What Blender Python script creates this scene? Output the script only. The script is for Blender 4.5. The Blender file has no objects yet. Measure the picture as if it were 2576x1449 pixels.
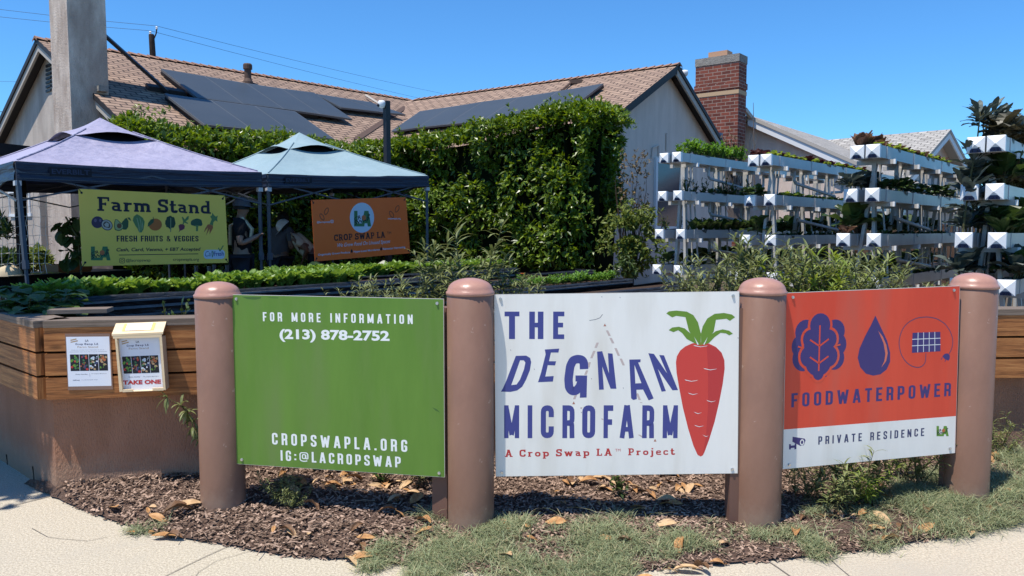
import bpy, math, random
from mathutils import Vector, Matrix, noise
from mathutils.geometry import tessellate_polygon
V = Vector
R = math.radians
random.seed(7)
SC = bpy.context.scene
COL = SC.collection

# ------------------------------------------------------------------ camera, sky, sun, exposure
CAMZ = 1.6
PITCH = 4.277
F = 1932.0                      # focal length in units of a 2576-wide picture
cam_d = bpy.data.cameras.new("camera")
cam_d.sensor_width = 36.0
cam_d.lens = 36.0 * F / 2576.0
cam_d.clip_start = 0.05
cam_d.clip_end = 3000
cam = bpy.data.objects.new("camera", cam_d)
COL.objects.link(cam)
cam.location = (0, 0, CAMZ)
cam.rotation_euler = (R(90 - PITCH), 0, 0)
SC.camera = cam

SUN = V((-0.27, -0.24, 1.0)).normalized()
world = bpy.data.worlds.new("World")
SC.world = world
world.use_nodes = True
wn = world.node_tree
sky = wn.nodes.new("ShaderNodeTexSky")
sky.sky_type = 'NISHITA'
sky.sun_disc = False
sky.sun_elevation = math.asin(SUN.z)
sky.sun_rotation = math.atan2(SUN.x, SUN.y)
sky.altitude = 0
sky.air_density = 1.0
sky.dust_density = 0.0
sky.ozone_density = 5.0
tint = wn.nodes.new("ShaderNodeMix"); tint.data_type = 'RGBA'; tint.blend_type = 'MULTIPLY'; tint.inputs[0].default_value = 1.0
tint.inputs[7].default_value = (0.56, 1.06, 1.44, 1)          # the deep blue of this clear sky
wn.links.new(sky.outputs[0], tint.inputs[6]); wn.links.new(tint.outputs[2], wn.nodes["Background"].inputs[0])
wn.nodes["Background"].inputs[1].default_value = 0.103
sd = bpy.data.lights.new("sun", 'SUN')
sd.energy = 5.0
sd.angle = R(0.53)
sd.color = (1.0, 0.94, 0.85)
so = bpy.data.objects.new("sun", sd)
COL.objects.link(so)
so.rotation_euler = SUN.to_track_quat('Z', 'Y').to_euler()
SC.view_settings.view_transform = 'Standard'
SC.view_settings.look = 'None'
SC.view_settings.exposure = 0.32
SC.view_settings.gamma = 1.0
SC.render.engine = 'CYCLES'
SC.cycles.max_bounces = 6
SC.cycles.transparent_max_bounces = 6
SC.cycles.diffuse_bounces = 3
SC.cycles.glossy_bounces = 3

# ------------------------------------------------------------------ picture <-> world
_th = R(PITCH)
FWD = V((0, math.cos(_th), -math.sin(_th)))
UPV = V((0, math.sin(_th), math.cos(_th)))
CAMP = V((0, 0, CAMZ))
def ray(px, py):
    return V((1, 0, 0)) * ((px - 1288) / F) + UPV * (-(py - 724.5) / F) + FWD
def at(px, py, Y):
    """point seen at that pixel of the photograph, Y metres in front of the camera"""
    d = ray(px, py)
    return CAMP + d * (Y / d.y)
def on_ground(px, py, z=0.0):
    d = ray(px, py)
    return CAMP + d * ((z - CAMZ) / d.z)
def on_plane(px, py, o, n):
    d = ray(px, py)
    return CAMP + d * ((o - CAMP).dot(n) / d.dot(n))

# ------------------------------------------------------------------ tags and objects
ORG = {}
def tag(o, label=None, cat=None, group=None, kind=None):
    if label: o["label"] = label
    if cat: o["category"] = cat
    if group: o["group"] = group
    if kind: o["kind"] = kind
    return o
def thing(name, label, cat, loc, group=None):
    o = bpy.data.objects.new(name, None)
    COL.objects.link(o)
    o.empty_display_size = 0.1
    o.location = loc
    ORG[o.name] = V(loc)
    return tag(o, label, cat, group)
def copy_tree(o, parent=None):
    c = o.copy()
    COL.objects.link(c)
    if parent: c.parent = parent
    for ch in list(o.children):
        copy_tree(ch, c)
    return c

class MB:
    def __init__(s):
        s.v = []; s.f = []; s.uv = []; s.hasuv = False; s.mi = []
    def face(s, pts, uvs=None, m=0):
        i = len(s.v)
        s.v.extend(pts)
        s.f.append(tuple(range(i, i + len(pts))))
        s.mi.append(m)
        if uvs: s.hasuv = True
        s.uv.append(uvs)
    def mesh(s, verts, faces, m=0):
        i = len(s.v)
        s.v.extend(verts)
        for f in faces:
            s.f.append(tuple(i + k for k in f)); s.uv.append(None); s.mi.append(m)
    def box(s, c, sx, sy, sz, ax=None, m=0, uvs=False):
        """box centred at c; ax = three axes"""
        c = V(c)
        if ax is None: ax = (V((1, 0, 0)), V((0, 1, 0)), V((0, 0, 1)))
        a, b, d = V(ax[0]) * sx / 2, V(ax[1]) * sy / 2, V(ax[2]) * sz / 2
        P = [c + a * i + b * j + d * k for k in (-1, 1) for j in (-1, 1) for i in (-1, 1)]
        for q, du, dv in (((0, 2, 3, 1), sy, sx), ((4, 5, 7, 6), sx, sy), ((0, 1, 5, 4), sx, sz), ((2, 6, 7, 3), sz, sx), ((0, 4, 6, 2), sz, sy), ((1, 3, 7, 5), sy, sz)):
            o1 = (c.x + c.z * 3.1) % 7
            if uvs:
                sw = q in ((2, 6, 7, 3), (0, 2, 3, 1))
                u = [(o1, o1), (o1 + du, o1), (o1 + du, o1 + dv), (o1, o1 + dv)]
                if du < dv: u = [(y, x) for x, y in u]
                s.face([P[k] for k in q], u, m)
            else:
                s.face([P[k] for k in q], None, m)
    def prism(s, poly, d, m=0, uvs=None):
        """closed extrusion of a planar polygon by vector d"""
        d = V(d); n = len(poly)
        top = [V(p) for p in poly]; bot = [p + d for p in top]
        s.face(top, uvs, m)
        s.face(bot[::-1], uvs[::-1] if uvs else None, m)
        for i in range(n):
            j = (i + 1) % n
            s.face([top[j], top[i], bot[i], bot[j]], None, m)
    def tube(s, pts, r, n=6, m=0, cap=True, sq=False):
        pts = [V(p) for p in pts]
        rs = r if isinstance(r, (list, tuple)) else [r] * len(pts)
        rings = []; prev = None
        for i, p in enumerate(pts):
            t = (pts[min(i + 1, len(pts) - 1)] - pts[max(i - 1, 0)]).normalized()
            if prev is None:
                a = t.cross(V((0, 0, 1)))
                if a.length < 0.05: a = t.cross(V((0, 1, 0)))
            else:
                a = prev - t * prev.dot(t)
            a.normalize(); prev = a
            b = t.cross(a)
            o = math.pi / 4 if n == 4 else 0
            rings.append([p + (a * math.cos(2 * math.pi * k / n + o) + b * math.sin(2 * math.pi * k / n + o)) * rs[i] for k in range(n)])
        base = len(s.v)
        for rg in rings: s.v.extend(rg)
        for i in range(len(pts) - 1):
            for k in range(n):
                k2 = (k + 1) % n
                s.f.append((base + i * n + k, base + i * n + k2, base + (i + 1) * n + k2, base + (i + 1) * n + k)); s.uv.append(None); s.mi.append(m)
        if cap:
            s.f.append(tuple(base + k for k in range(n))[::-1]); s.uv.append(None); s.mi.append(m)
            e = base + (len(pts) - 1) * n
            s.f.append(tuple(e + k for k in range(n))); s.uv.append(None); s.mi.append(m)
    def lathe(s, c, prof, n=24, m=0, sx=1.0, sy=1.0):
        c = V(c); base = len(s.v)
        for r, z in prof:
            for k in range(n):
                a = 2 * math.pi * k / n
                s.v.append(c + V((r * sx * math.cos(a), r * sy * math.sin(a), z)))
        for i in range(len(prof) - 1):
            for k in range(n):
                k2 = (k + 1) % n
                s.f.append((base + i * n + k, base + i * n + k2, base + (i + 1) * n + k2, base + (i + 1) * n + k)); s.uv.append(None); s.mi.append(m)
    def leaf(s, p, d, up, L, W, fold=0.18, m=0):
        side = d.cross(up)
        if side.length < 1e-5: side = V((1, 0, 0))
        side.normalize(); nn = side.cross(d)
        i = len(s.v); mid = p + d * (L * 0.48) + nn * (W * fold)
        s.v += [p, mid + side * (W / 2), p + d * L, mid - side * (W / 2)]
        s.f += [(i, i + 1, i + 2), (i, i + 2, i + 3)]; s.uv += [None, None]; s.mi += [m, m]
    def blade(s, p, d, L, W, droop=0.5, n=3, up=None, prof=None, fold=0.0, m=0, ruf=0.0):
        """curved leaf strip that bends downwards"""
        p = V(p); d = V(d).normalized()
        side = d.cross(V((0, 0, 1)))
        if side.length < 0.05: side = V((random.uniform(-1, 1), random.uniform(-1, 1), 0))
        side.normalize()
        base = len(s.v); q = p.copy(); dd = d.copy()
        cols = 3 if fold else 2
        for k in range(n + 1):
            t = k / n
            w = W * (prof(t) if prof else math.sin(math.pi * min(0.97, 0.12 + 0.88 * t)) ** 0.8) / 2
            nn = side.cross(dd)
            j1 = random.uniform(-ruf, ruf) * W; j2 = random.uniform(-ruf, ruf) * W
            if fold:
                s.v += [q + side * w + nn * (w * fold + j1), q.copy(), q - side * w + nn * (w * fold + j2)]
            else:
                s.v += [q + side * w, q - side * w]
            q = q + dd * (L / n)
            dd = (dd + V((0, 0, -droop / n))).normalized()
        for k in range(n):
            for c in range(cols - 1):
                a = base + k * cols + c
                s.f.append((a, a + 1, a + 1 + cols, a + cols)); s.uv.append(None); s.mi.append(m)
    def build(s, name, mats, parent=None, smooth=False, label=None, cat=None, group=None, kind=None, base=None):
        if not isinstance(mats, (list, tuple)): mats = [mats]
        if parent is not None:
            o0 = ORG[parent.name]
        elif base is not None:
            o0 = V(base)
        else:
            xs = [p[0] for p in s.v]; ys = [p[1] for p in s.v]; zs = [p[2] for p in s.v]
            o0 = V(((min(xs) + max(xs)) / 2, (min(ys) + max(ys)) / 2, min(zs)))
        me = bpy.data.meshes.new(name)
        me.from_pydata([(p[0] - o0.x, p[1] - o0.y, p[2] - o0.z) for p in s.v], [], s.f)
        for mt in mats: me.materials.append(mt)
        if len(mats) > 1: me.polygons.foreach_set("material_index", s.mi)
        if s.hasuv:
            ul = me.uv_layers.new(name="UVMap")
            flat = []
            for f, u in zip(s.f, s.uv):
                for k in range(len(f)):
                    flat += (u[k] if u else (0.0, 0.0))
            ul.data.foreach_set("uv", flat)
        if smooth: me.polygons.foreach_set("use_smooth", [True] * len(me.polygons))
        me.update()
        o = bpy.data.objects.new(name, me)
        COL.objects.link(o)
        ORG[o.name] = o0
        if parent is not None: o.parent = parent
        else: o.location = o0
        return tag(o, label, cat, group, kind)

# ------------------------------------------------------------------ materials
def _n(nt, t, **k):
    n = nt.nodes.new(t)
    for a, b in k.items(): setattr(n, a, b)
    return n
def mat(name, col, rough=0.6, spec=0.3, col2=None, nscale=6.0, ndetail=4, nlo=0.35, nhi=0.65, bump=None, metal=0.0, stretch=None, col3=None, n3=1.0, coat=0.0, uvc=False):
    m = bpy.data.materials.new(name)
    m.use_nodes = True
    nt = m.node_tree; b = nt.nodes["Principled BSDF"]
    b.inputs["Base Color"].default_value = (*col, 1)
    b.inputs["Roughness"].default_value = rough
    b.inputs["Specular IOR Level"].default_value = spec
    b.inputs["Metallic"].default_value = metal
    if coat: b.inputs["Coat Weight"].default_value = coat
    if col2 or bump:
        tc = _n(nt, "ShaderNodeTexCoord")
        src = tc.outputs["UV" if uvc else "Object"]
        if stretch:
            mp = _n(nt, "ShaderNodeMapping"); mp.inputs["Scale"].default_value = stretch
            nt.links.new(src, mp.inputs[0]); src = mp.outputs[0]
    if col2:
        nz = _n(nt, "ShaderNodeTexNoise"); nz.inputs["Scale"].default_value = nscale; nz.inputs["Detail"].default_value = ndetail; nz.inputs["Roughness"].default_value = 0.65
        nt.links.new(src, nz.inputs["Vector"])
        cr = _n(nt, "ShaderNodeValToRGB")
        cr.color_ramp.elements[0].position = nlo; cr.color_ramp.elements[0].color = (*col, 1)
        cr.color_ramp.elements[1].position = nhi; cr.color_ramp.elements[1].color = (*col2, 1)
        nt.links.new(nz.outputs[0], cr.inputs[0])
        out = cr.outputs[0]
        if col3:
            n2 = _n(nt, "ShaderNodeTexNoise"); n2.inputs["Scale"].default_value = n3; n2.inputs["Detail"].default_value = 5
            nt.links.new(src, n2.inputs["Vector"])
            r2 = _n(nt, "ShaderNodeMapRange"); r2.inputs[1].default_value = 0.5; r2.inputs[2].default_value = 0.72
            nt.links.new(n2.outputs[0], r2.inputs[0])
            mx = _n(nt, "ShaderNodeMix", data_type='RGBA'); mx.inputs[7].default_value = (*col3, 1)
            nt.links.new(r2.outputs[0], mx.inputs[0]); nt.links.new(out, mx.inputs[6])
            out = mx.outputs[2]
        nt.links.new(out, b.inputs["Base Color"])
    if bump:
        bs, bst, bd = bump
        nb = _n(nt, "ShaderNodeTexNoise"); nb.inputs["Scale"].default_value = bs; nb.inputs["Detail"].default_value = 5
        nt.links.new(src, nb.inputs["Vector"])
        bp = _n(nt, "ShaderNodeBump"); bp.inputs["Strength"].default_value = bst; bp.inputs["Distance"].default_value = bd
        nt.links.new(nb.outputs[0], bp.inputs["Height"]); nt.links.new(bp.outputs[0], b.inputs["Normal"])
    return m
def leafmat(name, c1, c2, trans=0.3, rough=0.45, spec=0.4, tcol=None):
    m = bpy.data.materials.new(name); m.use_nodes = True
    nt = m.node_tree; b = nt.nodes["Principled BSDF"]; out = nt.nodes["Material Output"]
    b.inputs["Roughness"].default_value = rough; b.inputs["Specular IOR Level"].default_value = spec
    g = _n(nt, "ShaderNodeNewGeometry")
    cr = _n(nt, "ShaderNodeValToRGB")
    cr.color_ramp.elements[0].color = (*c1, 1); cr.color_ramp.elements[1].color = (*c2, 1)
    nt.links.new(g.outputs["Random Per Island"], cr.inputs[0])
    nt.links.new(cr.outputs[0], b.inputs["Base Color"])
    t = _n(nt, "ShaderNodeBsdfTranslucent")
    hs = _n(nt, "ShaderNodeHueSaturation"); hs.inputs["Value"].default_value = 1.6; hs.inputs["Saturation"].default_value = 1.1; hs.inputs["Hue"].default_value = 0.485
    nt.links.new(cr.outputs[0], hs.inputs["Color"]); nt.links.new(hs.outputs[0], t.inputs[0])
    mx = _n(nt, "ShaderNodeMixShader"); mx.inputs[0].default_value = trans
    nt.links.new(b.outputs[0], mx.inputs[1]); nt.links.new(t.outputs[0], mx.inputs[2]); nt.links.new(mx.outputs[0], out.inputs[0])
    return m
def brickmat(name, c1, c2, cm, bw, bh, mort, rough=0.85, bump=0.6, off=0.5, bias=0.0, third=None, smooth=0.1):
    """courses laid out in UV metres"""
    m = bpy.data.materials.new(name); m.use_nodes = True
    nt = m.node_tree; b = nt.nodes["Principled BSDF"]
    b.inputs["Roughness"].default_value = rough; b.inputs["Specular IOR Level"].default_value = 0.2
    tc = _n(nt, "ShaderNodeTexCoord")
    br = _n(nt, "ShaderNodeTexBrick"); br.offset = off
    br.inputs["Color1"].default_value = (*c1, 1); br.inputs["Color2"].default_value = (*c2, 1); br.inputs["Mortar"].default_value = (*cm, 1)
    br.inputs["Scale"].default_value = 1.0; br.inputs["Mortar Size"].default_value = mort; br.inputs["Mortar Smooth"].default_value = smooth
    br.inputs["Bias"].default_value = bias; br.inputs["Brick Width"].default_value = bw; br.inputs["Row Height"].default_value = bh
    nt.links.new(tc.outputs["UV"], br.inputs["Vector"])
    nz = _n(nt, "ShaderNodeTexNoise"); nz.inputs["Scale"].default_value = 3.0; nz.inputs["Detail"].default_value = 8; nz.inputs["Roughness"].default_value = 0.75
    nt.links.new(tc.outputs["UV"], nz.inputs["Vector"])
    mr = _n(nt, "ShaderNodeMapRange"); mr.inputs[1].default_value = 0.3; mr.inputs[2].default_value = 0.7; mr.inputs[3].default_value = 0.72; mr.inputs[4].default_value = 1.25
    nt.links.new(nz.outputs[0], mr.inputs[0])
    mx = _n(nt, "ShaderNodeMix", data_type='RGBA', blend_type='MULTIPLY'); mx.inputs[0].default_value = 1.0
    nt.links.new(br.outputs["Color"], mx.inputs[6]); nt.links.new(mr.outputs[0], mx.inputs[7])
    nt.links.new(mx.outputs[2], b.inputs["Base Color"])
    bp = _n(nt, "ShaderNodeBump"); bp.inputs["Strength"].default_value = bump; bp.inputs["Distance"].default_value = 0.02; bp.invert = True
    nt.links.new(br.outputs["Fac"], bp.inputs["Height"]); nt.links.new(bp.outputs[0], b.inputs["Normal"])
    return m
def woodmat(name, c1, c2, c3, rough=0.55):
    """grain runs along U (metres)"""
    m = bpy.data.materials.new(name); m.use_nodes = True
    nt = m.node_tree; b = nt.nodes["Principled BSDF"]
    b.inputs["Roughness"].default_value = rough; b.inputs["Specular IOR Level"].default_value = 0.25
    tc = _n(nt, "ShaderNodeTexCoord")
    mp = _n(nt, "ShaderNodeMapping"); mp.inputs["Scale"].default_value = (1.1, 26, 1)
    nt.links.new(tc.outputs["UV"], mp.inputs[0])
    n0 = _n(nt, "ShaderNodeTexNoise"); n0.inputs["Scale"].default_value = 1.6; n0.inputs["Detail"].default_value = 3; n0.inputs["Distortion"].default_value = 0.6
    nt.links.new(mp.outputs[0], n0.inputs["Vector"])
    n1 = _n(nt, "ShaderNodeTexNoise"); n1.inputs["Scale"].default_value = 7; n1.inputs["Detail"].default_value = 6; n1.inputs["Roughness"].default_value = 0.7
    nt.links.new(mp.outputs[0], n1.inputs["Vector"])
    ma = _n(nt, "ShaderNodeMath", operation='MULTIPLY_ADD'); ma.inputs[1].default_value = 0.5
    nt.links.new(n1.outputs[0], ma.inputs[0])
    mb2 = _n(nt, "ShaderNodeMath", operation='MULTIPLY'); mb2.inputs[1].default_value = 0.5
    nt.links.new(n0.outputs[0], mb2.inputs[0]); nt.links.new(mb2.outputs[0], ma.inputs[2])
    cr = _n(nt, "ShaderNodeValToRGB"); e = cr.color_ramp.elements
    e[0].position = 0.36; e[0].color = (*c1, 1); e[1].position = 0.66; e[1].color = (*c3, 1)
    x = e.new(0.5); x.color = (*c2, 1)
    nt.links.new(ma.outputs[0], cr.inputs[0])
    # knots
    vo = _n(nt, "ShaderNodeTexVoronoi"); vo.inputs["Scale"].default_value = 1.0
    m2 = _n(nt, "ShaderNodeMapping"); m2.inputs["Scale"].default_value = (1.7, 4.5, 1)
    nt.links.new(tc.outputs["UV"], m2.inputs[0]); nt.links.new(m2.outputs[0], vo.inputs["Vector"])
    mr = _n(nt, "ShaderNodeMapRange"); mr.inputs[1].default_value = 0.05; mr.inputs[2].default_value = 0.11; mr.inputs[3].default_value = 0.25; mr.inputs[4].default_value = 1
    nt.links.new(vo.outputs["Distance"], mr.inputs[0])
    mx = _n(nt, "ShaderNodeMix", data_type='RGBA', blend_type='MULTIPLY'); mx.inputs[0].default_value = 1.0
    nt.links.new(cr.outputs[0], mx.inputs[6]); nt.links.new(mr.outputs[0], mx.inputs[7])
    nt.links.new(mx.outputs[2], b.inputs["Base Color"])
    bp = _n(nt, "ShaderNodeBump"); bp.inputs["Strength"].default_value = 0.5; bp.inputs["Distance"].default_value = 0.004
    nt.links.new(ma.outputs[0], bp.inputs["Height"]); nt.links.new(bp.outputs[0], b.inputs["Normal"])
    return m

M = {}
M['concrete'] = mat("pale exposed concrete", (0.33, 0.288, 0.22), 0.9, 0.1, (0.56, 0.50, 0.395), 85, 8, 0.34, 0.62, (120, 0.6, 0.012), col3=(0.42, 0.38, 0.31), n3=1.7)
M['kerbjoint'] = mat("dark joint", (0.16, 0.14, 0.12), 0.95, 0.1)
M['soil'] = mat("dark soil", (0.035, 0.023, 0.016), 0.95, 0.1, (0.075, 0.05, 0.038), 30, 6, bump=(60, 0.8, 0.02))
M['mulch'] = mat("mulch bed", (0.07, 0.045, 0.035), 0.95, 0.1, (0.15, 0.10, 0.078), 45, 6, bump=(70, 1.0, 0.02))
M['chip'] = leafmat("bark chips", (0.060, 0.037, 0.026), (0.43, 0.30, 0.225), 0.0, 0.85, 0.2)
M['yard'] = mat("yard dirt", (0.07, 0.055, 0.04), 0.95, 0.1, (0.14, 0.11, 0.08), 12, 6)
M['stuccobrown'] = mat("brown stucco", (0.29, 0.140, 0.082), 0.85, 0.2, (0.35, 0.175, 0.108), 5, 5, bump=(130, 0.9, 0.012), col3=(0.25, 0.13, 0.085), n3=2.0, stretch=(1, 1, 0.35))
M['bollard'] = mat("brown bollard paint", (0.195, 0.104, 0.069), 0.46, 0.4, (0.222, 0.121, 0.082), 7, 6, bump=(35, 0.1, 0.01), col3=(0.165, 0.092, 0.066), n3=5.0, stretch=(1, 1, 0.5))
M['bollardcap'] = mat("pinker bollard cap paint", (0.36, 0.18, 0.135), 0.36, 0.5, (0.42, 0.225, 0.165), 9, 5, bump=(50, 0.12, 0.01))  # lighter and pinker than the shaft paint
M['postbrown'] = mat("brown post paint", (0.16, 0.085, 0.062), 0.6, 0.3)
M['plank'] = woodmat("stained plank", (0.085, 0.032, 0.011), (0.30, 0.115, 0.036), (0.50, 0.23, 0.078))
M['captimber'] = woodmat("weathered cap timber", (0.10, 0.075, 0.055), (0.17, 0.13, 0.10), (0.25, 0.20, 0.16), 0.8)
M['gap'] = mat("dark gap", (0.012, 0.008, 0.006), 0.9, 0.1)
M['screw'] = mat("steel screw", (0.55, 0.55, 0.55), 0.35, 0.5, metal=0.9)
M['aluedge'] = mat("aluminium sign edge", (0.55, 0.53, 0.48), 0.5, 0.5, metal=0.3)
M['green'] = mat("green sign print", (0.086, 0.188, 0.023), 0.34, 0.4, (0.108, 0.222, 0.030), 2, 6, col3=(0.115, 0.20, 0.045), n3=2.4, stretch=(2.5, 2.5, 0.4), bump=(1.1, 0.25, 0.03))
M['signwhite'] = mat("white sign print", (0.735, 0.725, 0.675), 0.34, 0.4, (0.78, 0.77, 0.72), 3, 6, col3=(0.66, 0.635, 0.57), n3=2.4, stretch=(2.5, 2.5, 0.4), bump=(1.1, 0.25, 0.03))
M['red'] = mat("orange red sign print", (0.62, 0.055, 0.025), 0.34, 0.4, (0.69, 0.07, 0.032), 2, 6, col3=(0.58, 0.085, 0.05), n3=2.4, stretch=(2.5, 2.5, 0.4), bump=(1.1, 0.25, 0.03))
M['navy'] = mat("navy print", (0.052, 0.062, 0.235), 0.4, 0.3)
M['purplenavy'] = mat("purple navy print", (0.050, 0.037, 0.155), 0.4, 0.3)
M['slate'] = mat("slate blue print", (0.045, 0.055, 0.13), 0.4, 0.3)
M['carrot'] = mat("carrot red print", (0.56, 0.055, 0.045), 0.4, 0.3)
M['carrot2'] = mat("darker carrot red print", (0.46, 0.042, 0.042), 0.4, 0.3)
M['leafprint'] = mat("leaf green print", (0.13, 0.25, 0.032), 0.4, 0.3)
M['redtext'] = mat("red lettering print", (0.46, 0.04, 0.04), 0.4, 0.3)
M['beige'] = mat("faded beige print", (0.50, 0.41, 0.38), 0.5, 0.3)
M['brownprint'] = mat("brown print", (0.36, 0.15, 0.10), 0.5, 0.3)
M['white'] = mat("white print", (0.72, 0.75, 0.74), 0.4, 0.3)
M['black'] = mat("black print", (0.012, 0.014, 0.02), 0.5, 0.3)
M['grey'] = mat("grey print", (0.16, 0.17, 0.19), 0.5, 0.3)
M['paper'] = mat("white paper", (0.72, 0.75, 0.82), 0.5, 0.3)
M['gold'] = mat("gold print", (0.42, 0.29, 0.16), 0.5, 0.3)
M['plastic'] = mat("clear plastic sleeve", (0.22, 0.13, 0.10), 0.2, 0.5)
M['pine'] = mat("pale pine", (0.72, 0.55, 0.33), 0.5, 0.3, (0.78, 0.62, 0.40), 8, 4, stretch=(1, 1, 12))
M['masking'] = mat("masking tape", (0.75, 0.50, 0.18), 0.6, 0.2)
M['stucco'] = mat("beige stucco", (0.40, 0.345, 0.295), 0.9, 0.15, (0.52, 0.45, 0.385), 4, 8, bump=(90, 0.6, 0.012), col3=(0.33, 0.275, 0.235), n3=1.4, stretch=(1, 1, 0.35))
M['chimney'] = mat("weathered chimney stucco", (0.40, 0.315, 0.255), 0.9, 0.15, (0.66, 0.56, 0.47), 4, 10, bump=(70, 0.9, 0.02), col3=(0.36, 0.275, 0.225), n3=1.9, stretch=(1, 1, 0.4))
M['stuccogrey'] = mat("grey stucco gable", (0.62, 0.50, 0.42), 0.9, 0.15, (0.72, 0.585, 0.50), 3, 7, bump=(90, 0.5, 0.012), col3=(0.53, 0.43, 0.365), n3=1.2, stretch=(1, 1, 0.25))
M['trim'] = mat("pale trim paint", (0.44, 0.40, 0.35), 0.7, 0.2)
M['whitetrim'] = mat("white window frame", (0.72, 0.72, 0.72), 0.5, 0.3)
M['darkfascia'] = mat("dark fascia", (0.028, 0.026, 0.028), 0.6, 0.3)
M['shingle'] = brickmat("brown shingles", (0.345, 0.24, 0.175), (0.25, 0.17, 0.128), (0.07, 0.05, 0.042), 0.30, 0.145, 0.017, bump=0.7, smooth=0.3)
M['shinglegrey'] = brickmat("grey shingles", (0.40, 0.38, 0.35), (0.30, 0.285, 0.265), (0.13, 0.125, 0.115), 0.32, 0.17, 0.018, bump=0.6, smooth=0.3)
M['ridgecap'] = mat("ridge shingles", (0.22, 0.135, 0.10), 0.9, 0.1, (0.33, 0.20, 0.145), 6, 6)
M['brick'] = brickmat("red brick", (0.22, 0.064, 0.042), (0.12, 0.038, 0.029), (0.30, 0.225, 0.185), 0.29, 0.105, 0.0105, bump=0.5)
M['mortarcap'] = mat("grey mortar cap", (0.20, 0.185, 0.165), 0.9, 0.1, (0.30, 0.28, 0.25), 8, 6, bump=(30, 0.8, 0.02))
M['strapwood'] = mat("pale strap", (0.48, 0.33, 0.20), 0.8, 0.2)
M['flue'] = mat("clay flue", (0.50, 0.29, 0.18), 0.8, 0.2)
M['solar'] = mat("solar glass", (0.040, 0.050, 0.058), 0.42, 0.45, (0.048, 0.058, 0.066), 1.2, 4)
M['solarframe'] = mat("grey panel frame", (0.10, 0.11, 0.12), 0.4, 0.4)
M['railshadow'] = mat("black rail and panel shadow", (0.012, 0.012, 0.014), 0.5, 0.3)  # left rails, and the shadow strip beside the wing panels
M['metaldark'] = mat("dark bar", (0.018, 0.018, 0.022), 0.45, 0.4)
M['pipe'] = mat("brown vent pipe", (0.10, 0.065, 0.05), 0.7, 0.2)
M['glass'] = mat("dark window glass", (0.02, 0.024, 0.03), 0.08, 0.5)
M['blueglass'] = mat("dark blue window glass", (0.016, 0.024, 0.05), 0.15, 0.5)
M['purple'] = mat("lilac canopy fabric", (0.295, 0.28, 0.385), 0.5, 0.35, (0.345, 0.33, 0.44), 2.2, 5, bump=(6, 0.8, 0.06), stretch=(1, 1, 2.4))
M['lightblue'] = mat("pale blue canopy fabric", (0.24, 0.335, 0.36), 0.5, 0.35, (0.275, 0.37, 0.395), 2.2, 5, bump=(5, 0.35, 0.05), stretch=(1, 1, 2.4))
M['tentnavy'] = mat("navy valance fabric", (0.014, 0.022, 0.048), 0.42, 0.4, bump=(3, 0.4, 0.06), stretch=(1, 1, 8))
M['tentpatch'] = mat("black valance patch", (0.005, 0.007, 0.014), 0.6, 0.3)
M['patchtext'] = mat("grey blue stitched lettering", (0.03, 0.042, 0.085), 0.6, 0.3)
M['tentleg'] = mat("dark steel tent leg", (0.05, 0.06, 0.085), 0.4, 0.5)
M['foot'] = mat("grey clamp", (0.5, 0.5, 0.52), 0.4, 0.4)
M['yellow'] = mat("yellow banner vinyl", (0.80, 0.56, 0.09), 0.45, 0.35, (0.84, 0.60, 0.105), 1.5, 3, bump=(2.2, 0.25, 0.05))
M['orange'] = mat("orange banner vinyl", (0.80, 0.14, 0.020), 0.45, 0.35, (0.84, 0.155, 0.025), 1.5, 3, bump=(2.2, 0.25, 0.05))
M['inknavy'] = mat("ink navy print", (0.011, 0.013, 0.032), 0.5, 0.3)
M['oval'] = mat("pale blue oval print", (0.50, 0.60, 0.70), 0.5, 0.3)
M['lagreen'] = mat("logo green print", (0.055, 0.17, 0.07), 0.5, 0.3)
M['lagreen2'] = mat("bright logo green print", (0.12, 0.27, 0.035), 0.5, 0.3)
M['tomato'] = mat("tomato print", (0.45, 0.14, 0.05), 0.5, 0.3)
M['pv'] = mat("white pvc gutter", (0.46, 0.46, 0.45), 0.35, 0.45, (0.53, 0.525, 0.51), 3, 6, col3=(0.40, 0.395, 0.38), n3=2.2)
M['pvcap'] = mat("white pvc cap", (0.80, 0.81, 0.81), 0.35, 0.45)
M['pvleg'] = mat("pale grey timber paint", (0.44, 0.42, 0.39), 0.6, 0.3, (0.53, 0.51, 0.48), 4, 6)
M['tape'] = mat("blue tape tag", (0.035, 0.058, 0.135), 0.6, 0.3)
M['liner'] = mat("black liner", (0.010, 0.011, 0.014), 0.38, 0.45, (0.022, 0.024, 0.028), 6, 5, bump=(7, 0.9, 0.04), stretch=(1, 1, 3))
M['linergrey'] = mat("dusty grey liner", (0.20, 0.21, 0.22), 0.5, 0.3, (0.10, 0.105, 0.11), 4, 5, bump=(7, 0.6, 0.03), stretch=(1, 1, 3))
M['fence'] = mat("black stained fence", (0.012, 0.012, 0.014), 0.7, 0.2, (0.022, 0.02, 0.02), 5, 4)
M['boardbrown'] = mat("brown fence board", (0.085, 0.05, 0.032), 0.85, 0.15, (0.14, 0.085, 0.055), 5, 6, stretch=(3, 3, 0.6))
M['polewood'] = mat("utility pole timber", (0.035, 0.025, 0.02), 0.9, 0.1, (0.075, 0.05, 0.04), 3, 5)
M['wire'] = mat("cable", (0.03, 0.05, 0.10), 0.6, 0.2)
M['camwhite'] = mat("white camera plastic", (0.75, 0.75, 0.75), 0.35, 0.4)
M['stem'] = mat("green brown stem", (0.09, 0.085, 0.035), 0.7, 0.2)
M['bark'] = mat("brown bark", (0.085, 0.055, 0.04), 0.9, 0.1)
M['vine'] = leafmat("vine leaf", (0.036, 0.080, 0.009), (0.205, 0.295, 0.030), 0.28, 0.36, 0.5)
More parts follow.
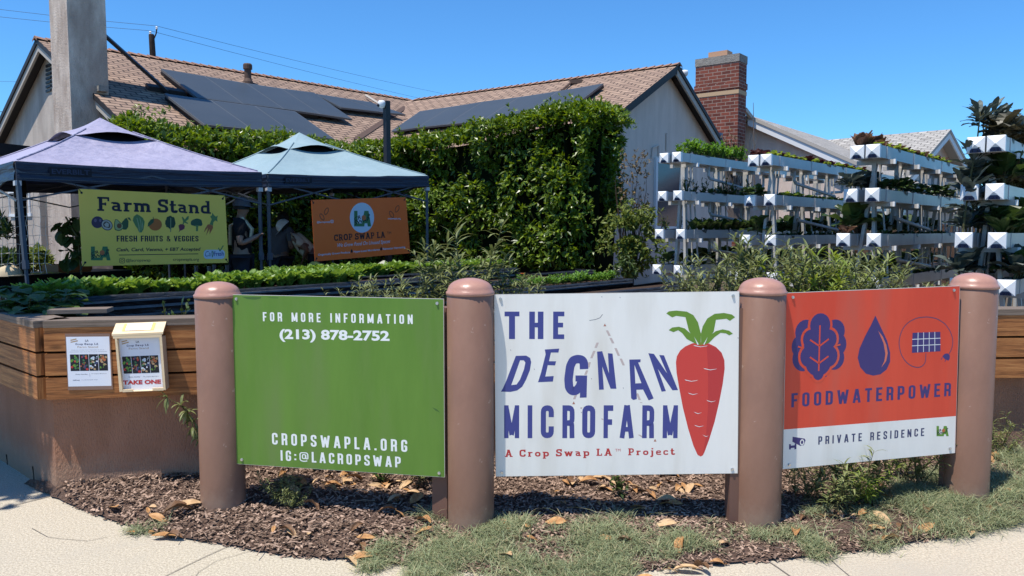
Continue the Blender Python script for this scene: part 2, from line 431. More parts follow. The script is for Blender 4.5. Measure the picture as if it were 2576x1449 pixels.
M['vineback'] = mat("vine shade backing", (0.008, 0.013, 0.005), 0.95, 0.05)  # near-black: the vine's inner shade is put into this colour
M['vinedry'] = leafmat("paler vine leaf", (0.075, 0.12, 0.02), (0.19, 0.22, 0.045), 0.25, 0.5, 0.3)
M['milk'] = leafmat("narrow dusty leaf", (0.10, 0.125, 0.042), (0.26, 0.285, 0.11), 0.25, 0.5, 0.3)
M['milk2'] = leafmat("narrow lime leaf", (0.15, 0.21, 0.03), (0.30, 0.37, 0.07), 0.3, 0.5, 0.3)
M['flower'] = mat("orange flower", (0.60, 0.15, 0.02), 0.6, 0.2)
M['chard'] = leafmat("bright salad leaf", (0.10, 0.19, 0.025), (0.26, 0.38, 0.07), 0.3, 0.38, 0.45)
M['lettuce'] = leafmat("lime lettuce leaf", (0.19, 0.28, 0.035), (0.36, 0.43, 0.08), 0.3, 0.5, 0.3)
M['redlet'] = leafmat("brown red lettuce leaf", (0.085, 0.045, 0.03), (0.23, 0.13, 0.075), 0.2, 0.5, 0.3)
M['redlet2'] = leafmat("dark red lettuce leaf", (0.06, 0.016, 0.016), (0.14, 0.045, 0.03), 0.2, 0.5, 0.3)
M['kale'] = leafmat("blue green kale leaf", (0.040, 0.055, 0.045), (0.10, 0.125, 0.11), 0.15, 0.5, 0.4)
M['darkleaf'] = leafmat("purple brown leaf", (0.035, 0.035, 0.018), (0.10, 0.085, 0.04), 0.15, 0.45, 0.4)
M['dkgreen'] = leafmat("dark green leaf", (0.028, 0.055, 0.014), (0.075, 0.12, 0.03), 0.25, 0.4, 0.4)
M['herb'] = leafmat("bright herb leaf", (0.07, 0.17, 0.02), (0.17, 0.32, 0.05), 0.3, 0.5, 0.3)
M['squash'] = leafmat("squash leaf", (0.045, 0.085, 0.02), (0.10, 0.16, 0.04), 0.3, 0.5, 0.3)
M['grass'] = leafmat("dusty grass", (0.13, 0.165, 0.08), (0.36, 0.40, 0.23), 0.25, 0.6, 0.25)
M['drygrass'] = leafmat("straw grass", (0.36, 0.31, 0.17), (0.48, 0.43, 0.26), 0.2, 0.7, 0.2)
M['dryleaf'] = mat("dry brown leaf", (0.30, 0.14, 0.052), 0.6, 0.25, (0.54, 0.31, 0.135), 18, 4)
M['dryleaf2'] = mat("tan dry leaf", (0.46, 0.29, 0.15), 0.6, 0.25, (0.58, 0.41, 0.24), 18, 4)
M['dryleaf3'] = mat("dark curled leaf", (0.10, 0.055, 0.03), 0.6, 0.3, (0.22, 0.11, 0.05), 18, 4)
M['skin'] = mat("skin", (0.26, 0.145, 0.10), 0.5, 0.35)
M['skin2'] = mat("brown skin", (0.20, 0.105, 0.07), 0.5, 0.35)
M['shirtblack'] = mat("black cotton", (0.012, 0.012, 0.014), 0.9, 0.1)
M['shirtgrey'] = mat("grey cotton", (0.10, 0.10, 0.115), 0.9, 0.1)
M['cream'] = mat("cream cotton", (0.62, 0.57, 0.44), 0.9, 0.1)
M['jean'] = mat("dark trousers", (0.02, 0.024, 0.035), 0.9, 0.1)
M['hair'] = mat("dark hair", (0.015, 0.011, 0.009), 0.6, 0.3)
M['tan'] = mat("tan cap cloth", (0.52, 0.42, 0.28), 0.85, 0.1)
M['eye'] = mat("eye white", (0.7, 0.7, 0.68), 0.3, 0.4)
M['lip'] = mat("lip", (0.28, 0.12, 0.10), 0.5, 0.3)
M['string'] = mat("white netting string", (0.62, 0.6, 0.56), 0.7, 0.2)
M['yellowcloth'] = mat("yellow cloth", (0.52, 0.44, 0.06), 0.8, 0.1)

def wear(m, top, col, amt, spots=None, zs=0.16):
    """splashed dust with a ragged upper edge near the foot, and scattered chips"""
    nt = m.node_tree; b = nt.nodes["Principled BSDF"]
    src = b.inputs["Base Color"].links[0].from_socket
    tc = _n(nt, "ShaderNodeTexCoord"); sp = _n(nt, "ShaderNodeSeparateXYZ"); nt.links.new(tc.outputs["Object"], sp.inputs[0])
    nz = _n(nt, "ShaderNodeTexNoise"); nz.inputs["Scale"].default_value = 14; nz.inputs["Detail"].default_value = 8; nz.inputs["Roughness"].default_value = 0.75; nt.links.new(tc.outputs["Object"], nz.inputs["Vector"])
    ad = _n(nt, "ShaderNodeMath", operation='MULTIPLY_ADD'); ad.inputs[1].default_value = -zs * 2; nt.links.new(nz.outputs[0], ad.inputs[0]); nt.links.new(sp.outputs[2], ad.inputs[2])
    mr = _n(nt, "ShaderNodeMapRange"); mr.inputs[1].default_value = top; mr.inputs[2].default_value = top - 0.14; mr.inputs[3].default_value = 0; mr.inputs[4].default_value = amt; nt.links.new(ad.outputs[0], mr.inputs[0])
    mx = _n(nt, "ShaderNodeMix", data_type='RGBA'); mx.inputs[7].default_value = (*col, 1); nt.links.new(mr.outputs[0], mx.inputs[0]); nt.links.new(src, mx.inputs[6]); out = mx.outputs[2]
    if spots:
        vo = _n(nt, "ShaderNodeTexNoise"); vo.inputs["Scale"].default_value = 26; vo.inputs["Detail"].default_value = 3; nt.links.new(tc.outputs["Object"], vo.inputs["Vector"])
        m2 = _n(nt, "ShaderNodeMapRange"); m2.inputs[1].default_value = 0.70; m2.inputs[2].default_value = 0.72; m2.inputs[4].default_value = 0.7; nt.links.new(vo.outputs[0], m2.inputs[0])
        m3 = _n(nt, "ShaderNodeMix", data_type='RGBA'); m3.inputs[7].default_value = (*spots, 1); nt.links.new(m2.outputs[0], m3.inputs[0]); nt.links.new(out, m3.inputs[6]); out = m3.outputs[2]
    nt.links.new(out, b.inputs["Base Color"])
wear(M['bollard'], 0.05, (0.27, 0.19, 0.14), 0.6, (0.30, 0.22, 0.18))
wear(M['bollardcap'], -5, (0.3, 0.2, 0.15), 0.0, (0.30, 0.26, 0.17))
wear(M['stuccobrown'], 0.10, (0.34, 0.24, 0.17), 0.55)
# ------------------------------------------------------------------ the setting
U = V((0.666, 0.746, 0)).normalized()          # long direction of lot: back to the right
W_ = V((-U.y, U.x, 0))                          # back to the left
Z = V((0, 0, 1))

g = MB(); g.face([V((-400, -60, -0.03)), V((400, -60, -0.03)), V((400, 900, -0.03)), V((-400, 900, -0.03))])
g.build('ground', M['yard'], kind='structure')

# pavement: one sheet with a slightly rough edge left and right, joints pressed into it
g = MB(); g.face([V((-14, -6, 0)), V((14, -6, 0)), V((14, 7.5, 0)), V((-14, 7.5, 0))])
g.build('pavement', M['concrete'], kind='structure')
g = MB()
def joint(pts, w):
    for a, b in zip(pts, pts[1:]):
        d = (b - a).normalized(); s = V((-d.y, d.x, 0)) * w
        g.face([a - s + Z * 0.004, a + s + Z * 0.004, b + s + Z * 0.004, b - s + Z * 0.004])
joint([on_ground(*p) for p in ((0, 1282), (60, 1266), (125, 1250))], 0.0035)
joint([on_ground(*p) for p in ((573, 1376), (520, 1400), (470, 1424), (420, 1449), (300, 1520))], 0.0022)
joint([on_ground(*p) for p in ((1934, 1414), (1958, 1430), (1985, 1449), (2040, 1490))], 0.0032)
joint([on_ground(*p) for p in ((2082, 1402), (2110, 1428), (2135, 1449), (2180, 1490))], 0.0018)
joint([on_ground(*p) for p in ((80, 1330), (120, 1352), (150, 1356), (220, 1362), (270, 1352))], 0.0014)
joint([on_ground(*p) for p in ((640, 1384), (600, 1396), (545, 1412), (500, 1440), (480, 1470))], 0.0011)
g.build('pavement_joints', M['kerbjoint'], kind='structure')

# planter wall line
PA = V((-2.74, 4.52, 0)); PM = V((0.2, 5.08, 0)); PE = V((3.5, 5.20, 0)); PF = V((6.5, 5.6, 0)); PL = PA + W_ * 5.0
WALL = [PA, PM, PE, PF]
def wall_pt(t):
    t = max(0, min(2.999, t)); i = int(t)
    return WALL[i].lerp(WALL[i + 1], t - i)
front_px = [(60, 1222), (100, 1238), (140, 1256), (177, 1273), (230, 1294), (283, 1313), (345, 1332), (417, 1349), (500, 1364), (573, 1374), (640, 1388), (700, 1399), (770, 1404), (847, 1409), (960, 1418), (1080, 1430), (1215, 1443), (1350, 1448), (1480, 1448), (1600, 1440), (1727, 1428), (1830, 1421), (1934, 1413), (2040, 1403), (2150, 1390), (2284, 1370), (2430, 1344), (2576, 1314), (2700, 1285), (2860, 1240)]
FRONT = [on_ground(*p) for p in front_px]
NB = 26
def bed_z(x, y, f):
    e = min(1.0, f * 5)
    return 0.012 + e * (0.035 + 0.035 * noise.noise(V((x * 1.7, y * 1.7, 3.1))) + 0.012 * noise.noise(V((x * 9, y * 9, 1.1)))) + 0.05 * f
BACK = []
for k in range(len(FRONT)):
    p = FRONT[k]
    t = k / (len(FRONT) - 1)
    x = PA.x + (5.6 - PA.x) * t if k > 2 else PA.x + 0.02 * k
    if x < PM.x: y = PA.y + (PM.y - PA.y) * (x - PA.x) / (PM.x - PA.x)
    elif x < PE.x: y = PM.y + (PE.y - PM.y) * (x - PM.x) / (PE.x - PM.x)
    else: y = PE.y + (PF.y - PE.y) * (x - PE.x) / (PF.x - PE.x)
    BACK.append(V((x, y + 0.03, 0)))
mb = MB(); vs = []; fs = []
SUBX = 5
cols = (len(FRONT) - 1) * SUBX + 1
for c in range(cols):
    i = min(c // SUBX, len(FRONT) - 2); a = c / SUBX - i
    pf = FRONT[i].lerp(FRONT[i + 1], a); pb = BACK[i].lerp(BACK[i + 1], a)
    n0 = noise.noise(V((c * 0.6, 0, 5))) * 0.02
    for r in range(NB + 1):
        f = r / NB
        p = pf.lerp(pb, f)
        if r == 0: p = p + V((0, n0, 0))
        vs.append(V((p.x, p.y, bed_z(p.x, p.y, f))))
for c in range(cols - 1):
    for r in range(NB):
        a = c * (NB + 1) + r
        fs.append((a, a + NB + 1, a + NB + 2, a + 1))
mb.mesh(vs, fs)
mb.build('mulch_bed', M['mulch'], kind='structure', smooth=True)
def front_y(x):
    for a, b in zip(FRONT, FRONT[1:]):
        if a.x <= x <= b.x: return a.y + (b.y - a.y) * (x - a.x) / (b.x - a.x)
    return None
def back_y(x):
    if x < PM.x: return PA.y + (PM.y - PA.y) * (x - PA.x) / (PM.x - PA.x)
    if x < PE.x: return PM.y + (PE.y - PM.y) * (x - PM.x) / (PE.x - PM.x)
    return PE.y + (PF.y - PE.y) * (x - PE.x) / (PF.x - PE.x)
def bed_at(x, y):
    fy = front_y(x)
    if fy is None: return 0.0
    f = (y - fy) / max(0.05, back_y(x) - fy)
    return bed_z(x, y, max(0, min(1, f))) if f > 0 else 0.0

# raised yard behind the planter
g = MB(); g.face([PL + W_ * 12 + Z * 0.3, PA + V((0.1, 0.3, 0.3)), PM + V((0, 0.3, 0.3)), PE + V((0, 0.3, 0.3)), PF + V((14, 2, 0.3)), V((40, 60, 0.3)), V((-30, 60, 0.3))])
g.build('yard', M['yard'], kind='structure')

# ------------------------------------------------------------------ planter wall
pw = thing('planter_wall', 'brown stucco planter wall topped with three stained planks, wrapping the corner behind the signs', 'planter', PA)
def along(mb, a, b, z0, z1, t0, t1, uvs=True, m=0, ext0=0, ext1=0):
    """box along a-b; t0..t1 = distance outwards (towards the street side)"""
    d = (b - a).normalized(); nrm = V((d.y, -d.x, 0))
    a2 = a - d * ext0; b2 = b + d * ext1
    c = (a2 + b2) / 2 + nrm * ((t0 + t1) / 2) + Z * ((z0 + z1) / 2)
    mb.box(c, (b2 - a2).length, t1 - t0, z1 - z0, (d, -nrm, Z), m, uvs)
st = MB()
along(st, PA, PM, -0.02, 0.60, -0.28, 0.0, ext1=0)
along(st, PM, PE, -0.02, 0.60, -0.28, 0.0)
along(st, PE, PF, -0.02, 0.60, -0.28, 0.0)
along(st, PL, PA + W_ * 0.0, -0.02, 0.60, -0.28, 0.0)
st.build('stucco_base', M['stuccobrown'], pw)
OV = 0.09
for a, b, e0, e1 in ((PL, PA, 0, 0.035), (PA, PM, 0.0, -0.004), (PM, PE, -0.004, -0.004), (PE, PF, -0.004, 0)):
    for k in range(3):
        pb = MB()
        zz = 0.612 + k * 0.142
        along(pb, a, b, zz, zz + 0.128 + (0.01 if k == 2 else 0), 0.004, OV, ext0=e0, ext1=e1)
        pb.build('plank', M['plank'], pw)
    pb = MB(); along(pb, a, b, 0.61, 1.03, -0.03, 0.002); pb.build('backing', M['gap'], pw)
    pb = MB(); along(pb, a, b, 1.036, 1.076, -0.10, OV + 0.006, ext0=e0, ext1=e1 + 0.004); pb.build('cap_board', M['captimber'], pw)
for (x0, y0, x1, y1, o, n) in ((17, 1143, 20, 1180, PA, -U), (83, 1173, 87, 1216, PA, -U), (363, 1196, 366, 1230, PA, V(((PM - PA).y, -(PM - PA).x, 0)).normalized())):
    a = on_plane(x0, y0, o, n); b = on_plane(x1, y1, o, n)
    m = MB(); m.tube([a, a.lerp(b, 0.5) + V((0.003, 0, 0)), b], 0.006, 4); m.build('weep_slit', M['gap'], pw)
# two loose weathered boards lying across the corner
pb = MB(); c = at(205, 806, 4.86)
pb.box(V((c.x, c.y, 1.094)), 0.34, 0.15, 0.026, (V((0.97, 0.22, 0.0)).normalized(), V((-0.22, 0.97, 0)).normalized(), Z), 0, True)
tag(pb.build('loose_board', M['captimber']), 'short grey weathered board lying on the planter corner', 'board')
# soil inside the planter
g = MB()
g.face([PA + V((0.02, 0.12, 0.96)), PM + V((0, 0.12, 0.96)), PM + V((0, 0.7, 0.96)), PA + V((-0.25, 0.75, 0.96))])
g.face([PM + V((0, 0.12, 0.96)), PE + V((0, 0.12, 0.96)), PE + V((0, 0.75, 0.96)), PM + V((0, 0.7, 0.96))])
g.face([PE + V((0, 0.12, 0.96)), PF + V((0, 0.12, 0.96)), PF + V((0, 0.75, 0.96)), PE + V((0, 0.75, 0.96))])
g.face([PA + V((0.02, 0.12, 0.958)), PA + V((-0.25, 0.75, 0.958)), PL + V((0.55, 0.62, 0.958)), PL + V((0.1, 0.1, 0.958))])
g.build('planter_soil', M['soil'], kind='structure')

# ------------------------------------------------------------------ house with solar roof
K = 1.18
J = V((-3.42, 23.7, 0)); G1 = J - U * 9.8
RZ = 5.61; RZW = 5.50; SL = 0.5
G2 = V((3.92, 18.4, 0)); WD = (G2 - J).normalized(); WN = V((-WD.y, WD.x, 0))    # WN: back right
if WN.y < 0: WN = -WN
HOUSE = thing('house', 'beige stucco bungalow with brown shingle roof and black solar panels', 'house', (J.x, J.y, 0.3))
def roof_quad(mb, a, b, down, length, th=0.1):
    """ridge a-b, slope vector 'down' (horizontal unit) for length metres"""
    d = down * length - Z * (SL * length)
    nrm = (b - a).cross(d).normalized()
    if nrm.z < 0: nrm = -nrm
    L = (b - a).length; S = d.length
    P = [a, b, b + d, a + d]
    uv = [(0, 0), (L, 0), (L, -S), (0, -S)]
    if ((P[1] - P[0]).cross(P[2] - P[0])).z < 0:
        P = P[::-1]; uv = uv[::-1]
    mb.face(P, uv)
    Q = [p - nrm * th for p in P]
    mb.face(Q[::-1], None, 1)
    for i in range(4):
        j = (i + 1) % 4
        mb.face([P[j], P[i], Q[i], Q[j]], None, 1)
    return nrm
ra = MB()
A0 = G1 + Z * RZ; A1 = J + U * 0.5 + Z * RZ
NM = roof_quad(ra, A0, A1, -W_, 5.5)
roof_quad(ra, A1, A0, W_, 5.5)
Bq0 = J + Z * RZW; Bq1 = G2 + Z * RZW
NW = roof_quad(ra, Bq0, Bq1, -WN, 5.1)
roof_quad(ra, Bq1, Bq0, WN, 5.1)
ROOF = ra.build('roof', [M['shingle'], M['darkfascia']], HOUSE)
# ridge shingles, overlapping tiles
def ridge_tiles(a, b, s1, s2):
    rc = MB()
    L = (b - a).length; d = (b - a).normalized(); n = int(L / 0.21)
    for i in range(n):
        p = a + d * (i * L / n); q = a + d * ((i + 1) * L / n + 0.03)
        up0 = Z * 0.022; up1 = Z * 0.05
        for s in (s1, s2):
            e = (s - Z * SL).normalized() * 0.16
            rc.face([p + up0, q + up1, q + up1 + e, p + up0 + e])
            rc.face([q + up1, q, q + e, q + up1 + e])
    rc.build('ridge_cap', M['ridgecap'], ROOF)
ridge_tiles(A1, A0, -W_, W_); ridge_tiles(Bq0 + WD * 0.6, Bq1, -WN, WN)
# valley flashing
vf = MB()
v0 = on_plane(1020, 270, A0, NM) + NM * 0.02; v1 = on_plane(895, 352, A0, NM) + NM * 0.02
dv = (v1 - v0).normalized(); sv = dv.cross(NM) * 0.07
vf.face([v0 - sv, v0 + sv, v1 + sv, v1 - sv]); vf.build('valley_flashing', M['pipe'], ROOF)
# walls: gables with the roof's own pitch
def gable(mb, c, half, zr, drop, nrm, th=0.2, m=0):
    """wall whose top follows the rake; c = ridge foot, half = half width"""
    d = V((nrm.y, -nrm.x, 0))
    zt = zr - drop
    poly = [c - d * half + Z * 0.25, c + d * half + Z * 0.25, c + d * half + Z * (zt - SL * half), c + Z * zt, c - d * half + Z * (zt - SL * half)]
    mb.prism(poly, nrm * th, m)
w = MB(); gable(w, G1 + U * 0.28, 4.95, RZ, 0.14, U)
w.build('gable_wall', M['stucco'], HOUSE)
w = MB(); gable(w, G2 - WD * 0.3, 4.6, RZW, 0.14, -WD)
w.build('wing_gable_wall', M['stuccogrey'], HOUSE)
def wall_along(mb, a, b, z0, z1, th=0.2):
    d = (b - a).normalized(); n = V((-d.y, d.x, 0))
    mb.box((a + b) / 2 + Z * ((z0 + z1) / 2), (b - a).length, th, z1 - z0, (d, n, Z))
w = MB(); wall_along(w, G1 + U * 0.48 - W_ * 4.85, J - W_ * 4.85 + U * 0.2, 0.25, 3.0); w.build('side_wall', M['stucco'], HOUSE)
w = MB(); wall_along(w, J - WN * 4.5, G2 - WD * 0.5 - WN * 4.5, 0.25, 3.1); w.build('side_wall', M['stucco'], HOUSE)
w = MB(); wall_along(w, G2 - WD * 0.5 + WN * 4.5, J + WN * 4.5, 0.25, 3.1); w.build('side_wall', M['stucco'], HOUSE)
w = MB(); wall_along(w, G1 + U * 0.48 + W_ * 4.85, J + W_ * 4.85, 0.25, 3.0); w.build('side_wall', M['stucco'], HOUSE)
# barge boards under the rakes
for nm, gp, out, s, zr, mt in (('barge_board', G1, -U, W_, RZ, 'trim'), ('barge_board', G1, -U, -W_, RZ, 'trim'), ('barge_board', G2, WD, WN, RZW, 'trim'), ('barge_board', G2, WD, -WN, RZW, 'darkfascia')):
    b = MB(); a = gp + Z * (zr - 0.10) - out * 0.03; d = (s - Z * SL).normalized() * 5.75
    nn = -Z * 0.16 if mt == 'trim' else -Z * 0.10
    b.prism([a, a + d, a + d + nn, a + nn], -out * 0.045)
    b.build(nm, M[mt], HOUSE)
# soffit strip under left rake
# chimney on the left gable
c0 = G1 + U * 0.279 - W_ * 2.95                       # right back edge on the gable wall
ch = MB(); cen = c0 - U * 0.33 + W_ * 0.45
ch.box(V((cen.x, cen.y, 4.9)), 0.66, 0.90, 9.4, (U, W_, Z))
CH = ch.build('stucco_chimney', M['chimney'], HOUSE)
ch = MB(); ch.box(V((cen.x, cen.y, 1.35)) - U * 0.05 + W_ * 0.03, 0.8, 1.25, 2.3, (U, W_, Z)); ch.build('chimney_base', M['chimney'], HOUSE)
ch = MB(); p = at(256, 224, c0.y - 0.15); ch.box(p, 0.16, 0.16, 0.10, (U, W_, Z)); ch.build('chimney_flashing', M['mortarcap'], HOUSE)
# louvred attic vent beside the chimney
lv = MB()
for k in range(7):
    p = on_plane(124, 165 + k * 10.5, G1 + U * 0.279, -U) - U * 0.012
    lv.box(p, 0.03, 0.30, 0.05, (U, W_, Z))
lv.build('attic_vent', M['metaldark'], HOUSE)
p = on_plane(124, 196, G1 + U * 0.279, -U) - U * 0.004
# window bay low on the gable wall
def wpt(px, py, off=0.0):
    return on_plane(px, py, G1 + U * 0.279, -U) - U * off
bay = MB(); c = (wpt(60, 480) + wpt(134, 560)) / 2; bay.box(V((c.x, c.y, 1.6)) - U * 0.02, 0.5, (wpt(60, 500) - wpt(136, 500)).length, 2.0, (U, W_, Z)); 
BAY = bay.build('window_bay', M['stucco'], HOUSE)
a0 = wpt(58, 512, 0.275); a1 = wpt(112, 512, 0.275); c = (a0 + a1) / 2; ww = (a1 - a0).length
fr = MB()
for dx, dz, sx, sz in ((0, 0.27, ww, 0.06), (0, -0.27, ww + 0.1, 0.07), (-ww / 2 + 0.03, 0, 0.06, 0.48), (ww / 2 - 0.03, 0, 0.06, 0.48)):
    fr.box(c + W_ * dx + Z * dz, 0.05, sx, sz, (U, W_, Z))
WIN = fr.build('window_frame', M['whitetrim'], HOUSE)
gl = MB(); gl.box(c + U * 0.015, 0.01, ww - 0.1, 0.48, (U, W_, Z)); gl.build('window_pane', M['glass'], WIN)
# brace from chimney to roof
br = MB(); q0 = at(262, 88, cen.y + 0.35); q1 = on_plane(420, 236, A0, NM) + NM * 0.05
d = (q1 - q0).normalized(); sx = d.cross(NM).normalized()
br.box((q0 + q1) / 2, (q1 - q0).length, 0.15, 0.06, (d, sx, sx.cross(d)))
br.build('chimney_brace', M['metaldark'], HOUSE)
br = MB(); q0 = on_plane(368, 224, A0, NM) + NM * 0.05; q1 = on_plane(463, 240, A0, NM) + NM * 0.05
d = (q1 - q0).normalized(); br.box((q0 + q1) / 2, (q1 - q0).length, 0.2, 0.09, (d, d.cross(NM), NM)); br.build('brace_foot', M['darkfascia'], HOUSE)
# solar panels: corners read on the plane of each roof slope
def panel(q, o, n, off=0.16):
    P = [on_plane(x, y, o + n * off, n) for x, y in q]
    m = MB(); m.prism(P if ((P[1] - P[0]).cross(P[2] - P[0])).dot(n) > 0 else P[::-1], -n * 0.045)
    e = m.build('solar_panel', M['solarframe'], HOUSE)
    c = sum(P, V((0, 0, 0))) / 4
    Q = [p + (c - p).normalized() * 0.035 + n * 0.003 for p in P]
    m = MB(); m.face(Q if ((Q[1] - Q[0]).cross(Q[2] - Q[0])).dot(n) > 0 else Q[::-1]); m.build('panel_glass', M['solar'], e)
def lerp2(a, b, t): return (a[0] + (b[0] - a[0]) * t, a[1] + (b[1] - a[1]) * t)
top = [(405, 173), (514, 191), (619, 209), (707, 222), (790, 233)]
bot = [(497, 246), (612, 261), (714, 274), (806, 287), (886, 299)]
for i in range(4): panel([top[i], top[i + 1], bot[i + 1], bot[i]], A0, NM)
panel([(790, 235), (862, 246), (962, 282), (858, 270)], A0, NM)
panel([(862, 246), (930, 256), (1020, 288), (962, 282)], A0, NM)
top = [(413, 235), (530, 252), (640, 266), (742, 280)]
bot = [(514, 313), (634, 325), (740, 336), (842, 350)]
for i in range(3): panel([top[i], top[i + 1], bot[i + 1], bot[i]], A0, NM)
top = [(1056, 280), (1136, 268), (1214, 256), (1306, 244), (1404, 229), (1517, 210)]
bot = [(982, 331), (1049, 321), (1124, 313), (1210, 305), (1312, 295), (1420, 284)]
for i in range(5): panel([top[i], top[i + 1], bot[i + 1], bot[i]], Bq0, NW, 0.14)
# mounting rails: dark standoffs seen under the left ends
rl = MB()
for (x0, y0, x1, y1) in ((408, 180, 496, 250), (418, 242, 512, 316), (748, 287, 800, 292)):
    a = on_plane(x0, y0, A0 + NM * 0.07, NM); b = on_plane(x1, y1, A0 + NM * 0.07, NM)
    rl = MB(); d = (b - a).normalized(); rl.box((a + b) / 2, (b - a).length, 0.05, 0.13, (d, d.cross(NM), NM)); rl.build('rail_shadow_bar', M['railshadow'], HOUSE)
rl = MB()  # black bar drawn as the shadow at the wing panels' right edge
a = on_plane(1524, 215, Bq0 + NW * 0.05, NW); b = on_plane(1428, 287, Bq0 + NW * 0.05, NW)
d = (b - a).normalized(); rl.box((a + b) / 2 - WD * 0.08, (b - a).length, 0.05, 0.09, (d, d.cross(NW), NW))
rl.build('rail_shadow_bar', M['railshadow'], HOUSE)
# vent pipe
f = on_plane(624, 208, A0, NM); vp = MB()
hgt = (208 - 162) / F * f.y
vp.lathe(f - Z * 0.1, [(0.0, 0), (0.13, 0.0), (0.12, 0.12), (0.082, 0.2), (0.082, hgt * 0.70 + 0.1), (0.108, hgt * 0.71 + 0.1), (0.108, hgt + 0.07), (0.09, hgt + 0.1), (0.0, hgt + 0.1)], 14)
vp.build('vent_pipe', M['pipe'], HOUSE, smooth=False)
# small conduit over the wing ridge
cd = MB(); f0 = on_plane(1413, 228, Bq0 + NW * 0.05, NW); f1 = on_plane(1438, 206, Bq0 + NW * 0.07, NW)
cd.tube([f0, f1, f1 + V((0.25, 0.1, 0.06)), f1 + V((0.42, 0.2, -0.02))], 0.03, 6); cd.box(f1 + V((0.1, 0, 0)), 0.3, 0.12, 0.1); cd.build('conduit', M['pipe'], HOUSE)
# pale conduit at the end of the main panels
cd = MB(); f0 = on_plane(920, 240, A0 + NM * 0.1, NM); f1 = on_plane(963, 267, A0 + NM * 0.1, NM); cd.tube([f0, f1], 0.035, 6); cd.build('roof_conduit', M['trim'], HOUSE)
# security camera under the wing gable peak
wgp = G2 - WD * 0.3
def wp(px, py, off=0.0): return on_plane(px, py, wgp + WD * 0.001, WD) + WD * off
p = wp(1697, 187, 0.12); sc = MB(); sc.box(p - WD * 0.04, 0.12, 0.3, 0.3, (WD, WN, Z)); CB = sc.build('camera_bracket', M['metaldark'], HOUSE)
sc = MB(); pp = p + WD * 0.14; sc.lathe(pp, [(0.0, -0.09), (0.05, -0.075), (0.08, -0.03), (0.085, 0.02), (0.075, 0.06), (0.0, 0.075)], 12); sc.build('gable_camera', M['camwhite'], CB, smooth=True)
# conduit and lamp box along the right rake
cd = MB(); q = [wp(1705, 200, 0.04), wp(1745, 258, 0.04), wp(1785, 322, 0.04), wp(1799, 345, 0.04)]; cd.tube(q, 0.022, 5); cd.build('wall_conduit', M['grey'], HOUSE)
lb = MB(); p = wp(1801, 349, 0.08); lb.box(p, 0.14, 0.22, 0.3, (WD, WN, Z)); lb.build('lamp_box', M['slate'], HOUSE)
# windows on the wing gable (dark blue panes behind the first rack)
a0 = wp(1648, 480, 0.03); a1 = wp(1712, 480, 0.03); c = (a0 + a1) / 2; ww = (a1 - a0).length; hh = 1.65
zc = (wp(1680, 412).z + wp(1680, 570).z) / 2; hh = wp(1680, 405).z - wp(1680, 572).z
fr = MB()
for dx, dz, sx, sz in ((0, hh / 2, ww + 0.16, 0.1), (0, -hh / 2, ww + 0.16, 0.1), (-ww / 2 - 0.03, 0, 0.1, hh - 0.1), (ww / 2 + 0.03, 0, 0.1, hh - 0.1)):
    fr.box(V((c.x, c.y, zc)) + WN * dx + Z * dz, 0.06, sx, sz, (WD, WN, Z))
WIN2 = fr.build('window_frame', M['whitetrim'], HOUSE)
gl = MB(); gl.box(V((c.x, c.y, zc)) - WD * 0.015, 0.02, ww, hh - 0.1, (WD, WN, Z)); gl.build('window_pane', M['blueglass'], WIN2)
# raised plaster outline of an old opening
for a, b in (((1655, 365), (1655, 392)), ((1655, 365), (1640, 372)), ((1675, 335), (1675, 380)), ((1640, 372), (1637, 398))):
    pl = MB(); pl.tube([wp(*a, 0.02), wp(*b, 0.02)], 0.02, 4); pl.build('plaster_ridge', M['stuccogrey'], HOUSE)

# ------------------------------------------------------------------ neighbour's house
NG = V((7.5, 24.8, 0)); ND = V((0.62, 0.785, 0)).normalized(); NWv = V((-ND.y, ND.x, 0))
NJ = NG + ND * 8.2; NZ = 5.28
NH = thing('neighbour_house', 'grey shingled house with a white trimmed gable behind the racks', 'house', (NG.x + 4, NG.y + 4, 0.3))
nr = MB()
roof_quad(nr, NG + Z * NZ, NJ + ND * 1.0 + Z * NZ, -NWv, 5.6); roof_quad(nr, NJ + ND * 1.0 + Z * NZ, NG + Z * NZ, NWv, 5.6)
GB = V((15.75, 27.9, 0)); BD = (GB - NJ).normalized(); BN = V((-BD.y, BD.x, 0))
zB = NZ - 0.05
roof_quad(nr, NJ + Z * zB, GB + Z * zB, -BN, 4.4); roof_quad(nr, GB + Z * zB, NJ + Z * zB, BN, 4.4)
nr.build('roof', [M['shinglegrey'], M['trim']], NH)
w = MB(); gable(w, NG + ND * 0.3, 5.0, NZ, 0.14, ND); w.build('gable_wall', M['stuccogrey'], NH)
w = MB(); gable(w, GB - BD * 0.5, 3.9, zB, 0.14, -BD); w.build('wing_gable_wall', M['stuccogrey'], NH)
w = MB(); wall_along(w, NG + ND * 0.5 - NWv * 4.9, NJ - NWv * 4.9, 0.25, 2.75); w.build('side_wall', M['stuccogrey'], NH)
w = MB(); wall_along(w, NJ - BN * 3.8, GB - BD * 0.7 - BN * 3.8, 0.25, 3.2); w.build('side_wall', M['stuccogrey'], NH)
for gp, out, s, zr, ln in ((NG, -ND, -NWv, NZ, 5.9), (GB, BD, BN, zB, 4.8), (GB, BD, -BN, zB, 4.8)):
    b = MB(); a = gp + Z * (zr - 0.09) - out * 0.03; d = (s - Z * SL).normalized() * ln
    b.prism([a, a + d, a + d - Z * 0.24, a - Z * 0.24], -out * 0.05); b.build('barge_board', M['whitetrim'], NH)
av = MB(); p = on_plane(2361, 448, GB - BD * 0.5, BD) + BD * 0.02; av.box(p, 0.04, 0.22, 0.5, (BD, BN, Z)); av.build('gable_vent', M['grey'], NH)
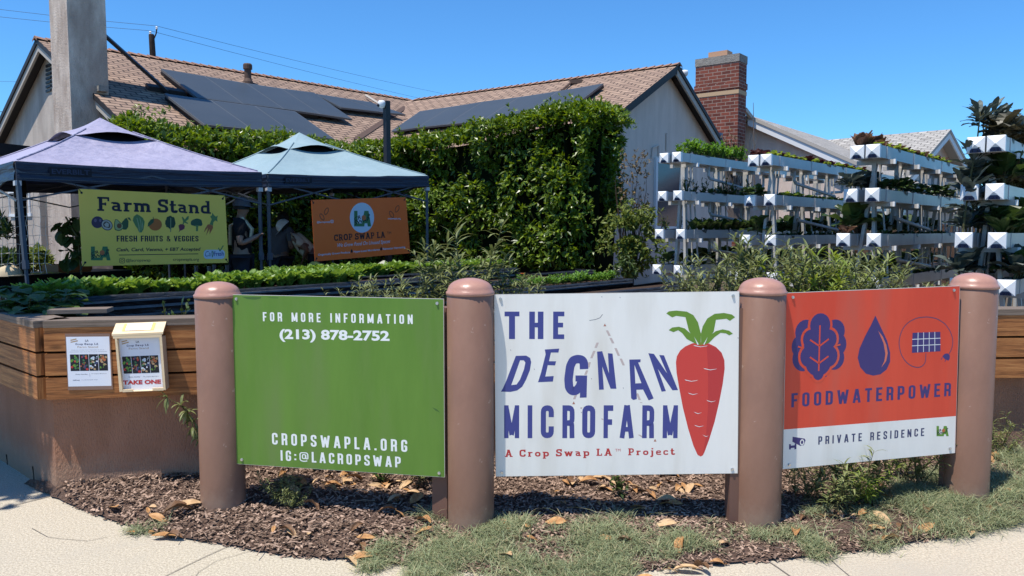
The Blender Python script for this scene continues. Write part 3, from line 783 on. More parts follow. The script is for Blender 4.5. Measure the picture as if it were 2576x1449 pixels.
# brick chimney at the neighbour's gable
bc = at(1816, 300, 24.6); bw, bdp = 1.42, 0.62; ztop = at(1828, 167, 24.6).z
bm = MB()
def brickbox(mb, c, sx, sy, z0, z1):
    """ND/NWv oriented box with UV in metres round the sides"""
    P = []
    for i, j in ((-1, -1), (1, -1), (1, 1), (-1, 1)):
        P.append(V((c.x, c.y, 0)) + NWv * (-i * sx / 2) + ND * (j * sy / 2))
    u = 0
    for k in range(4):
        a, b = P[k], P[(k + 1) % 4]; L = (b - a).length
        mb.face([a + Z * z0, b + Z * z0, b + Z * z1, a + Z * z1], [(u, z0), (u + L, z0), (u + L, z1), (u, z1)]); u += L
    mb.face([p + Z * z1 for p in P], [(0, 0), (sx, 0), (sx, sy), (0, sy)])
    mb.face([p + Z * z0 for p in P[::-1]], [(0, 0), (sx, 0), (sx, sy), (0, sy)])
bcc = V((bc.x, bc.y, 0)) + NWv * 0.02 - ND * 0.1
brickbox(bm, bcc, bw, bdp, 0.2, ztop)
brickbox(bm, bcc, bw + 0.06, bdp + 0.06, ztop - 0.78, ztop - 0.6)
BC = bm.build('brick_chimney', M['brick'], NH)
q = MB(); brickbox(q, bcc, bw + 0.03, bdp + 0.03, ztop + 0.002, ztop + 0.24); q.build('mortar_cap', M['mortarcap'], BC)
q = MB(); brickbox(q, bcc, bw + 0.025, bdp + 0.025, ztop - 0.96, ztop - 0.84); q.build('metal_strap', M['strapwood'], BC)
q = MB(); brickbox(q, bcc + NWv * 0.03, 0.62, 0.4, ztop + 0.24, ztop + 0.42); q.build('clay_flue', M['flue'], BC)
q = MB(); a = at(1874, 275, bcc.y - 0.1); b = at(1921, 336, bcc.y + 0.9); d = (b - a).normalized(); s = d.cross(Z).normalized()
q.box((a + b) / 2, (b - a).length, 0.1, 0.12, (d, s, s.cross(d))); b2 = at(1945, 342, bcc.y + 0.9); q.box((b + b2) / 2, 0.5, 0.2, 0.1, (ND, NWv, Z)); q.build('chimney_brace', M['trim'], NH)

# ------------------------------------------------------------------ utility pole and cables
pY = 42.0; pt = at(381, 86, pY)
up = thing('utility_pole', 'dark wooden utility pole standing beyond the roof ridge', 'utility pole', (pt.x, pt.y, 0))
m = MB(); m.tube([V((pt.x + 0.12, pt.y, 0)), V((pt.x + 0.03, pt.y, pt.z - 1)), pt - Z * 0.05, pt], [0.2, 0.155, 0.145, 0.12], 10); m.build('pole', M['polewood'], up)
m = MB(); m.tube([pt + V((0.1, 0, -0.3)), pt + V((0.26, 0, 0.05)), pt + V((0.29, 0, 0.25))], 0.035, 5); m.build('bracket', M['polewood'], up)
for q in (pt + V((0.29, 0, 0.25)), pt + V((-0.06, 0, 0.0))):
    m = MB(); m.lathe(q, [(0, 0), (0.07, 0.02), (0.04, 0.06), (0.07, 0.1), (0.03, 0.16), (0, 0.17)], 8); m.build('insulator', M['camwhite'], up)
def cable(label, pts, r, grp='cables across the sky'):
    m = MB(); P = []
    for (a, b) in zip(pts, pts[1:]):
        for k in range(10):
            t = k / 10; p = a.lerp(b, t); P.append(p - Z * (0.35 * 4 * t * (1 - t)))
    P.append(pts[-1]); m.tube(P, r * 0.65, 5); tag(m.build('overhead_cable', M['wire']), label, 'cable', grp)
cable('upper thin cable running from the utility pole over the roof', [at(-900, -120, 40), pt + V((0.29, 0, 0.43)), at(1330, 275, 95)], 0.016)
cable('lower thin cable running from the utility pole over the roof', [at(-900, -90, 40), pt + V((-0.06, 0, 0.18)), at(1330, 302, 95)], 0.016)
cable('thin cable in the open sky left of the tall stucco chimney', [at(-900, 160, 60), at(160, 206, 60)], 0.016)
cable('thick dark cable low at the left edge beside the gable', [at(-700, 230, 30), at(70, 278, 30)], 0.02)
cable('lowest dark cable at the left edge beside the gable', [at(-700, 270, 30), at(45, 300, 30)], 0.028)
# ------------------------------------------------------------------ lettering engine
SW = 0.155
def rpath(pts, r, closed=False, n=4):
    """round the corners of a 2-D path"""
    out = []; N = len(pts)
    for i, p in enumerate(pts):
        p = V((p[0], p[1]))
        if not closed and i in (0, N - 1):
            out.append(p); continue
        a = V(pts[i - 1][:2]); b = V(pts[(i + 1) % N][:2])
        da = a - p; db = b - p
        k = min(r, da.length * 0.5, db.length * 0.5)
        s = p + da.normalized() * k; e = p + db.normalized() * k
        for j in range(n + 1):
            t = j / n
            out.append(s * (1 - t) ** 2 + p * (2 * t * (1 - t)) + e * t * t)
    return out
def stroke2(pts, w, closed=False):
    """2-D ribbon round a path -> quads"""
    pts = [V((p[0], p[1])) for p in pts]
    P = [pts[0]]
    for p in pts[1:]:
        if (p - P[-1]).length > 1e-5: P.append(p)
    if closed and (P[0] - P[-1]).length < 1e-5: P.pop()
    n = len(P); L = []; Rr = []
    for i, p in enumerate(P):
        a = P[i - 1] if (closed or i > 0) else None
        b = P[(i + 1) % n] if (closed or i < n - 1) else None
        if a is None: t1 = t2 = (b - p).normalized()
        elif b is None: t1 = t2 = (p - a).normalized()
        else: t1 = (p - a).normalized(); t2 = (b - p).normalized()
        n1 = V((-t1.y, t1.x)); n2 = V((-t2.y, t2.x)); m = n1 + n2
        if m.length < 0.2: m = n1
        m.normalize(); k = 1 / max(0.35, m.dot(n1))
        L.append(p + m * (w / 2 * k)); Rr.append(p - m * (w / 2 * k))
    q = []
    for i in range(n if closed else n - 1):
        j = (i + 1) % n
        q.append([L[i], Rr[i], Rr[j], L[j]])
    return q
def cond_glyph(c, W=0.43, s=SW):
    a = s / 2; b = W - s / 2; t = 1 - s / 2; o = s / 2; r = 0.15
    S = []
    if c == ' ': return 0.26, []
    def L(*p): S.append((list(p), s, False))
    def Rp(p, closed=False, rr=r): S.append((rpath(p, rr, closed), s, closed))
    w = W
    if c == 'A': w = 0.48; L((0.07, 0), (w / 2 - 0.015, 1)); L((w - 0.07, 0), (w / 2 + 0.015, 1)); S.append(([(0.13, 0.27), (w - 0.13, 0.27)], s * 0.85, False))
    elif c == 'B': L((a, 0), (a, 1)); Rp([(a, t), (b, t), (b, 0.53), (a, 0.53)]); Rp([(a, 0.52), (b, 0.52), (b, o), (a, o)])
    elif c == 'C': Rp([(b, 0.64), (b, t), (a, t), (a, o), (b, o), (b, 0.36)])
    elif c == 'D': L((a, 0), (a, 1)); Rp([(a, t), (b, t), (b, o), (a, o)])
    elif c == 'E': w = 0.38; b = w; L((a, 0), (a, 1)); L((a, t), (b, t)); L((a, o), (b, o)); L((a, 0.51), (b - 0.04, 0.51))
    elif c == 'F': w = 0.37; b = w; L((a, 0), (a, 1)); L((a, t), (b, t)); L((a, 0.49), (b - 0.04, 0.49))
    elif c == 'G': Rp([(b, 0.66), (b, t), (a, t), (a, o), (b, o), (b, 0.46), (W * 0.5, 0.46)])
    elif c == 'H': L((a, 0), (a, 1)); L((b, 0), (b, 1)); L((a, 0.51), (b, 0.51))
    elif c == 'I': w = s; L((a, 0), (a, 1))
    elif c == 'K': L((a, 0), (a, 1)); L((a, 0.35), (b, 1)); L((a + 0.05, 0.5), (b + 0.02, 0))
    elif c == 'L': w = 0.36; L((a, 0), (a, 1)); L((a, o), (w, o))
    elif c == 'M': w = 0.58; b = w - a; L((a, 0), (a, 1)); L((b, 0), (b, 1)); L((a, 0.95), (w / 2, 0.1)); L((b, 0.95), (w / 2, 0.1))
    elif c == 'N': w = 0.46; b = w - a; L((a, 0), (a, 1)); L((b, 0), (b, 1)); L((a, 0.96), (b, 0.04))
    elif c == 'O': Rp([(a, t), (b, t), (b, o), (a, o)], True)
    elif c == 'P': L((a, 0), (a, 1)); Rp([(a, t), (b, t), (b, 0.42), (a, 0.42)])
    elif c == 'R': L((a, 0), (a, 1)); Rp([(a, t), (b, t), (b, 0.46), (a, 0.46)]); Rp([(a + 0.1, 0.46), (b - 0.01, 0.46), (b, 0.0)], False, 0.1)
    elif c == 'S': Rp([(b, 0.68), (b, t), (a, t), (a, 0.56), (b, 0.42), (b, o), (a, o), (a, 0.32)], False, 0.14)
    elif c == 'T': w = 0.42; L((w / 2, 0), (w / 2, 1)); L((0, t), (w, t))
    elif c == 'U': Rp([(a, 1), (a, o), (b, o), (b, 1)])
    elif c == 'V': w = 0.47; L((0.07, 1), (w / 2, 0)); L((w - 0.07, 1), (w / 2, 0))
    elif c == 'W': w = 0.68; L((0.07, 1), (0.2, 0)); L((0.2, 0), (w / 2, 0.85)); L((w / 2, 0.85), (w - 0.2, 0)); L((w - 0.2, 0), (w - 0.07, 1))
    elif c == '.': w = s; L((a, 0), (a, s))
    elif c == ':': w = s; L((a, 0.12), (a, 0.12 + s)); L((a, 0.55), (a, 0.55 + s))
    elif c == '@': w = 0.72; S.append((rpath([(w * 0.86, 0.12), (w * 0.5, 0.04), (0.05, 0.12), (0.05, 0.88), (w - 0.05, 0.88), (w - 0.05, 0.3), (w - 0.2, 0.3), (w - 0.22, 0.7)], 0.2), 0.09, False)); S.append((rpath([(0.24, 0.32), (0.24, 0.7), (0.48, 0.7), (0.48, 0.32)], 0.1, True), 0.09, True))
    elif c == '&': w = 0.5; S.append((rpath([(0.48, 0.02), (0.12, 0.75), (0.14, 0.93), (0.34, 0.93), (0.34, 0.7), (0.08, 0.4), (0.08, 0.08), (0.36, 0.08), (0.46, 0.45)], 0.12), 0.12, False))
    return w, S
def slab_glyph(c, s=0.2):
    S = []; x = 0.66; a = 0.16
    def L(*p, w=s): S.append((list(p), w, False))
    def Rp(p, closed=False, rr=0.2, w=s): S.append((rpath(p, rr, closed), w, closed))
    def serif(x0, y, hw=0.17): S.append(([(x0 - hw, y), (x0 + hw, y)], 0.125, False))
    w = 0.7
    if c == ' ': return 0.3, []
    if c == 'F': w = 0.72; L((0.2, 0), (0.2, 1)); S.append(([(0.02, 0.93), (0.7, 0.93)], 0.14, False)); S.append(([(0.2, 0.5), (0.5, 0.5)], 0.14, False)); S.append(([(0.645, 0.7), (0.645, 0.95)], 0.11, False)); S.append(([(0.47, 0.39), (0.47, 0.61)], 0.1, False)); serif(0.2, 0.06, 0.19)
    elif c == 'a': w = 0.66; Rp([(0.1, 0.55), (0.1, x - 0.08), (0.46, x - 0.08), (0.46, 0.04)], False, 0.16, 0.17); Rp([(0.46, 0.36), (0.13, 0.36), (0.13, 0.09), (0.46, 0.09)], False, 0.14, 0.15); serif(0.54, 0.06, 0.1)
    elif c == 'r': w = 0.56; L((0.18, 0), (0.18, x)); serif(0.19, 0.06); serif(0.12, x - 0.06, 0.1); Rp([(0.2, 0.4), (0.25, x - 0.09), (0.52, x - 0.09)], False, 0.15, 0.16)
    elif c == 'm': w = 1.06; L((0.17, 0), (0.17, x)); serif(0.17, 0.06, 0.15); serif(0.1, x - 0.06, 0.1); Rp([(0.18, x - 0.1), (0.53, x - 0.1), (0.53, 0)], False, 0.16); serif(0.53, 0.06, 0.14); Rp([(0.55, x - 0.1), (0.89, x - 0.1), (0.89, 0)], False, 0.16); serif(0.9, 0.06, 0.15)
    elif c == 'n': w = 0.74; L((0.17, 0), (0.17, x)); serif(0.17, 0.06, 0.15); serif(0.1, x - 0.06, 0.1); Rp([(0.18, x - 0.1), (0.56, x - 0.1), (0.56, 0)], False, 0.18); serif(0.57, 0.06, 0.15)
    elif c == 'S': w = 0.68; Rp([(0.58, 0.68), (0.56, 0.91), (0.12, 0.91), (0.12, 0.57), (0.58, 0.45), (0.58, 0.09), (0.1, 0.09), (0.09, 0.33)], False, 0.2, 0.19); S.append(([(0.61, 0.64), (0.61, 1)], 0.1, False)); S.append(([(0.06, 0), (0.06, 0.36)], 0.1, False))
    elif c == 't': w = 0.48; Rp([(0.2, 0.92), (0.2, 0.08), (0.45, 0.08), (0.46, 0.2)], False, 0.14); S.append(([(0.02, x - 0.06), (0.44, x - 0.06)], 0.13, False))
    elif c == 'd': w = 0.74; L((0.54, 0), (0.54, 1)); Rp([(0.54, x - 0.09), (0.12, x - 0.09), (0.12, 0.09), (0.54, 0.09)], False, 0.2, 0.18); serif(0.62, 0.06, 0.11); serif(0.48, 0.94, 0.12)
    elif c in 'CG': w = 0.72; Rp([(0.6, 0.64), (0.6, 0.9), (0.12, 0.9), (0.12, 0.1), (0.6, 0.1), (0.62, 0.34)], False, 0.24, 0.19); S.append(([(0.64, 0.64), (0.64, 1)], 0.1, False))
    elif c == 'o': w = 0.64; Rp([(0.1, x - 0.09), (0.54, x - 0.09), (0.54, 0.09), (0.1, 0.09)], True, 0.22, 0.18)
    elif c == 'e': w = 0.62; Rp([(0.1, 0.34), (0.52, 0.34), (0.52, x - 0.08), (0.1, x - 0.08), (0.1, 0.08), (0.54, 0.08), (0.55, 0.16)], False, 0.18, 0.15)
    elif c == 'c': w = 0.6; Rp([(0.5, 0.46), (0.48, x - 0.08), (0.1, x - 0.08), (0.1, 0.08), (0.48, 0.08), (0.52, 0.2)], False, 0.2, 0.17)
    elif c == 'p': w = 0.72; L((0.18, -0.28), (0.18, x)); Rp([(0.18, x - 0.09), (0.6, x - 0.09), (0.6, 0.09), (0.18, 0.09)], False, 0.2, 0.18); serif(0.18, -0.24, 0.17); serif(0.1, x - 0.06, 0.1)
    elif c == 'j': w = 0.4; Rp([(0.22, x), (0.22, -0.2), (0.0, -0.2)], False, 0.15); serif(0.16, x - 0.06, 0.1); L((0.22, 0.82), (0.22, 1.0))
    elif c == 'w': w = 1.0; L((0.16, x), (0.31, 0)); L((0.31, 0), (0.5, x * 0.9)); L((0.5, x * 0.9), (0.69, 0)); L((0.69, 0), (0.84, x)); serif(0.15, x - 0.06, 0.14); serif(0.85, x - 0.06, 0.14); serif(0.5, x - 0.06, 0.1)
    elif c == 'L': w = 0.66; L((0.2, 0), (0.2, 1)); S.append(([(0.02, 0.07), (0.62, 0.07)], 0.14, False)); serif(0.2, 0.93, 0.18); S.append(([(0.58, 0), (0.58, 0.32)], 0.1, False))
    elif c == 'A': w = 0.86; L((0.18, 0.03), (0.42, 0.98)); L((0.68, 0.03), (0.44, 0.98)); S.append(([(0.25, 0.3), (0.62, 0.3)], 0.13, False)); serif(0.16, 0.06, 0.16); serif(0.7, 0.06, 0.16); serif(0.4, 0.95, 0.14)
    elif c == 'P': w = 0.72; L((0.2, 0), (0.2, 1)); Rp([(0.2, 0.92), (0.6, 0.92), (0.6, 0.44), (0.2, 0.44)], False, 0.2, 0.16); serif(0.2, 0.06, 0.19); serif(0.12, 0.94, 0.1)
    elif c == 'R': w = 0.8; L((0.2, 0), (0.2, 1)); Rp([(0.2, 0.92), (0.6, 0.92), (0.6, 0.48), (0.2, 0.48)], False, 0.2, 0.16); L((0.4, 0.48), (0.66, 0.03)); serif(0.2, 0.06, 0.18); serif(0.68, 0.06, 0.12); serif(0.12, 0.94, 0.1)
    elif c == 'O': w = 0.78; Rp([(0.12, 0.9), (0.66, 0.9), (0.66, 0.1), (0.12, 0.1)], True, 0.28, 0.21)
    elif c == 'W': w = 1.1; L((0.17, 1), (0.34, 0)); L((0.34, 0), (0.55, 0.85)); L((0.55, 0.85), (0.76, 0)); L((0.76, 0), (0.93, 1)); serif(0.16, 0.94, 0.15); serif(0.94, 0.94, 0.15)
    return w, S

class Plane:
    """flat picture plane of a sign or banner: metres (u right, v up) from its lower left"""
    def __init__(s, o, ex, ey):
        s.o = V(o); s.ex = V(ex).normalized(); s.n = s.ex.cross(V(ey)).normalized()
        s.ey = s.n.cross(s.ex).normalized()
        s.layer = 0
    def uv(s, px, py):
        p = on_plane(px, py, s.o, s.n) - s.o
        return V((p.dot(s.ex), p.dot(s.ey)))
    def p3(s, q, off): return s.o + s.ex * q[0] + s.ey * q[1] + s.n * (off * 0.2)
    def quads(s, mb, qs, off, m=0):
        for q in qs:
            mb.face([s.p3(p, off) for p in q], None, m)
    def poly(s, mb, pts, off, holes=(), m=0):
        loops = [[V((p[0], p[1], 0)) for p in pts]] + [[V((p[0], p[1], 0)) for p in h] for h in holes]
        flat = [p for l in loops for p in l]
        for t in tessellate_polygon(loops):
            a, b, c = [flat[k] for k in t]
            if (b - a).cross(c - a).z < 0: b, c = c, b
            mb.face([s.p3(a, off), s.p3(b, off), s.p3(c, off)], None, m)
    def disc(s, mb, c, r, off, ry=None, n=20, rot=0.0, m=0):
        ry = ry or r; pts = []
        for k in range(n):
            x, y = r * math.cos(2 * math.pi * k / n), ry * math.sin(2 * math.pi * k / n)
            pts.append((c[0] + x * math.cos(rot) - y * math.sin(rot), c[1] + x * math.sin(rot) + y * math.cos(rot)))
        mb.face([s.p3(p, off) for p in pts], None, m)
def put_text(pl, mb, glyph, text, p0, p1, h, off, track=0.1, shear=0.0, m=0, step=0.00004):
    """glyph text along the base line p0-p1 (uv), cap height h; widths scale to fit"""
    p0 = V(p0); p1 = V(p1); d = (p1 - p0); L = d.length; d.normalize(); nn = V((-d.y, d.x))
    G = [glyph(c) for c in text]
    tot = sum(w for w, _ in G) + track * (len(text) - 1)
    kx = L / (tot * h); x = 0
    for w, S in G:
        for j, (pts, sw, cl) in enumerate(S):
            qs = stroke2(pts, sw, cl)
            qq = [[p0 + d * (((p.x + x) * kx + p.y * shear) * h) + nn * (p.y * h) for p in q] for q in qs]
            pl.quads(mb, qq, off + j * step, m)
        x += w + track
_fc = {}
def font_polys(text, bold):
    k = (text, bold)
    if k not in _fc:
        cu = bpy.data.curves.new("t", 'FONT'); cu.body = text; cu.dimensions = '2D'; cu.fill_mode = 'FRONT'
        cu.offset = bold; cu.resolution_u = 3; cu.size = 1.0
        o = bpy.data.objects.new("t", cu); COL.objects.link(o)
        dg = bpy.context.evaluated_depsgraph_get(); dg.update()
        me = o.evaluated_get(dg).to_mesh()
        vs = [V((v.co.x, v.co.y)) for v in me.vertices]; fs = [tuple(p.vertices) for p in me.polygons]
        o.evaluated_get(dg).to_mesh_clear()
        bpy.data.objects.remove(o); bpy.data.curves.remove(cu)
        _fc[k] = (vs, fs)
    return _fc[k]
def put_font(pl, mb, text, p0, p1, h, off, bold=0.0, shear=0.0, m=0):
    """plain text stretched along p0-p1 with cap height h"""
    vs, fs = font_polys(text, bold)
    x0 = min(v.x for v in vs); x1 = max(v.x for v in vs); cap = 0.69 + bold * 2
    p0 = V(p0); p1 = V(p1); d = p1 - p0; L = d.length; d.normalize(); nn = V((-d.y, d.x))
    base = len(mb.v)
    vv = []
    for v in vs:
        y = v.y / cap * h; x = (v.x - x0) / (x1 - x0) * L + y * shear
        vv.append(pl.p3(p0 + d * x + nn * y, off))
    mb.mesh(vv, fs, m)
def la_logo(pl, x0, y0, x1, y1, T, off, parent, green, textmat='black'):
    """green block letters L A with the small two-line word mark across them; T maps local to uv"""
    def q(x, y): return pl.uv(*T(x0 + (x1 - x0) * x, y1 + (y0 - y1) * y))
    g = MB()
    pl.poly(g, [q(0.0, 0), q(0.0, 1), q(0.2, 1), q(0.2, 0.2), q(0.5, 0.2), q(0.5, 0)], off)
    pl.poly(g, [q(0.42, 0), q(0.6, 1), q(0.84, 1), q(1.0, 0), q(0.8, 0), q(0.77, 0.2), q(0.62, 0.2), q(0.59, 0)], off + 0.0003)
    g.build('logo_letters', M[green], parent)
    g = MB()
    h = (q(0, 0.24) - q(0, 0.0)).length
    put_font(pl, g, "CR", q(0.02, 0.33), q(0.42, 0.52), h, off + 0.0008, 0.02, 0.2)
    put_font(pl, g, "P", q(0.78, 0.56), q(0.92, 0.58), h, off + 0.0008, 0.02, 0.2)
    put_font(pl, g, "SWAP", q(0.03, 0.1), q(0.9, 0.38), h, off + 0.0011, 0.02, 0.2)
    g.build('logo_lettering', M[textmat], parent)
    g = MB(); pl.disc(g, q(0.57, 0.56), (q(0.13, 0) - q(0, 0)).length, off + 0.0014, None, 14); g.build('logo_tomato', M['tomato'], parent)

# ------------------------------------------------------------------ bollards
BR = 0.121
def bollard(px_top, top_y, base_c, label):
    c = V((base_c[0], base_c[1], 0)); zt = at(px_top, top_y, base_c[1]).z
    t = thing('bollard', label, 'bollard', (c.x, c.y, 0), 'brown domed bollards holding the signs')
    m = MB(); m.lathe(c, [(BR, -0.02), (BR, zt - 0.088), (BR - 0.004, zt - 0.084)], 40); m.build('shaft', M['bollard'], t, True)
    m = MB(); prof = [(BR - 0.002, zt - 0.088), (BR + 0.004, zt - 0.086), (BR + 0.005, zt - 0.072), (BR - 0.002, zt - 0.066)]
    for k in range(1, 9):
        a = k / 8 * math.pi / 2; prof.append((max(0.0005, (BR - 0.004) * math.cos(a)), zt - 0.066 + 0.066 * math.sin(a) ** 0.9))
    m.lathe(c, prof, 40); m.build('dome_cap', M['bollardcap'], t, True)
    return c
def bx(px, Y): return (px - 1288) / F * Y * 1.0
def col_at(px, py, Y):
    p = at(px, py, Y); return (p.x, Y)
B1 = bollard(546, 708, col_at(555, 1000, 4.23), 'brown bollard left of the green sign, nearest the wooden planter corner')
B2 = bollard(1181, 699, col_at(1184, 1000, 3.95), 'brown bollard between the green sign and the white sign')
B3 = bollard(1915, 698, col_at(1911, 1000, 4.00), 'brown bollard between the white sign and the orange red sign')
B4 = bollard(2438, 686, col_at(2440, 950, 4.34), 'rightmost brown bollard, its foot in tall grass beside the orange red sign')

# ------------------------------------------------------------------ the three big signs
def sign(name, label, cat, tl, Yl, tr, Yr, bl, br, mat_key):
    a = at(tl[0], tl[1], Yl); b = at(tr[0], tr[1], Yr)
    ex = (b - a).normalized()
    pl = Plane(a, ex, Z)
    H = ((pl.uv(*bl) - pl.uv(*tl)).length + (pl.uv(*br) - pl.uv(*tr)).length) / 2
    Wd = (b - a).length
    pl.o = a - pl.ey * H; pl.W = Wd; pl.H = H
    t = thing(name, label, cat, (pl.o.x, pl.o.y, pl.o.z))
    m = MB()
    # corners follow the photograph's slight out-of-square
    q = [pl.uv(*p) for p in (bl, br, tr, tl)]
    P = [pl.p3(p, 0) for p in q]
    m.prism(P, -pl.n * 0.012)
    m.build('backing_board', M['aluedge'], t)
    m = MB(); c = sum(q, V((0, 0))) / 4
    q2 = [p + (c - p).normalized() * 0.0025 for p in q]
    m.face([pl.p3(p, 0.0008) for p in q2]); m.build('face_sheet', M[mat_key], t)
    for (px, py) in ((tl[0] + 16, tl[1] + 11), (tr[0] - 16, tr[1] + 11), (bl[0] + 16, bl[1] - 11), (br[0] - 14, br[1] - 11)):
        u = pl.uv(px, py); s = MB()
        for r0, h0 in ((0.0085, 0.004), (0.0062, 0.008)):
            ring = [pl.p3((u[0] + r0 * math.cos(k * 0.785), u[1] + r0 * math.sin(k * 0.785)), 0.0009) for k in range(8)]
            s.prism([p + pl.n * h0 for p in ring], -pl.n * h0)
        s.build('screw', M['screw'], t)
    return t, pl
# green sign -------------------------------------------------
GS, gp = sign('information_sign', 'green information sign with white phone number and web address between the left two bollards', 'sign', (579, 741), 4.17, (1116, 752), 3.93, (593, 1167), (1119, 1201), 'green')
T4 = lambda x, y: (572.4 + x / 3, 724.5 + y / 3)
def gline(t, plane, T, fn, text, a, b, cap, name='lettering', mt='white', off=0.0022, **k):
    m = MB(); p0 = plane.uv(*T(*a)); p1 = plane.uv(*T(*b)); h = (plane.uv(*T(a[0], a[1] - cap)) - p0).length
    if fn == 'font': put_font(plane, m, text, p0, p1, h, off, **k)
    else: put_text(plane, m, fn, text, p0, p1, h, off, **k)
    return m.build(name, M[mt], t)
gline(GS, gp, T4, cond_glyph, "FOR MORE INFORMATION", (268, 250), (1398, 272), 68, track=0.34)
gline(GS, gp, T4, 'font', "(213) 878-2752", (393, 380), (1223, 396), 74, bold=0.035)
gline(GS, gp, T4, cond_glyph, "CROPSWAPLA.ORG", (337, 1180), (1357, 1238), 88, track=0.3)
gline(GS, gp, T4, cond_glyph, "IG:@LACROPSWAP", (402, 1302), (1308, 1355), 78, track=0.26)
# frayed and scuffed places on the print
m = MB()
for pts in ([(110, 66), (255, 68), (250, 80), (210, 88), (150, 84)], [(300, 70), (385, 72), (380, 78), (330, 76)], [(1545, 900), (1580, 915), (1605, 940), (1570, 925)]):
    gp.poly(m, [gp.uv(*T4(*p)) for p in pts], 0.0016)
m.build('scuff', mat('worn green print', (0.05, 0.12, 0.028), 0.5, 0.3), GS)
# white sign -------------------------------------------------
WS, wpn = sign('farm_name_sign', 'white farm name sign with navy lettering and a big red carrot', 'sign', (1243, 741), 3.95, (1860, 733), 3.95, (1247, 1199), (1856, 1191), 'signwhite')
T5 = lambda x, y: (1234.3 + x / 3, 724.5 + y / 3)
W5 = lambda *p: [wpn.uv(*T5(*q)) for q in p]
m = MB()
for (a, b) in (((878, 320), (898, 362)), ((905, 377), (925, 418)), ((942, 453), (968, 512)), ((982, 533), (1004, 584)), ((808, 412), (792, 452)), ((783, 474), (760, 530)), ((747, 560), (737, 600)), ((728, 622), (715, 655)), ((645, 803), (630, 840)), ((1105, 795), (1125, 845)), ((838, 985), (848, 995)), ((1118, 1107), (1158, 1132)), ((684, 900), (684, 912)), ((1130, 862), (1142, 868))):
    d = 9 if b[1] - a[1] > 20 else 7
    wpn.poly(m, W5((a[0] - d, a[1]), (a[0] + d, a[1]), (b[0] + d, b[1]), (b[0] - d, b[1])), 0.0016)
m.build('dash_marks', M['beige'], WS)
m = MB()
for x, y in ((862, 268), (627, 856), (1241, 1138)): wpn.poly(m, W5((x, y), (x + 11, y + 21), (x - 11, y + 21)), 0.0016)
m.build('triangle_marks', M['brownprint'], WS)
m = MB(); q = W5((745, 245), (790, 238), (825, 225), (840, 205), (845, 198)); wpn.quads(m, stroke2(q, 0.003), 0.0018)
for x, y in ((150, 470), (838, 68), (975, 72), (1866, 378), (683, 940), (328, 614), (760, 686), (1000, 756)): wpn.poly(m, W5((x - 3, y - 5), (x + 4, y - 4), (x + 3, y + 6)), 0.0018)
m.build('scratch', M['grey'], WS)
def wletters(text, spans, y0, y1):
    m = MB()
    for c, (x0, x1) in zip(text, spans):
        put_text(wpn, m, lambda ch: cond_glyph(ch, 0.43, 0.17), c, wpn.uv(*T5(x0, y1)), wpn.uv(*T5(x1, y1)), (wpn.uv(*T5(x0, y0)) - wpn.uv(*T5(x0, y1))).length, 0.0024)
    return m
wletters("THE", [(105, 217), (291, 398), (471, 555)], 178, 385).build('lettering', M['navy'], WS)
wletters("MICROFARM", [(102, 215), (279, 314), (378, 476), (541, 632), (690, 788), (851, 923), (976, 1077), (1142, 1232), (1297, 1410)], 885, 1133).build('lettering', M['navy'], WS)
m = MB()
wpn.poly(m, W5((190, 512), (268, 510), (298, 528), (306, 560), (296, 620), (268, 690), (238, 745), (200, 773), (150, 784), (77, 782), (92, 758), (118, 700), (150, 615)), 0.0024, [W5((222, 545), (250, 546), (262, 562), (252, 612), (222, 690), (196, 728), (155, 733), (180, 665))])
wpn.poly(m, W5((408, 464), (518, 457), (511, 487), (455, 487), (440, 552), (494, 553), (486, 584), (431, 582), (412, 668), (476, 664), (470, 706), (357, 711), (380, 640), (415, 500)), 0.0024)
g5 = [(705, 612), (703, 562), (688, 540), (655, 535), (622, 545), (600, 590), (587, 690), (592, 752), (612, 778), (642, 778), (672, 745), (688, 700)]
wpn.quads(m, stroke2(rpath(W5(*g5), 0.01), 0.044), 0.0024)
wpn.poly(m, W5((640, 660), (728, 660), (724, 826), (673, 828), (678, 705), (640, 705)), 0.0027)
wpn.poly(m, W5((803, 480), (842, 477), (893, 645), (885, 492), (920, 495), (949, 760), (905, 760), (842, 592), (854, 766), (818, 768)), 0.0024)
wpn.poly(m, W5((1046, 540), (1132, 538), (1130, 559), (1113, 562), (1230, 833), (1192, 848), (1150, 766), (1100, 768), (1103, 838), (1076, 845), (1060, 832)), 0.0024, [W5((1085, 580), (1138, 718), (1092, 720))])
wpn.poly(m, W5((1190, 492), (1232, 497), (1332, 645), (1272, 505), (1308, 508), (1414, 770), (1372, 772), (1262, 612), (1322, 778), (1290, 782)), 0.0024)
m.build('lettering', M['navy'], WS)
gline(WS, wpn, T5, slab_glyph, "A Crop Swap LA", (107, 1275), (916, 1265), 54, mt='redtext', track=0.22)
gline(WS, wpn, T5, slab_glyph, "Project", (1036, 1262), (1387, 1258), 52, mt='redtext', track=0.22)
gline(WS, wpn, T5, 'font', "TM", (940, 1234), (980, 1233), 20, mt='redtext', bold=0.0)
m = MB()
body = [(1398, 560), (1405, 515), (1430, 472), (1470, 440), (1520, 418), (1582, 409), (1645, 418), (1700, 445), (1743, 488), (1764, 545), (1766, 610), (1752, 720), (1725, 860), (1690, 1010), (1650, 1140), (1615, 1235), (1602, 1262), (1585, 1272), (1562, 1260), (1530, 1190), (1490, 1060), (1450, 900), (1420, 740), (1403, 640)]
wpn.poly(m, W5(*body), 0.0020); CAR = m.build('carrot', M['carrot'], WS)
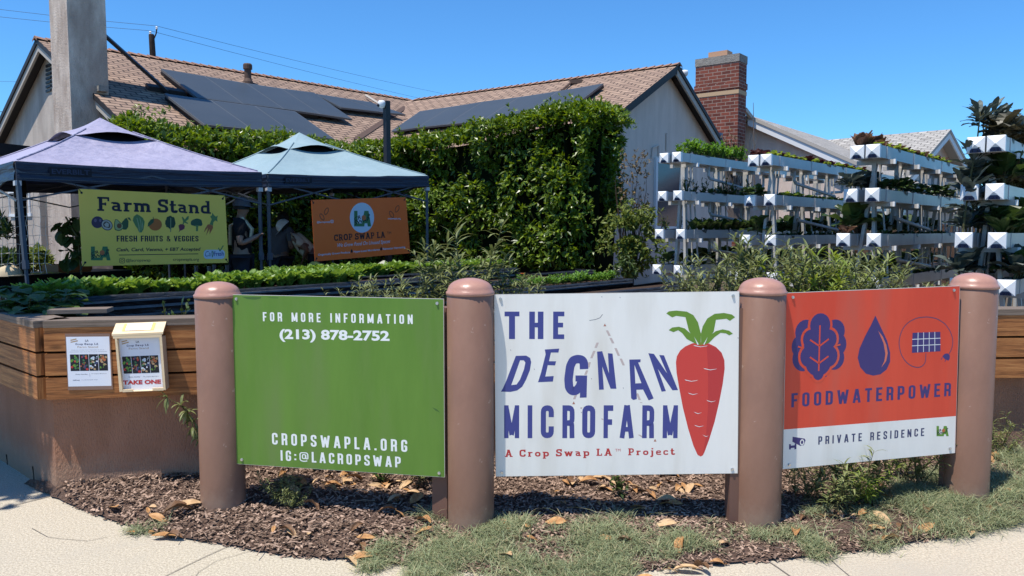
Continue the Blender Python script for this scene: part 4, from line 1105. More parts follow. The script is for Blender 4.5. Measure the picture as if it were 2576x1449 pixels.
m = MB(); wpn.poly(m, W5((1630, 425), (1698, 448), (1741, 490), (1762, 546), (1764, 610), (1750, 720), (1723, 860), (1688, 1010), (1648, 1140), (1612, 1235), (1600, 1258), (1625, 1120), (1640, 900), (1640, 600)), 0.0024); m.build('carrot_shading', M['carrot2'], CAR)
m = MB()
wpn.poly(m, W5((1585, 435), (1540, 400), (1495, 320), (1470, 220), (1400, 210), (1370, 222), (1325, 192), (1345, 176), (1400, 170), (1480, 178), (1530, 205), (1565, 260), (1587, 345)), 0.0026)
wpn.poly(m, W5((1588, 435), (1587, 345), (1600, 290), (1635, 230), (1690, 195), (1760, 188), (1820, 200), (1845, 220), (1805, 248), (1780, 232), (1700, 240), (1683, 330), (1640, 385)), 0.0029)
wpn.poly(m, W5((1575, 433), (1530, 412), (1480, 385), (1445, 340), (1415, 318), (1380, 333), (1343, 318), (1370, 298), (1420, 292), (1465, 305), (1510, 345), (1560, 400)), 0.0032)
wpn.poly(m, W5((1602, 433), (1650, 412), (1690, 370), (1735, 338), (1775, 342), (1800, 357), (1828, 345), (1800, 322), (1750, 312), (1700, 325), (1650, 362), (1612, 405)), 0.0035)
m.build('carrot_leaves', M['leafprint'], WS)
m = MB()
for x0, y0, x1 in ((1605, 604, 1710), (1462, 690, 1567), (1488, 790, 1567), (1627, 845, 1703), (1532, 934, 1597), (1535, 1033, 1613), (1598, 1107, 1653), (1528, 430, 1640)):
    xm = (x0 + x1) / 2
    wpn.poly(m, W5((x0, y0), (xm, y0 + 12), (x1, y0 + 5), (x1 - 12, y0 + 9), (xm, y0 + 16), (x0 + 12, y0 + 8)), 0.0038)
for q in ((1535, 368, 1570, 425), (1638, 370, 1605, 425)):
    wpn.poly(m, W5((q[0], q[1]), (q[2], q[3]), (q[2] + (6 if q[0] > 1600 else -10), q[3] + 5), ((q[0] + q[2]) / 2, (q[1] + q[3]) / 2 + 12)), 0.0038)
m.build('carrot_highlights', M['white'], WS)
# orange red sign --------------------------------------------
OS, op = sign('food_water_power_sign', 'orange red sign with navy leaf, drop and solar icons above a white strip', 'sign', (1978, 737), 4.01, (2415, 719), 4.26, (1969, 1180), (2403, 1139), 'red')
T6 = lambda x, y: (1949.8 + x / 3, 706.6 + y / 3)
O6 = lambda *p: [op.uv(*T6(*q)) for q in p]
m = MB(); op.poly(m, O6((64, 1122), (1364, 1020), (1356, 1299), (59, 1421)), 0.0016); m.build('white_strip', M['signwhite'], OS)
def discs(mt, name, L, off):
    m = MB()
    for k, (x, y, r) in enumerate(L):
        c = op.uv(*T6(x, y)); rr = (op.uv(*T6(x + r, y)) - c).length
        op.disc(m, c, rr, off + k * 0.00012, rr * 1.06)
    m.build(name, M[mt], OS)
discs('purplenavy', 'leaf_icon', [(232, 388, 80), (205, 495, 80), (213, 585, 82), (452, 380, 74), (462, 480, 76), (448, 582, 74), (300, 500, 110)], 0.0018)
m = MB(); op.quads(m, stroke2(O6((232, 640), (262, 670), (278, 730)), 0.014), 0.0019); op.quads(m, stroke2(O6((430, 630), (398, 665), (378, 722)), 0.014), 0.0019); m.build('leaf_stalks', M['purplenavy'], OS)
C6 = [(340, 335, 76), (272, 440, 62), (402, 440, 62), (258, 570, 68), (402, 568, 68), (330, 480, 112), (327, 600, 100), (326, 680, 44), (325, 700, 40)]
discs('red', 'leaf_outline', [(x, y, r + 17) for x, y, r in C6], 0.0034)
discs('purplenavy', 'leaf_icon', C6, 0.005)
m = MB()
for a, b in (((338, 335), (328, 680)), ((334, 492), (263, 445)), ((334, 492), (405, 438)), ((330, 622), (262, 575)), ((330, 622), (402, 568)), ((172, 495), (208, 507)), ((452, 492), (492, 480)), ((215, 382), (222, 395)), ((455, 372), (458, 385))):
    op.quads(m, stroke2(O6(a, b), 0.0085), 0.0068)
m.build('leaf_veins', M['red'], OS)
m = MB(); op.poly(m, O6((757, 262), (800, 355), (845, 450), (868, 540), (868, 610), (842, 668), (795, 705), (740, 715), (685, 700), (642, 652), (623, 580), (637, 510), (680, 415), (725, 330)), 0.002); m.build('drop_icon', M['purplenavy'], OS)
m = MB(); op.poly(m, O6((778, 376), (812, 420), (840, 485), (850, 545), (838, 605), (800, 656), (824, 605), (832, 550), (818, 470)), 0.0026); m.build('drop_glint', mat('salmon print', (0.62, 0.16, 0.10), 0.4, 0.3), OS)
m = MB()
pts = [(1138, 545), (1135, 615), (1110, 645), (1080, 655), (1030, 645), (985, 610), (950, 555), (934, 480), (940, 420), (965, 355), (1010, 308), (1075, 278), (1150, 271), (1220, 284), (1285, 325), (1325, 385), (1343, 450), (1335, 510), (1312, 552)]
op.quads(m, stroke2(rpath(O6(*pts), 0.02), 0.0045), 0.002); m.build('cable_icon', M['slate'], OS)
m = MB(); op.poly(m, O6((1037, 392), (1247, 384), (1248, 531), (1032, 543)), 0.0022); m.build('panel_icon', M['purplenavy'], OS)
m = MB()
for k in range(1, 5): op.quads(m, stroke2(O6((1037 + 42 * k, 391 - 1.6 * k), (1033 + 43 * k, 541 - 2.2 * k)), 0.0035), 0.0028)
for k in range(1, 3): op.quads(m, stroke2(O6((1036 - 2 * k, 392 + 49 * k), (1248, 384 + 48 * k)), 0.0035), 0.003)
m.build('panel_grid', M['white'], OS)
m = MB(); op.poly(m, O6((1262, 570), (1280, 550), (1302, 547), (1318, 560), (1318, 585), (1308, 602), (1280, 590)), 0.0022); op.quads(m, stroke2(O6((1262, 578), (1253, 594)), 0.004), 0.0022); op.quads(m, stroke2(O6((1290, 592), (1281, 610)), 0.004), 0.0022); m.build('plug_icon', M['purplenavy'], OS)
gline(OS, op, T6, cond_glyph, "FOODWATERPOWER", (122, 955), (1325, 868), 106, mt='purplenavy', track=0.26)
gline(OS, op, T6, cond_glyph, "PRIVATE RESIDENCE", (325, 1236), (1124, 1170), 62, mt='slate', track=0.34, off=0.0028)
m = MB()
op.poly(m, O6((132, 1176), (222, 1190), (230, 1204), (216, 1240), (190, 1245), (130, 1214)), 0.0028)
op.poly(m, O6((105, 1232), (118, 1232), (119, 1244), (148, 1240), (148, 1225), (160, 1230), (160, 1268), (145, 1272), (146, 1258), (119, 1262), (118, 1272), (105, 1272)), 0.0032)
m.build('camera_icon', M['purplenavy'], OS)
m = MB(); op.disc(m, op.uv(*T6(203, 1218)), 0.013, 0.0034, 0.017); m.build('camera_lens_icon', M['signwhite'], OS)
m = MB(); op.disc(m, op.uv(*T6(203, 1218)), 0.007, 0.0038, 0.010); m.build('camera_lens_icon', M['purplenavy'], OS)
la_logo(op, 1218, 1095, 1310, 1172, T6, 0.0028, OS, 'lagreen2')
# square posts that carry the signs next to the bollards
def sqpost(x, y, ztop, label, rot=0.0):
    m = MB(); ax = (V((math.cos(rot), math.sin(rot), 0)), V((-math.sin(rot), math.cos(rot), 0)), Z)
    m.box(V((x, y, ztop / 2)), 0.09, 0.09, ztop, ax)
    tag(m.build('square_post', M['postbrown']), label, 'post', 'square posts behind the signs')
p = at(1848, 1230, 4.02); sqpost(p.x, 4.0, 1.2, 'brown square post behind the right edge of the white sign')
p = at(2384, 1180, 4.36); sqpost(p.x + 0.02, 4.36, 1.22, 'brown square post behind the right edge of the orange red sign', 0.5)
p = at(1127, 1000, 3.98); sqpost(p.x - 0.03, 4.02, 1.2, 'brown square post behind the right edge of the green sign', -0.4)

# ------------------------------------------------------------------ laminated poster and leaflet box on the planter
wd = (PM - PA).normalized(); wnrm = V((wd.y, -wd.x, 0))
pp0 = PA + wnrm * (OV + 0.004)
T8 = lambda x, y: (143.1 + x / 7.363, 805 + y / 7.363)
pl = Plane(pp0, wd, Z)
def uvs8(*p): return [pl.uv(*T8(*q)) for q in p]
def leaflet_print(plane, T, t, quad, off, big=False):
    """print of the flyer: quad = TL,TR,BR,BL in T coordinates"""
    TL, TR, BR_, BL = quad
    def q(x, y):
        a = (TL[0] + (TR[0] - TL[0]) * x, TL[1] + (TR[1] - TL[1]) * x); b = (BL[0] + (BR_[0] - BL[0]) * x, BL[1] + (BR_[1] - BL[1]) * x)
        return plane.uv(*T(a[0] + (b[0] - a[0]) * y, a[1] + (b[1] - a[1]) * y))
    H = (q(0, 1) - q(0, 0)).length
    def line(txt, x0, x1, y, h, mt, fn='font', bold=0.0, o=0.0012):
        m = MB()
        if fn == 'font': put_font(plane, m, txt, q(x0, y), q(x1, y), h * H, off + o, bold)
        else: put_text(plane, m, fn, txt, q(x0, y), q(x1, y), h * H, off + o, track=0.12)
        m.build('lettering', M[mt], t)
    line("LA", 0.44, 0.52, 0.10, 0.045, 'grey', bold=0.03)
    line("Crop Swap LA", 0.21, 0.74, 0.165, 0.036, 'slate', slab_glyph)
    line("Farm Stand", 0.255, 0.73, 0.225, 0.036, 'gold')
    m = MB()
    for a in ((0.1, 0.07, 0.24, 0.045), (0.1, 0.11, 0.27, 0.08)):
        plane.quads(m, stroke2([q(a[0], a[1]), q(a[2], a[3])], 0.022 * H), off + 0.001)
    m.build('ribbon_marks', M['gold'], t)
    line("Every Sunday", 0.18, 0.46, 0.765, 0.018, 'grey', bold=0.02)
    if not big:
        line("Shop our market, fruit, vegetables & goods", 0.11, 0.87, 0.272, 0.010, 'grey', bold=0.01)
        line("Cash, Card, EBT accepted", 0.3, 0.7, 0.31, 0.010, 'grey', bold=0.01)
        m = MB(); plane.quads(m, stroke2([q(0.06, 0.305), q(0.28, 0.305)], 0.004 * H), off + 0.001); plane.quads(m, stroke2([q(0.72, 0.305), q(0.93, 0.305)], 0.004 * H), off + 0.001); plane.quads(m, stroke2([q(0.51, 0.74), q(0.51, 0.81)], 0.004 * H), off + 0.001); m.build('rule_lines', M['grey'], t)
        line("The Degnan Microfarm", 0.54, 0.9, 0.755, 0.013, 'grey', bold=0.01)
        line("cropswapla.org", 0.31, 0.68, 0.876, 0.011, 'slate', bold=0.01); line("CalFresh", 0.11, 0.27, 0.885, 0.022, 'slate', bold=0.02)
    else:
        line("TAKE ONE", 0.02, 0.96, 0.90, 0.085, 'redtext', bold=0.05, o=0.0022)
        line("The Degnan Microfarm", 0.53, 0.92, 0.765, 0.013, 'grey', bold=0.01)
    # strip of four produce photographs
    cols = [['lagreen2', 'carrot', 'lagreen', 'black', 'lettuce_p'], ['tomato', 'redtext', 'black', 'lagreen', 'slate'], ['oval', 'lagreen', 'gold', 'slate', 'paper'], ['lagreen2', 'gold', 'brownprint', 'black', 'tomato']]
    rnd = random.Random(3)
    for k in range(4):
        x0 = 0.07 + k * 0.22; x1 = x0 + 0.21; y0, y1 = 0.355, 0.69
        m = MB(); plane.poly(m, [q(x0, y0), q(x1, y0), q(x1, y1), q(x0, y1)], off + 0.001)
        ph = m.build('printed_photo', M['black'], t)
        m = MB(); ml = [M.get(c, M['lagreen2']) for c in cols[k]]
        for j in range(26):
            r = rnd.uniform(0.012, 0.035) * H
            plane.disc(m, q(rnd.uniform(x0 + 0.025, x1 - 0.025), rnd.uniform(y0 + 0.03, y1 - 0.03)), r * 0.8, off + 0.0013 + j * 0.00003, r * rnd.uniform(0.5, 1.0), 8, rnd.uniform(0, 3), rnd.randrange(5))
        m.build('photo_produce', ml, ph)
PT = thing('poster', 'laminated white farm stand flyer pinned to the planter planks left of the leaflet box', 'poster', pl.p3(uvs8((600, 1290))[0], 0))
m = MB(); q = uvs8((150, 252), (985, 250), (1040, 1285), (205, 1300)); P = [pl.p3(p, 0.003) for p in q][::-1]
m.prism(P, -pl.n * 0.002); m.build('plastic_sleeve', M['plastic'], PT)
m = MB(); q = [(170, 312), (968, 305), (1012, 1218), (215, 1232)]; pl.poly(m, uvs8(*q), 0.0042); m.build('paper_sheet', M['paper'], PT)
leaflet_print(pl, T8, PT, q, 0.0046)
# leaflet box
LB = thing('leaflet_box', 'pale pine leaflet box with sloping lid and red TAKE ONE flyer on the planter planks', 'leaflet box', pl.p3(uvs8((1600, 1330))[0], 0))
D = 0.085
fr = Plane(pp0 + wnrm * D, wd, Z)
def fuv(*p): return [fr.uv(*T8(*q)) for q in p]
def framebar(a, b, c, d, name='box_side', depth=D - 0.001):
    m = MB(); P = [fr.p3(x, 0) for x in fuv(a, b, c, d)]
    if (P[1] - P[0]).cross(P[2] - P[0]).dot(fr.n) < 0: P = P[::-1]
    m.prism(P, -fr.n * depth); m.build(name, M['pine'], LB)
framebar((1075, 345), (1112, 345), (1215, 1325), (1160, 1335)); framebar((1895, 320), (1945, 318), (2015, 1300), (1975, 1290))
framebar((1216, 1290), (1405, 1284), (1405, 1322), (1216, 1328), 'box_lip', 0.012); framebar((1770, 1262), (1974, 1256), (1974, 1296), (1770, 1300), 'box_lip', 0.012)
framebar((1216, 1328), (1974, 1297), (1974, 1306), (1216, 1338), 'box_floor')
framebar((1038, 262), (1940, 225), (1940, 318), (1040, 345), 'lid_front', 0.014)
m = MB(); a, b = [fr.p3(x, 0.003) for x in fuv((1030, 262), (1945, 224))]; up = Z * 0.055
lidq = [a - wd * 0.004, b + wd * 0.006, b + wd * 0.006 - wnrm * (D + 0.002) + up, a - wd * 0.004 - wnrm * (D + 0.002) + up]
m.prism(lidq, -Z * 0.012); LID = m.build('lid', M['pine'], LB)
def lidp(x, y, o): return (lidq[0] * (1 - x) + lidq[1] * x) * (1 - y) + (lidq[3] * (1 - x) + lidq[2] * x) * y + Z * o
m = MB(); m.face([lidp(0.18, 0.2, 0.002), lidp(0.8, 0.2, 0.002), lidp(0.8, 0.85, 0.002), lidp(0.18, 0.85, 0.002)]); m.build('masking_tape', M['masking'], LID)
m = MB(); m.face([lidp(0.24, 0.22, 0.004), lidp(0.74, 0.22, 0.004), lidp(0.74, 0.83, 0.004), lidp(0.24, 0.83, 0.004)]); m.build('lid_paper', M['paper'], LID)
bkp = Plane(pp0 + wnrm * (D - 0.03), wd, Z)
m = MB(); q = [(1110, 345), (1892, 305), (1968, 1285), (1218, 1310)]; P = [bkp.p3(bkp.uv(*T8(*x)), 0) for x in q][::-1]
m.prism(P, -bkp.n * 0.01); m.build('leaflet_stack', M['paper'], LB)
leaflet_print(bkp, T8, LB, [(1112, 345), (1892, 308), (1968, 1270), (1222, 1290)], 0.0015, True)
# ------------------------------------------------------------------ pop-up tents
def pnoise(a, b=0.0, c=0.0): return noise.noise(V((a, b, c)))
def tent(label, fl, Yl, fr_, Yr, peak, fabric, patch_u, left_foot=None, val_h=0.19):
    a = at(fl[0], fl[1], Yl); b = at(fr_[0], fr_[1], Yr)
    d = V((b.x - a.x, b.y - a.y, 0)); S = d.length; d.normalize(); nb = V((-d.y, d.x, 0))
    zc = (a.z + b.z) / 2
    C = [a, b, b + nb * S, a + nb * S]
    C[2] = V((C[2].x, C[2].y, b.z)); C[3] = V((C[3].x, C[3].y, a.z))
    cen = (C[0] + C[2]) / 2; pk = at(peak[0], peak[1], cen.y); pk = V((cen.x, cen.y, pk.z)) + V(((pk.x - cen.x) * 0.6, 0, 0))
    T = thing('canopy_tent', label, 'tent', (cen.x, cen.y, 0.3))
    # roof panels: subdivided, sagging slightly, cut open near the top
    m = MB(); N = 14; tmax = 0.68
    for k in range(4):
        p, q = C[k], C[(k + 1) % 4]
        vs = []; fs = []
        for i in range(N + 1):
            t = i / N * tmax
            for j in range(N + 1):
                s = j / N
                e = (p * (1 - s) + q * s)
                w = e * (1 - t) + pk * t
                sag = -0.10 * math.sin(math.pi * t) * (0.35 + 0.65 * math.sin(math.pi * s)) + 0.018 * pnoise(w.x * 2.5, w.y * 2.5, k) * math.sin(math.pi * s)
                if i == 0: sag -= 0.02 * math.sin(math.pi * s)
                vs.append(w + Z * sag)
        for i in range(N):
            for j in range(N):
                x = i * (N + 1) + j; fs.append((x, x + 1, x + N + 2, x + N + 1))
        m.mesh(vs, fs)
    m.build('canopy', M[fabric], T, True)
    m = MB()
    for k in range(4):
        p, q = C[k], C[(k + 1) % 4]
        vs = []; fs = []
        for i in range(5):
            t = 0.678 + 0.30 * i / 4
            for j in range(7):
                w = (p * (1 - j / 6) + q * (j / 6)) * (1 - t) + pk * t; vs.append(w - Z * (0.06 + 0.02 * math.sin(math.pi * j / 6)))
        for i in range(4):
            for j in range(6): x = i * 7 + j; fs.append((x, x + 1, x + 8, x + 7))
        m.mesh(vs, fs)
    m.build('vent_mesh', M['shirtblack'], T)
    m = MB()
    for k in range(4):
        p, q = C[k], C[(k + 1) % 4]
        lo = 0.645
        P0 = p * (1 - lo) + pk * lo; Q0 = q * (1 - lo) + pk * lo
        vs = []; fs = []; n = 8
        for i in range(n + 1):
            t = i / n
            for j in range(n + 1):
                s = j / n
                w = (P0 * (1 - s) + Q0 * s) * (1 - t) + (pk + Z * 0.03) * t
                arch = 0.075 * math.sin(math.pi * s) ** 1.3 * (1 - t) ** 1.5
                vs.append(w + Z * (arch - 0.03 * (1 - t) - 0.02 * math.sin(math.pi * t)))
        for i in range(n):
            for j in range(n):
                x = i * (n + 1) + j; fs.append((x, x + 1, x + n + 2, x + n + 1))
        m.mesh(vs, fs)
    m.build('vent_cap', M[fabric], T, True)
    # piping along the hips
    for k in range(4):
        m = MB(); pts = [C[k] * (1 - t) + pk * t + Z * (0.006 - 0.035 * math.sin(math.pi * t)) for t in (0.02, 0.2, 0.4, 0.6, 0.8)]
        m.tube(pts, 0.008, 5); m.build('seam', M[fabric], T)
    # valance: four hanging strips with folds
    for k in range(4):
        p, q = C[k], C[(k + 1) % 4]; dd = (q - p).normalized(); out = V((dd.y, -dd.x, 0))
        m = MB(); vs = []; fs = []; n = 26
        for j in range(n + 1):
            s = j / n; w = p * (1 - s) + q * s
            sag = -0.02 * math.sin(math.pi * s)
            for r in range(5):
                f = r / 4
                vs.append(w + Z * (sag - val_h * f - 0.012 * f * pnoise(s * 5, k, 3)) + out * (0.014 + 0.012 * f * pnoise(s * 6, f * 3, k + 9) + 0.012 * math.sin(f * 9)))
        for j in range(n):
            for r in range(4):
                x = j * 5 + r; fs.append((x, x + 1, x + 6, x + 5))
        m.mesh(vs, fs); VAL = m.build('valance', M['tentnavy'], T, True)
        if k == 0:
            pl = Plane(p + out * 0.034 - Z * val_h, dd, Z)
            ctr, hw = patch_u
            mm = MB(); pl.poly(mm, [(S * (ctr - hw), val_h * 0.32), (S * (ctr + hw), val_h * 0.32), (S * (ctr + hw), val_h * 0.74), (S * (ctr - hw), val_h * 0.74)], 0.002); mm.build('brand_patch', M['tentpatch'], VAL)
            mm = MB(); put_font(pl, mm, "EVERBILT", (S * (ctr - hw * 0.9), val_h * 0.39), (S * (ctr + hw * 0.9), val_h * 0.39), val_h * 0.28, 0.005, 0.02); mm.build('patch_lettering', M['patchtext'], VAL)
            m2 = MB()
            for zz in (0.02, 0.075): m2.tube([p + out * 0.03 - Z * (val_h - zz), (p + q) / 2 + out * 0.032 - Z * (val_h - zz + 0.02), q + out * 0.03 - Z * (val_h - zz)], 0.004, 4)
            m2.build('hem', M['tentleg'], VAL)
    # legs
    for k in range(4):
        p = C[k] + (cen - C[k]).normalized() * 0.02; foot = V((p.x, p.y, 0.3))
        if k == 0 and left_foot:
            lf = at(left_foot[0], left_foot[1], Yl - 0.02); dz = (p.z - 0.3) / (p.z - lf.z); foot = p + (lf - p) * dz
        m = MB(); mid = p.lerp(foot, 0.52)
        m.tube([p - Z * 0.02, mid], 0.026, 4); m.tube([mid, foot], 0.018, 4)
        leg = m.build('leg', M['tentleg'], T)
        m = MB(); m.tube([p.lerp(foot, 0.50), p.lerp(foot, 0.545)], 0.036, 6); m.build('clamp', M['tentleg'], leg)
        m = MB(); m.box(p - Z * (val_h + 0.03), 0.06, 0.06, 0.05, (d, nb, Z)); m.build('corner_fitting', M['foot'], leg)
        m = MB(); m.box(foot + Z * 0.01, 0.1, 0.1, 0.015, (d, nb, Z)); m.build('foot_plate', M['metaldark'], leg)
    # scissor trusses
    for k in range(4):
        p, q = C[k] - Z * 0.1, C[(k + 1) % 4] - Z * 0.1
        m = MB()
        for i in range(2):
            s0, s1 = i / 2, (i + 1) / 2
            A = p.lerp(q, s0); B = p.lerp(q, s1)
            m.tube([A, B - Z * 0.3], 0.012, 4); m.tube([A - Z * 0.3, B], 0.012, 4)
        m.build('truss', M['tentleg'], T)
    return C, d, nb, S
C1, d1, nb1, S1 = tent('lilac pop-up canopy tent with navy valance above the yellow banner', (38, 405), 7.8, (656, 433), 9.8, (245, 302), 'purple', (0.185, 0.075), (70, 730))
C2, d2, nb2, S2 = tent('pale blue pop-up canopy tent with navy valance above the orange banner', (673, 437), 9.9, (1077, 442), 11.8, (745, 338), 'lightblue', (0.16, 0.075), None, 0.17)

# ------------------------------------------------------------------ banners
def banner(name, label, cc, Ys, mt):
    P = [at(x, y, yy) for (x, y), yy in zip(cc, (Ys[0], Ys[1], Ys[1], Ys[0]))]       # TL TR BR BL
    pl = Plane(P[3], (P[2] + P[1]) / 2 - (P[3] + P[0]) / 2, Z)
    q = [pl.uv(*c) for c in cc]
    pl.o = pl.o
    t = thing(name, label, 'banner', pl.p3(q[3], 0))
    m = MB(); m.prism([pl.p3(x, 0) for x in (q[3], q[2], q[1], q[0])], -pl.n * 0.004); m.build('vinyl_sheet', M[mt], t)
    for c, o in ((q[0], (0.03, -0.04)), (q[1], (-0.03, -0.04)), (q[2], (-0.03, 0.04)), (q[3], (0.03, 0.04))):
        g = MB(); pl.disc(g, (c[0] + o[0], c[1] + o[1]), 0.013, 0.0012, None, 8); g.build('grommet', M['black'], t)
        g = MB(); g.tube([pl.p3((c[0] + o[0], c[1] + o[1]), 0.006), pl.p3((c[0] - o[0], c[1] - o[1] * 1.2), 0.006)], 0.004, 4); g.build('tie', M['black'], t)
    return t, pl
YB, yp = banner('farm_stand_banner', 'yellow vinyl banner with navy slab lettering and painted vegetables hung under the lilac tent', [(197, 475), (566, 492), (575, 661), (207, 670)], (8.19, 9.40), 'yellow')
TY = lambda x, y: (178.9 + x / 6.261, 465.1 + y / 6.261)
gline(YB, yp, TY, slab_glyph, "Farm Stand", (412, 408), (2205, 456), 222, mt='inknavy', track=0.06, off=0.003)
gline(YB, yp, TY, cond_glyph, "FRESH FRUITS & VEGGIES", (718, 893), (2007, 890), 94, mt='inknavy', track=0.1, off=0.003)
gline(YB, yp, TY, 'font', "Cash, Card, Venmo, + EBT Accepted", (708, 1046), (2030, 1034), 56, mt='inknavy', bold=0.025, shear=0.2, off=0.003)
gline(YB, yp, TY, 'font', "@lacropswap", (862, 1210), (1250, 1205), 44, mt='inknavy', bold=0.008, off=0.003)
gline(YB, yp, TY, 'font', "cropswapla.org", (1605, 1195), (2013, 1193), 44, mt='inknavy', bold=0.008, off=0.003)
def YP(*p): return [yp.uv(*TY(*q)) for q in p]
m = MB(); yp.quads(m, stroke2(YP((752, 1105), (2003, 1086)), 0.008), 0.003); m.build('rule_line', M['inknavy'], YB)
def photo_icon(plane, T, cx, cy, r, mt, parent, off, hole=True):
    m = MB(); P = [plane.uv(*T(cx + a * r, cy + b * r)) for a, b in ((-1, -1), (1, -1), (1, 1), (-1, 1))]
    rr = (P[1] - P[0]).length
    plane.quads(m, stroke2(rpath(P, rr * 0.28, True), rr * 0.12, True), off)
    c = plane.uv(*T(cx, cy)); ring = [c + V((math.cos(k * 0.524), math.sin(k * 0.524))) * rr * 0.25 for k in range(12)]
    plane.quads(m, stroke2(ring, rr * 0.1, True), off)
    m.build('app_icon', M[mt], parent)
photo_icon(yp, TY, 803, 1193, 38, 'inknavy', YB, 0.003)
la_logo(yp, 312, 970, 622, 1188, TY, 0.0028, YB, 'lagreen')
m = MB(); P = rpath(YP((2088, 1022), (2420, 1022), (2420, 1165), (2088, 1165)), 0.045, True); yp.poly(m, P, 0.0026); m.build('logo_patch', M['oval'], YB)
m = MB(); put_font(yp, m, "Cal", *YP((2106, 1130), (2205, 1122)), 0.062, 0.0034, -0.008, 0.25); m.build('patch_lettering', M['inknavy'], YB)
m = MB(); put_font(yp, m, "Fresh", *YP((2250, 1120), (2405, 1112)), 0.055, 0.0034, 0.02); m.build('patch_lettering', M['navy'], YB)
m = MB(); yp.quads(m, stroke2(YP((2222, 1140), (2236, 1085), (2228, 1040)), 0.012), 0.0034); yp.quads(m, stroke2(YP((2318, 992), (2345, 1040), (2398, 955)), 0.012), 0.0036); m.build('check_mark', M['lagreen'], YB)
def pv(name, mt, fn, off=0.0028):
    m = MB(); fn(m, off); return m.build(name, mt if not isinstance(mt, str) else M[mt], YB)
def blob(cx, cy, rx, ry, n=18, wob=0.0, rot=0.0, seed=0):
    r = random.Random(seed); out = []
    for k in range(n):
        a = 2 * math.pi * k / n; w = 1 + r.uniform(-wob, wob)
        x, y = rx * w * math.cos(a), ry * w * math.sin(a)
        out.append((cx + x * math.cos(rot) - y * math.sin(rot), cy + x * math.sin(rot) + y * math.cos(rot)))
    return out
P_ = lambda nm, c: mat(nm, c, 0.5, 0.3)
m_plum = P_("plum print", (0.05, 0.035, 0.075)); m_plum2 = P_("plum highlight print", (0.14, 0.11, 0.17)); m_flesh = P_("pale flesh print", (0.42, 0.40, 0.33)); m_avo = P_("avocado skin print", (0.035, 0.09, 0.04)); m_avol = P_("avocado flesh print", (0.34, 0.38, 0.16)); m_pit = P_("pit print", (0.16, 0.07, 0.03))
m_let = P_("lettuce print", (0.10, 0.20, 0.07)); m_let2 = P_("pale lettuce print", (0.24, 0.32, 0.17)); m_orn = P_("orange fruit print", (0.42, 0.13, 0.03)); m_kal = P_("kale print", (0.02, 0.055, 0.03)); m_beet = P_("beet print", (0.15, 0.03, 0.06)); m_bro = P_("broccoli print", (0.03, 0.09, 0.05)); m_car = P_("carrots print", (0.38, 0.11, 0.04)); m_seed = P_("seed print", (0.10, 0.07, 0.05))
def pt(lst, mt, nm, off): pv(nm, mt, lambda m, o: [yp.poly(m, YP(*x), o + 0.0002 * i) for i, x in enumerate(lst)], off)
pt([blob(415, 588, 96, 94)], m_plum, 'passion_fruit_picture', 0.0026); pt([blob(382, 560, 22, 28), blob(458, 560, 18, 24)], m_plum2, 'fruit_highlight', 0.0029)
pt([blob(563, 632, 96, 82, rot=0.6)], m_plum, 'passion_fruit_picture', 0.0031); pt([blob(562, 630, 84, 70, rot=0.6)], m_flesh, 'fruit_flesh', 0.0034); pt([blob(562, 628, 60, 48, 14, 0.12, 0.6, 2)], m_seed, 'fruit_seeds', 0.0037); pt([blob(562, 628, 38, 28, 12, 0.25, 0.6, 5)], m_flesh, 'fruit_core', 0.004)
pt([[(880, 520), (905, 575), (900, 660), (870, 705), (820, 705), (790, 640), (800, 590), (850, 530)], [(885, 512), (925, 515), (948, 568), (905, 545)]], m_avo, 'avocado_picture', 0.0026)
pt([[(695, 540), (730, 545), (775, 590), (822, 625), (825, 680), (790, 715), (740, 727), (690, 710), (676, 660), (680, 590)]], m_avo, 'avocado_picture', 0.0031); pt([[(700, 550), (728, 555), (770, 600), (812, 630), (813, 675), (780, 705), (738, 714), (700, 698), (688, 655), (692, 590)]], m_avol, 'avocado_flesh', 0.0034); pt([blob(758, 645, 38, 40)], m_pit, 'avocado_pit', 0.0038)
pt([[(1035, 460), (1075, 480), (1130, 520), (1158, 580), (1150, 640), (1140, 700), (1110, 750), (1070, 748), (1045, 690), (1010, 640), (970, 560), (985, 500)]], m_let, 'lettuce_picture', 0.0026); pt([[(1030, 520), (1042, 520), (1075, 640), (1085, 740), (1068, 740), (1058, 650)], [(1075, 500), (1100, 560), (1108, 700), (1098, 735), (1092, 600)], [(1120, 560), (1135, 640), (1122, 710), (1112, 650)]], m_let2, 'lettuce_ribs', 0.003)
pt([blob(1325, 625, 106, 96)], m_orn, 'orange_picture', 0.0026); pt([[(1305, 530), (1300, 590), (1255, 630), (1205, 660), (1212, 600), (1255, 545)]], m_avo, 'orange_leaf', 0.003); pt([[(1284, 505), (1294, 503), (1305, 535), (1296, 540)]], m_seed, 'orange_stalk', 0.0033)
pt([blob(1565, 590, 82, 100, 26, 0.1, 0, 3), [(1555, 640), (1580, 640), (1574, 742), (1562, 742)]], m_kal, 'kale_picture', 0.0026); pt([[(1564, 520), (1574, 520), (1573, 735), (1564, 735)]], m_let2, 'kale_rib', 0.0031)
pt([[(1690, 640), (1720, 618), (1765, 618), (1792, 645), (1785, 690), (1750, 712), (1720, 722), (1692, 748), (1705, 712)]], m_beet, 'beet_picture', 0.0026); pt([[(1755, 620), (1765, 580), (1742, 510), (1758, 500), (1790, 545), (1830, 495), (1855, 492), (1850, 540), (1805, 575), (1842, 600), (1835, 616), (1785, 595), (1768, 622)]], m_let, 'beet_leaves', 0.0029)
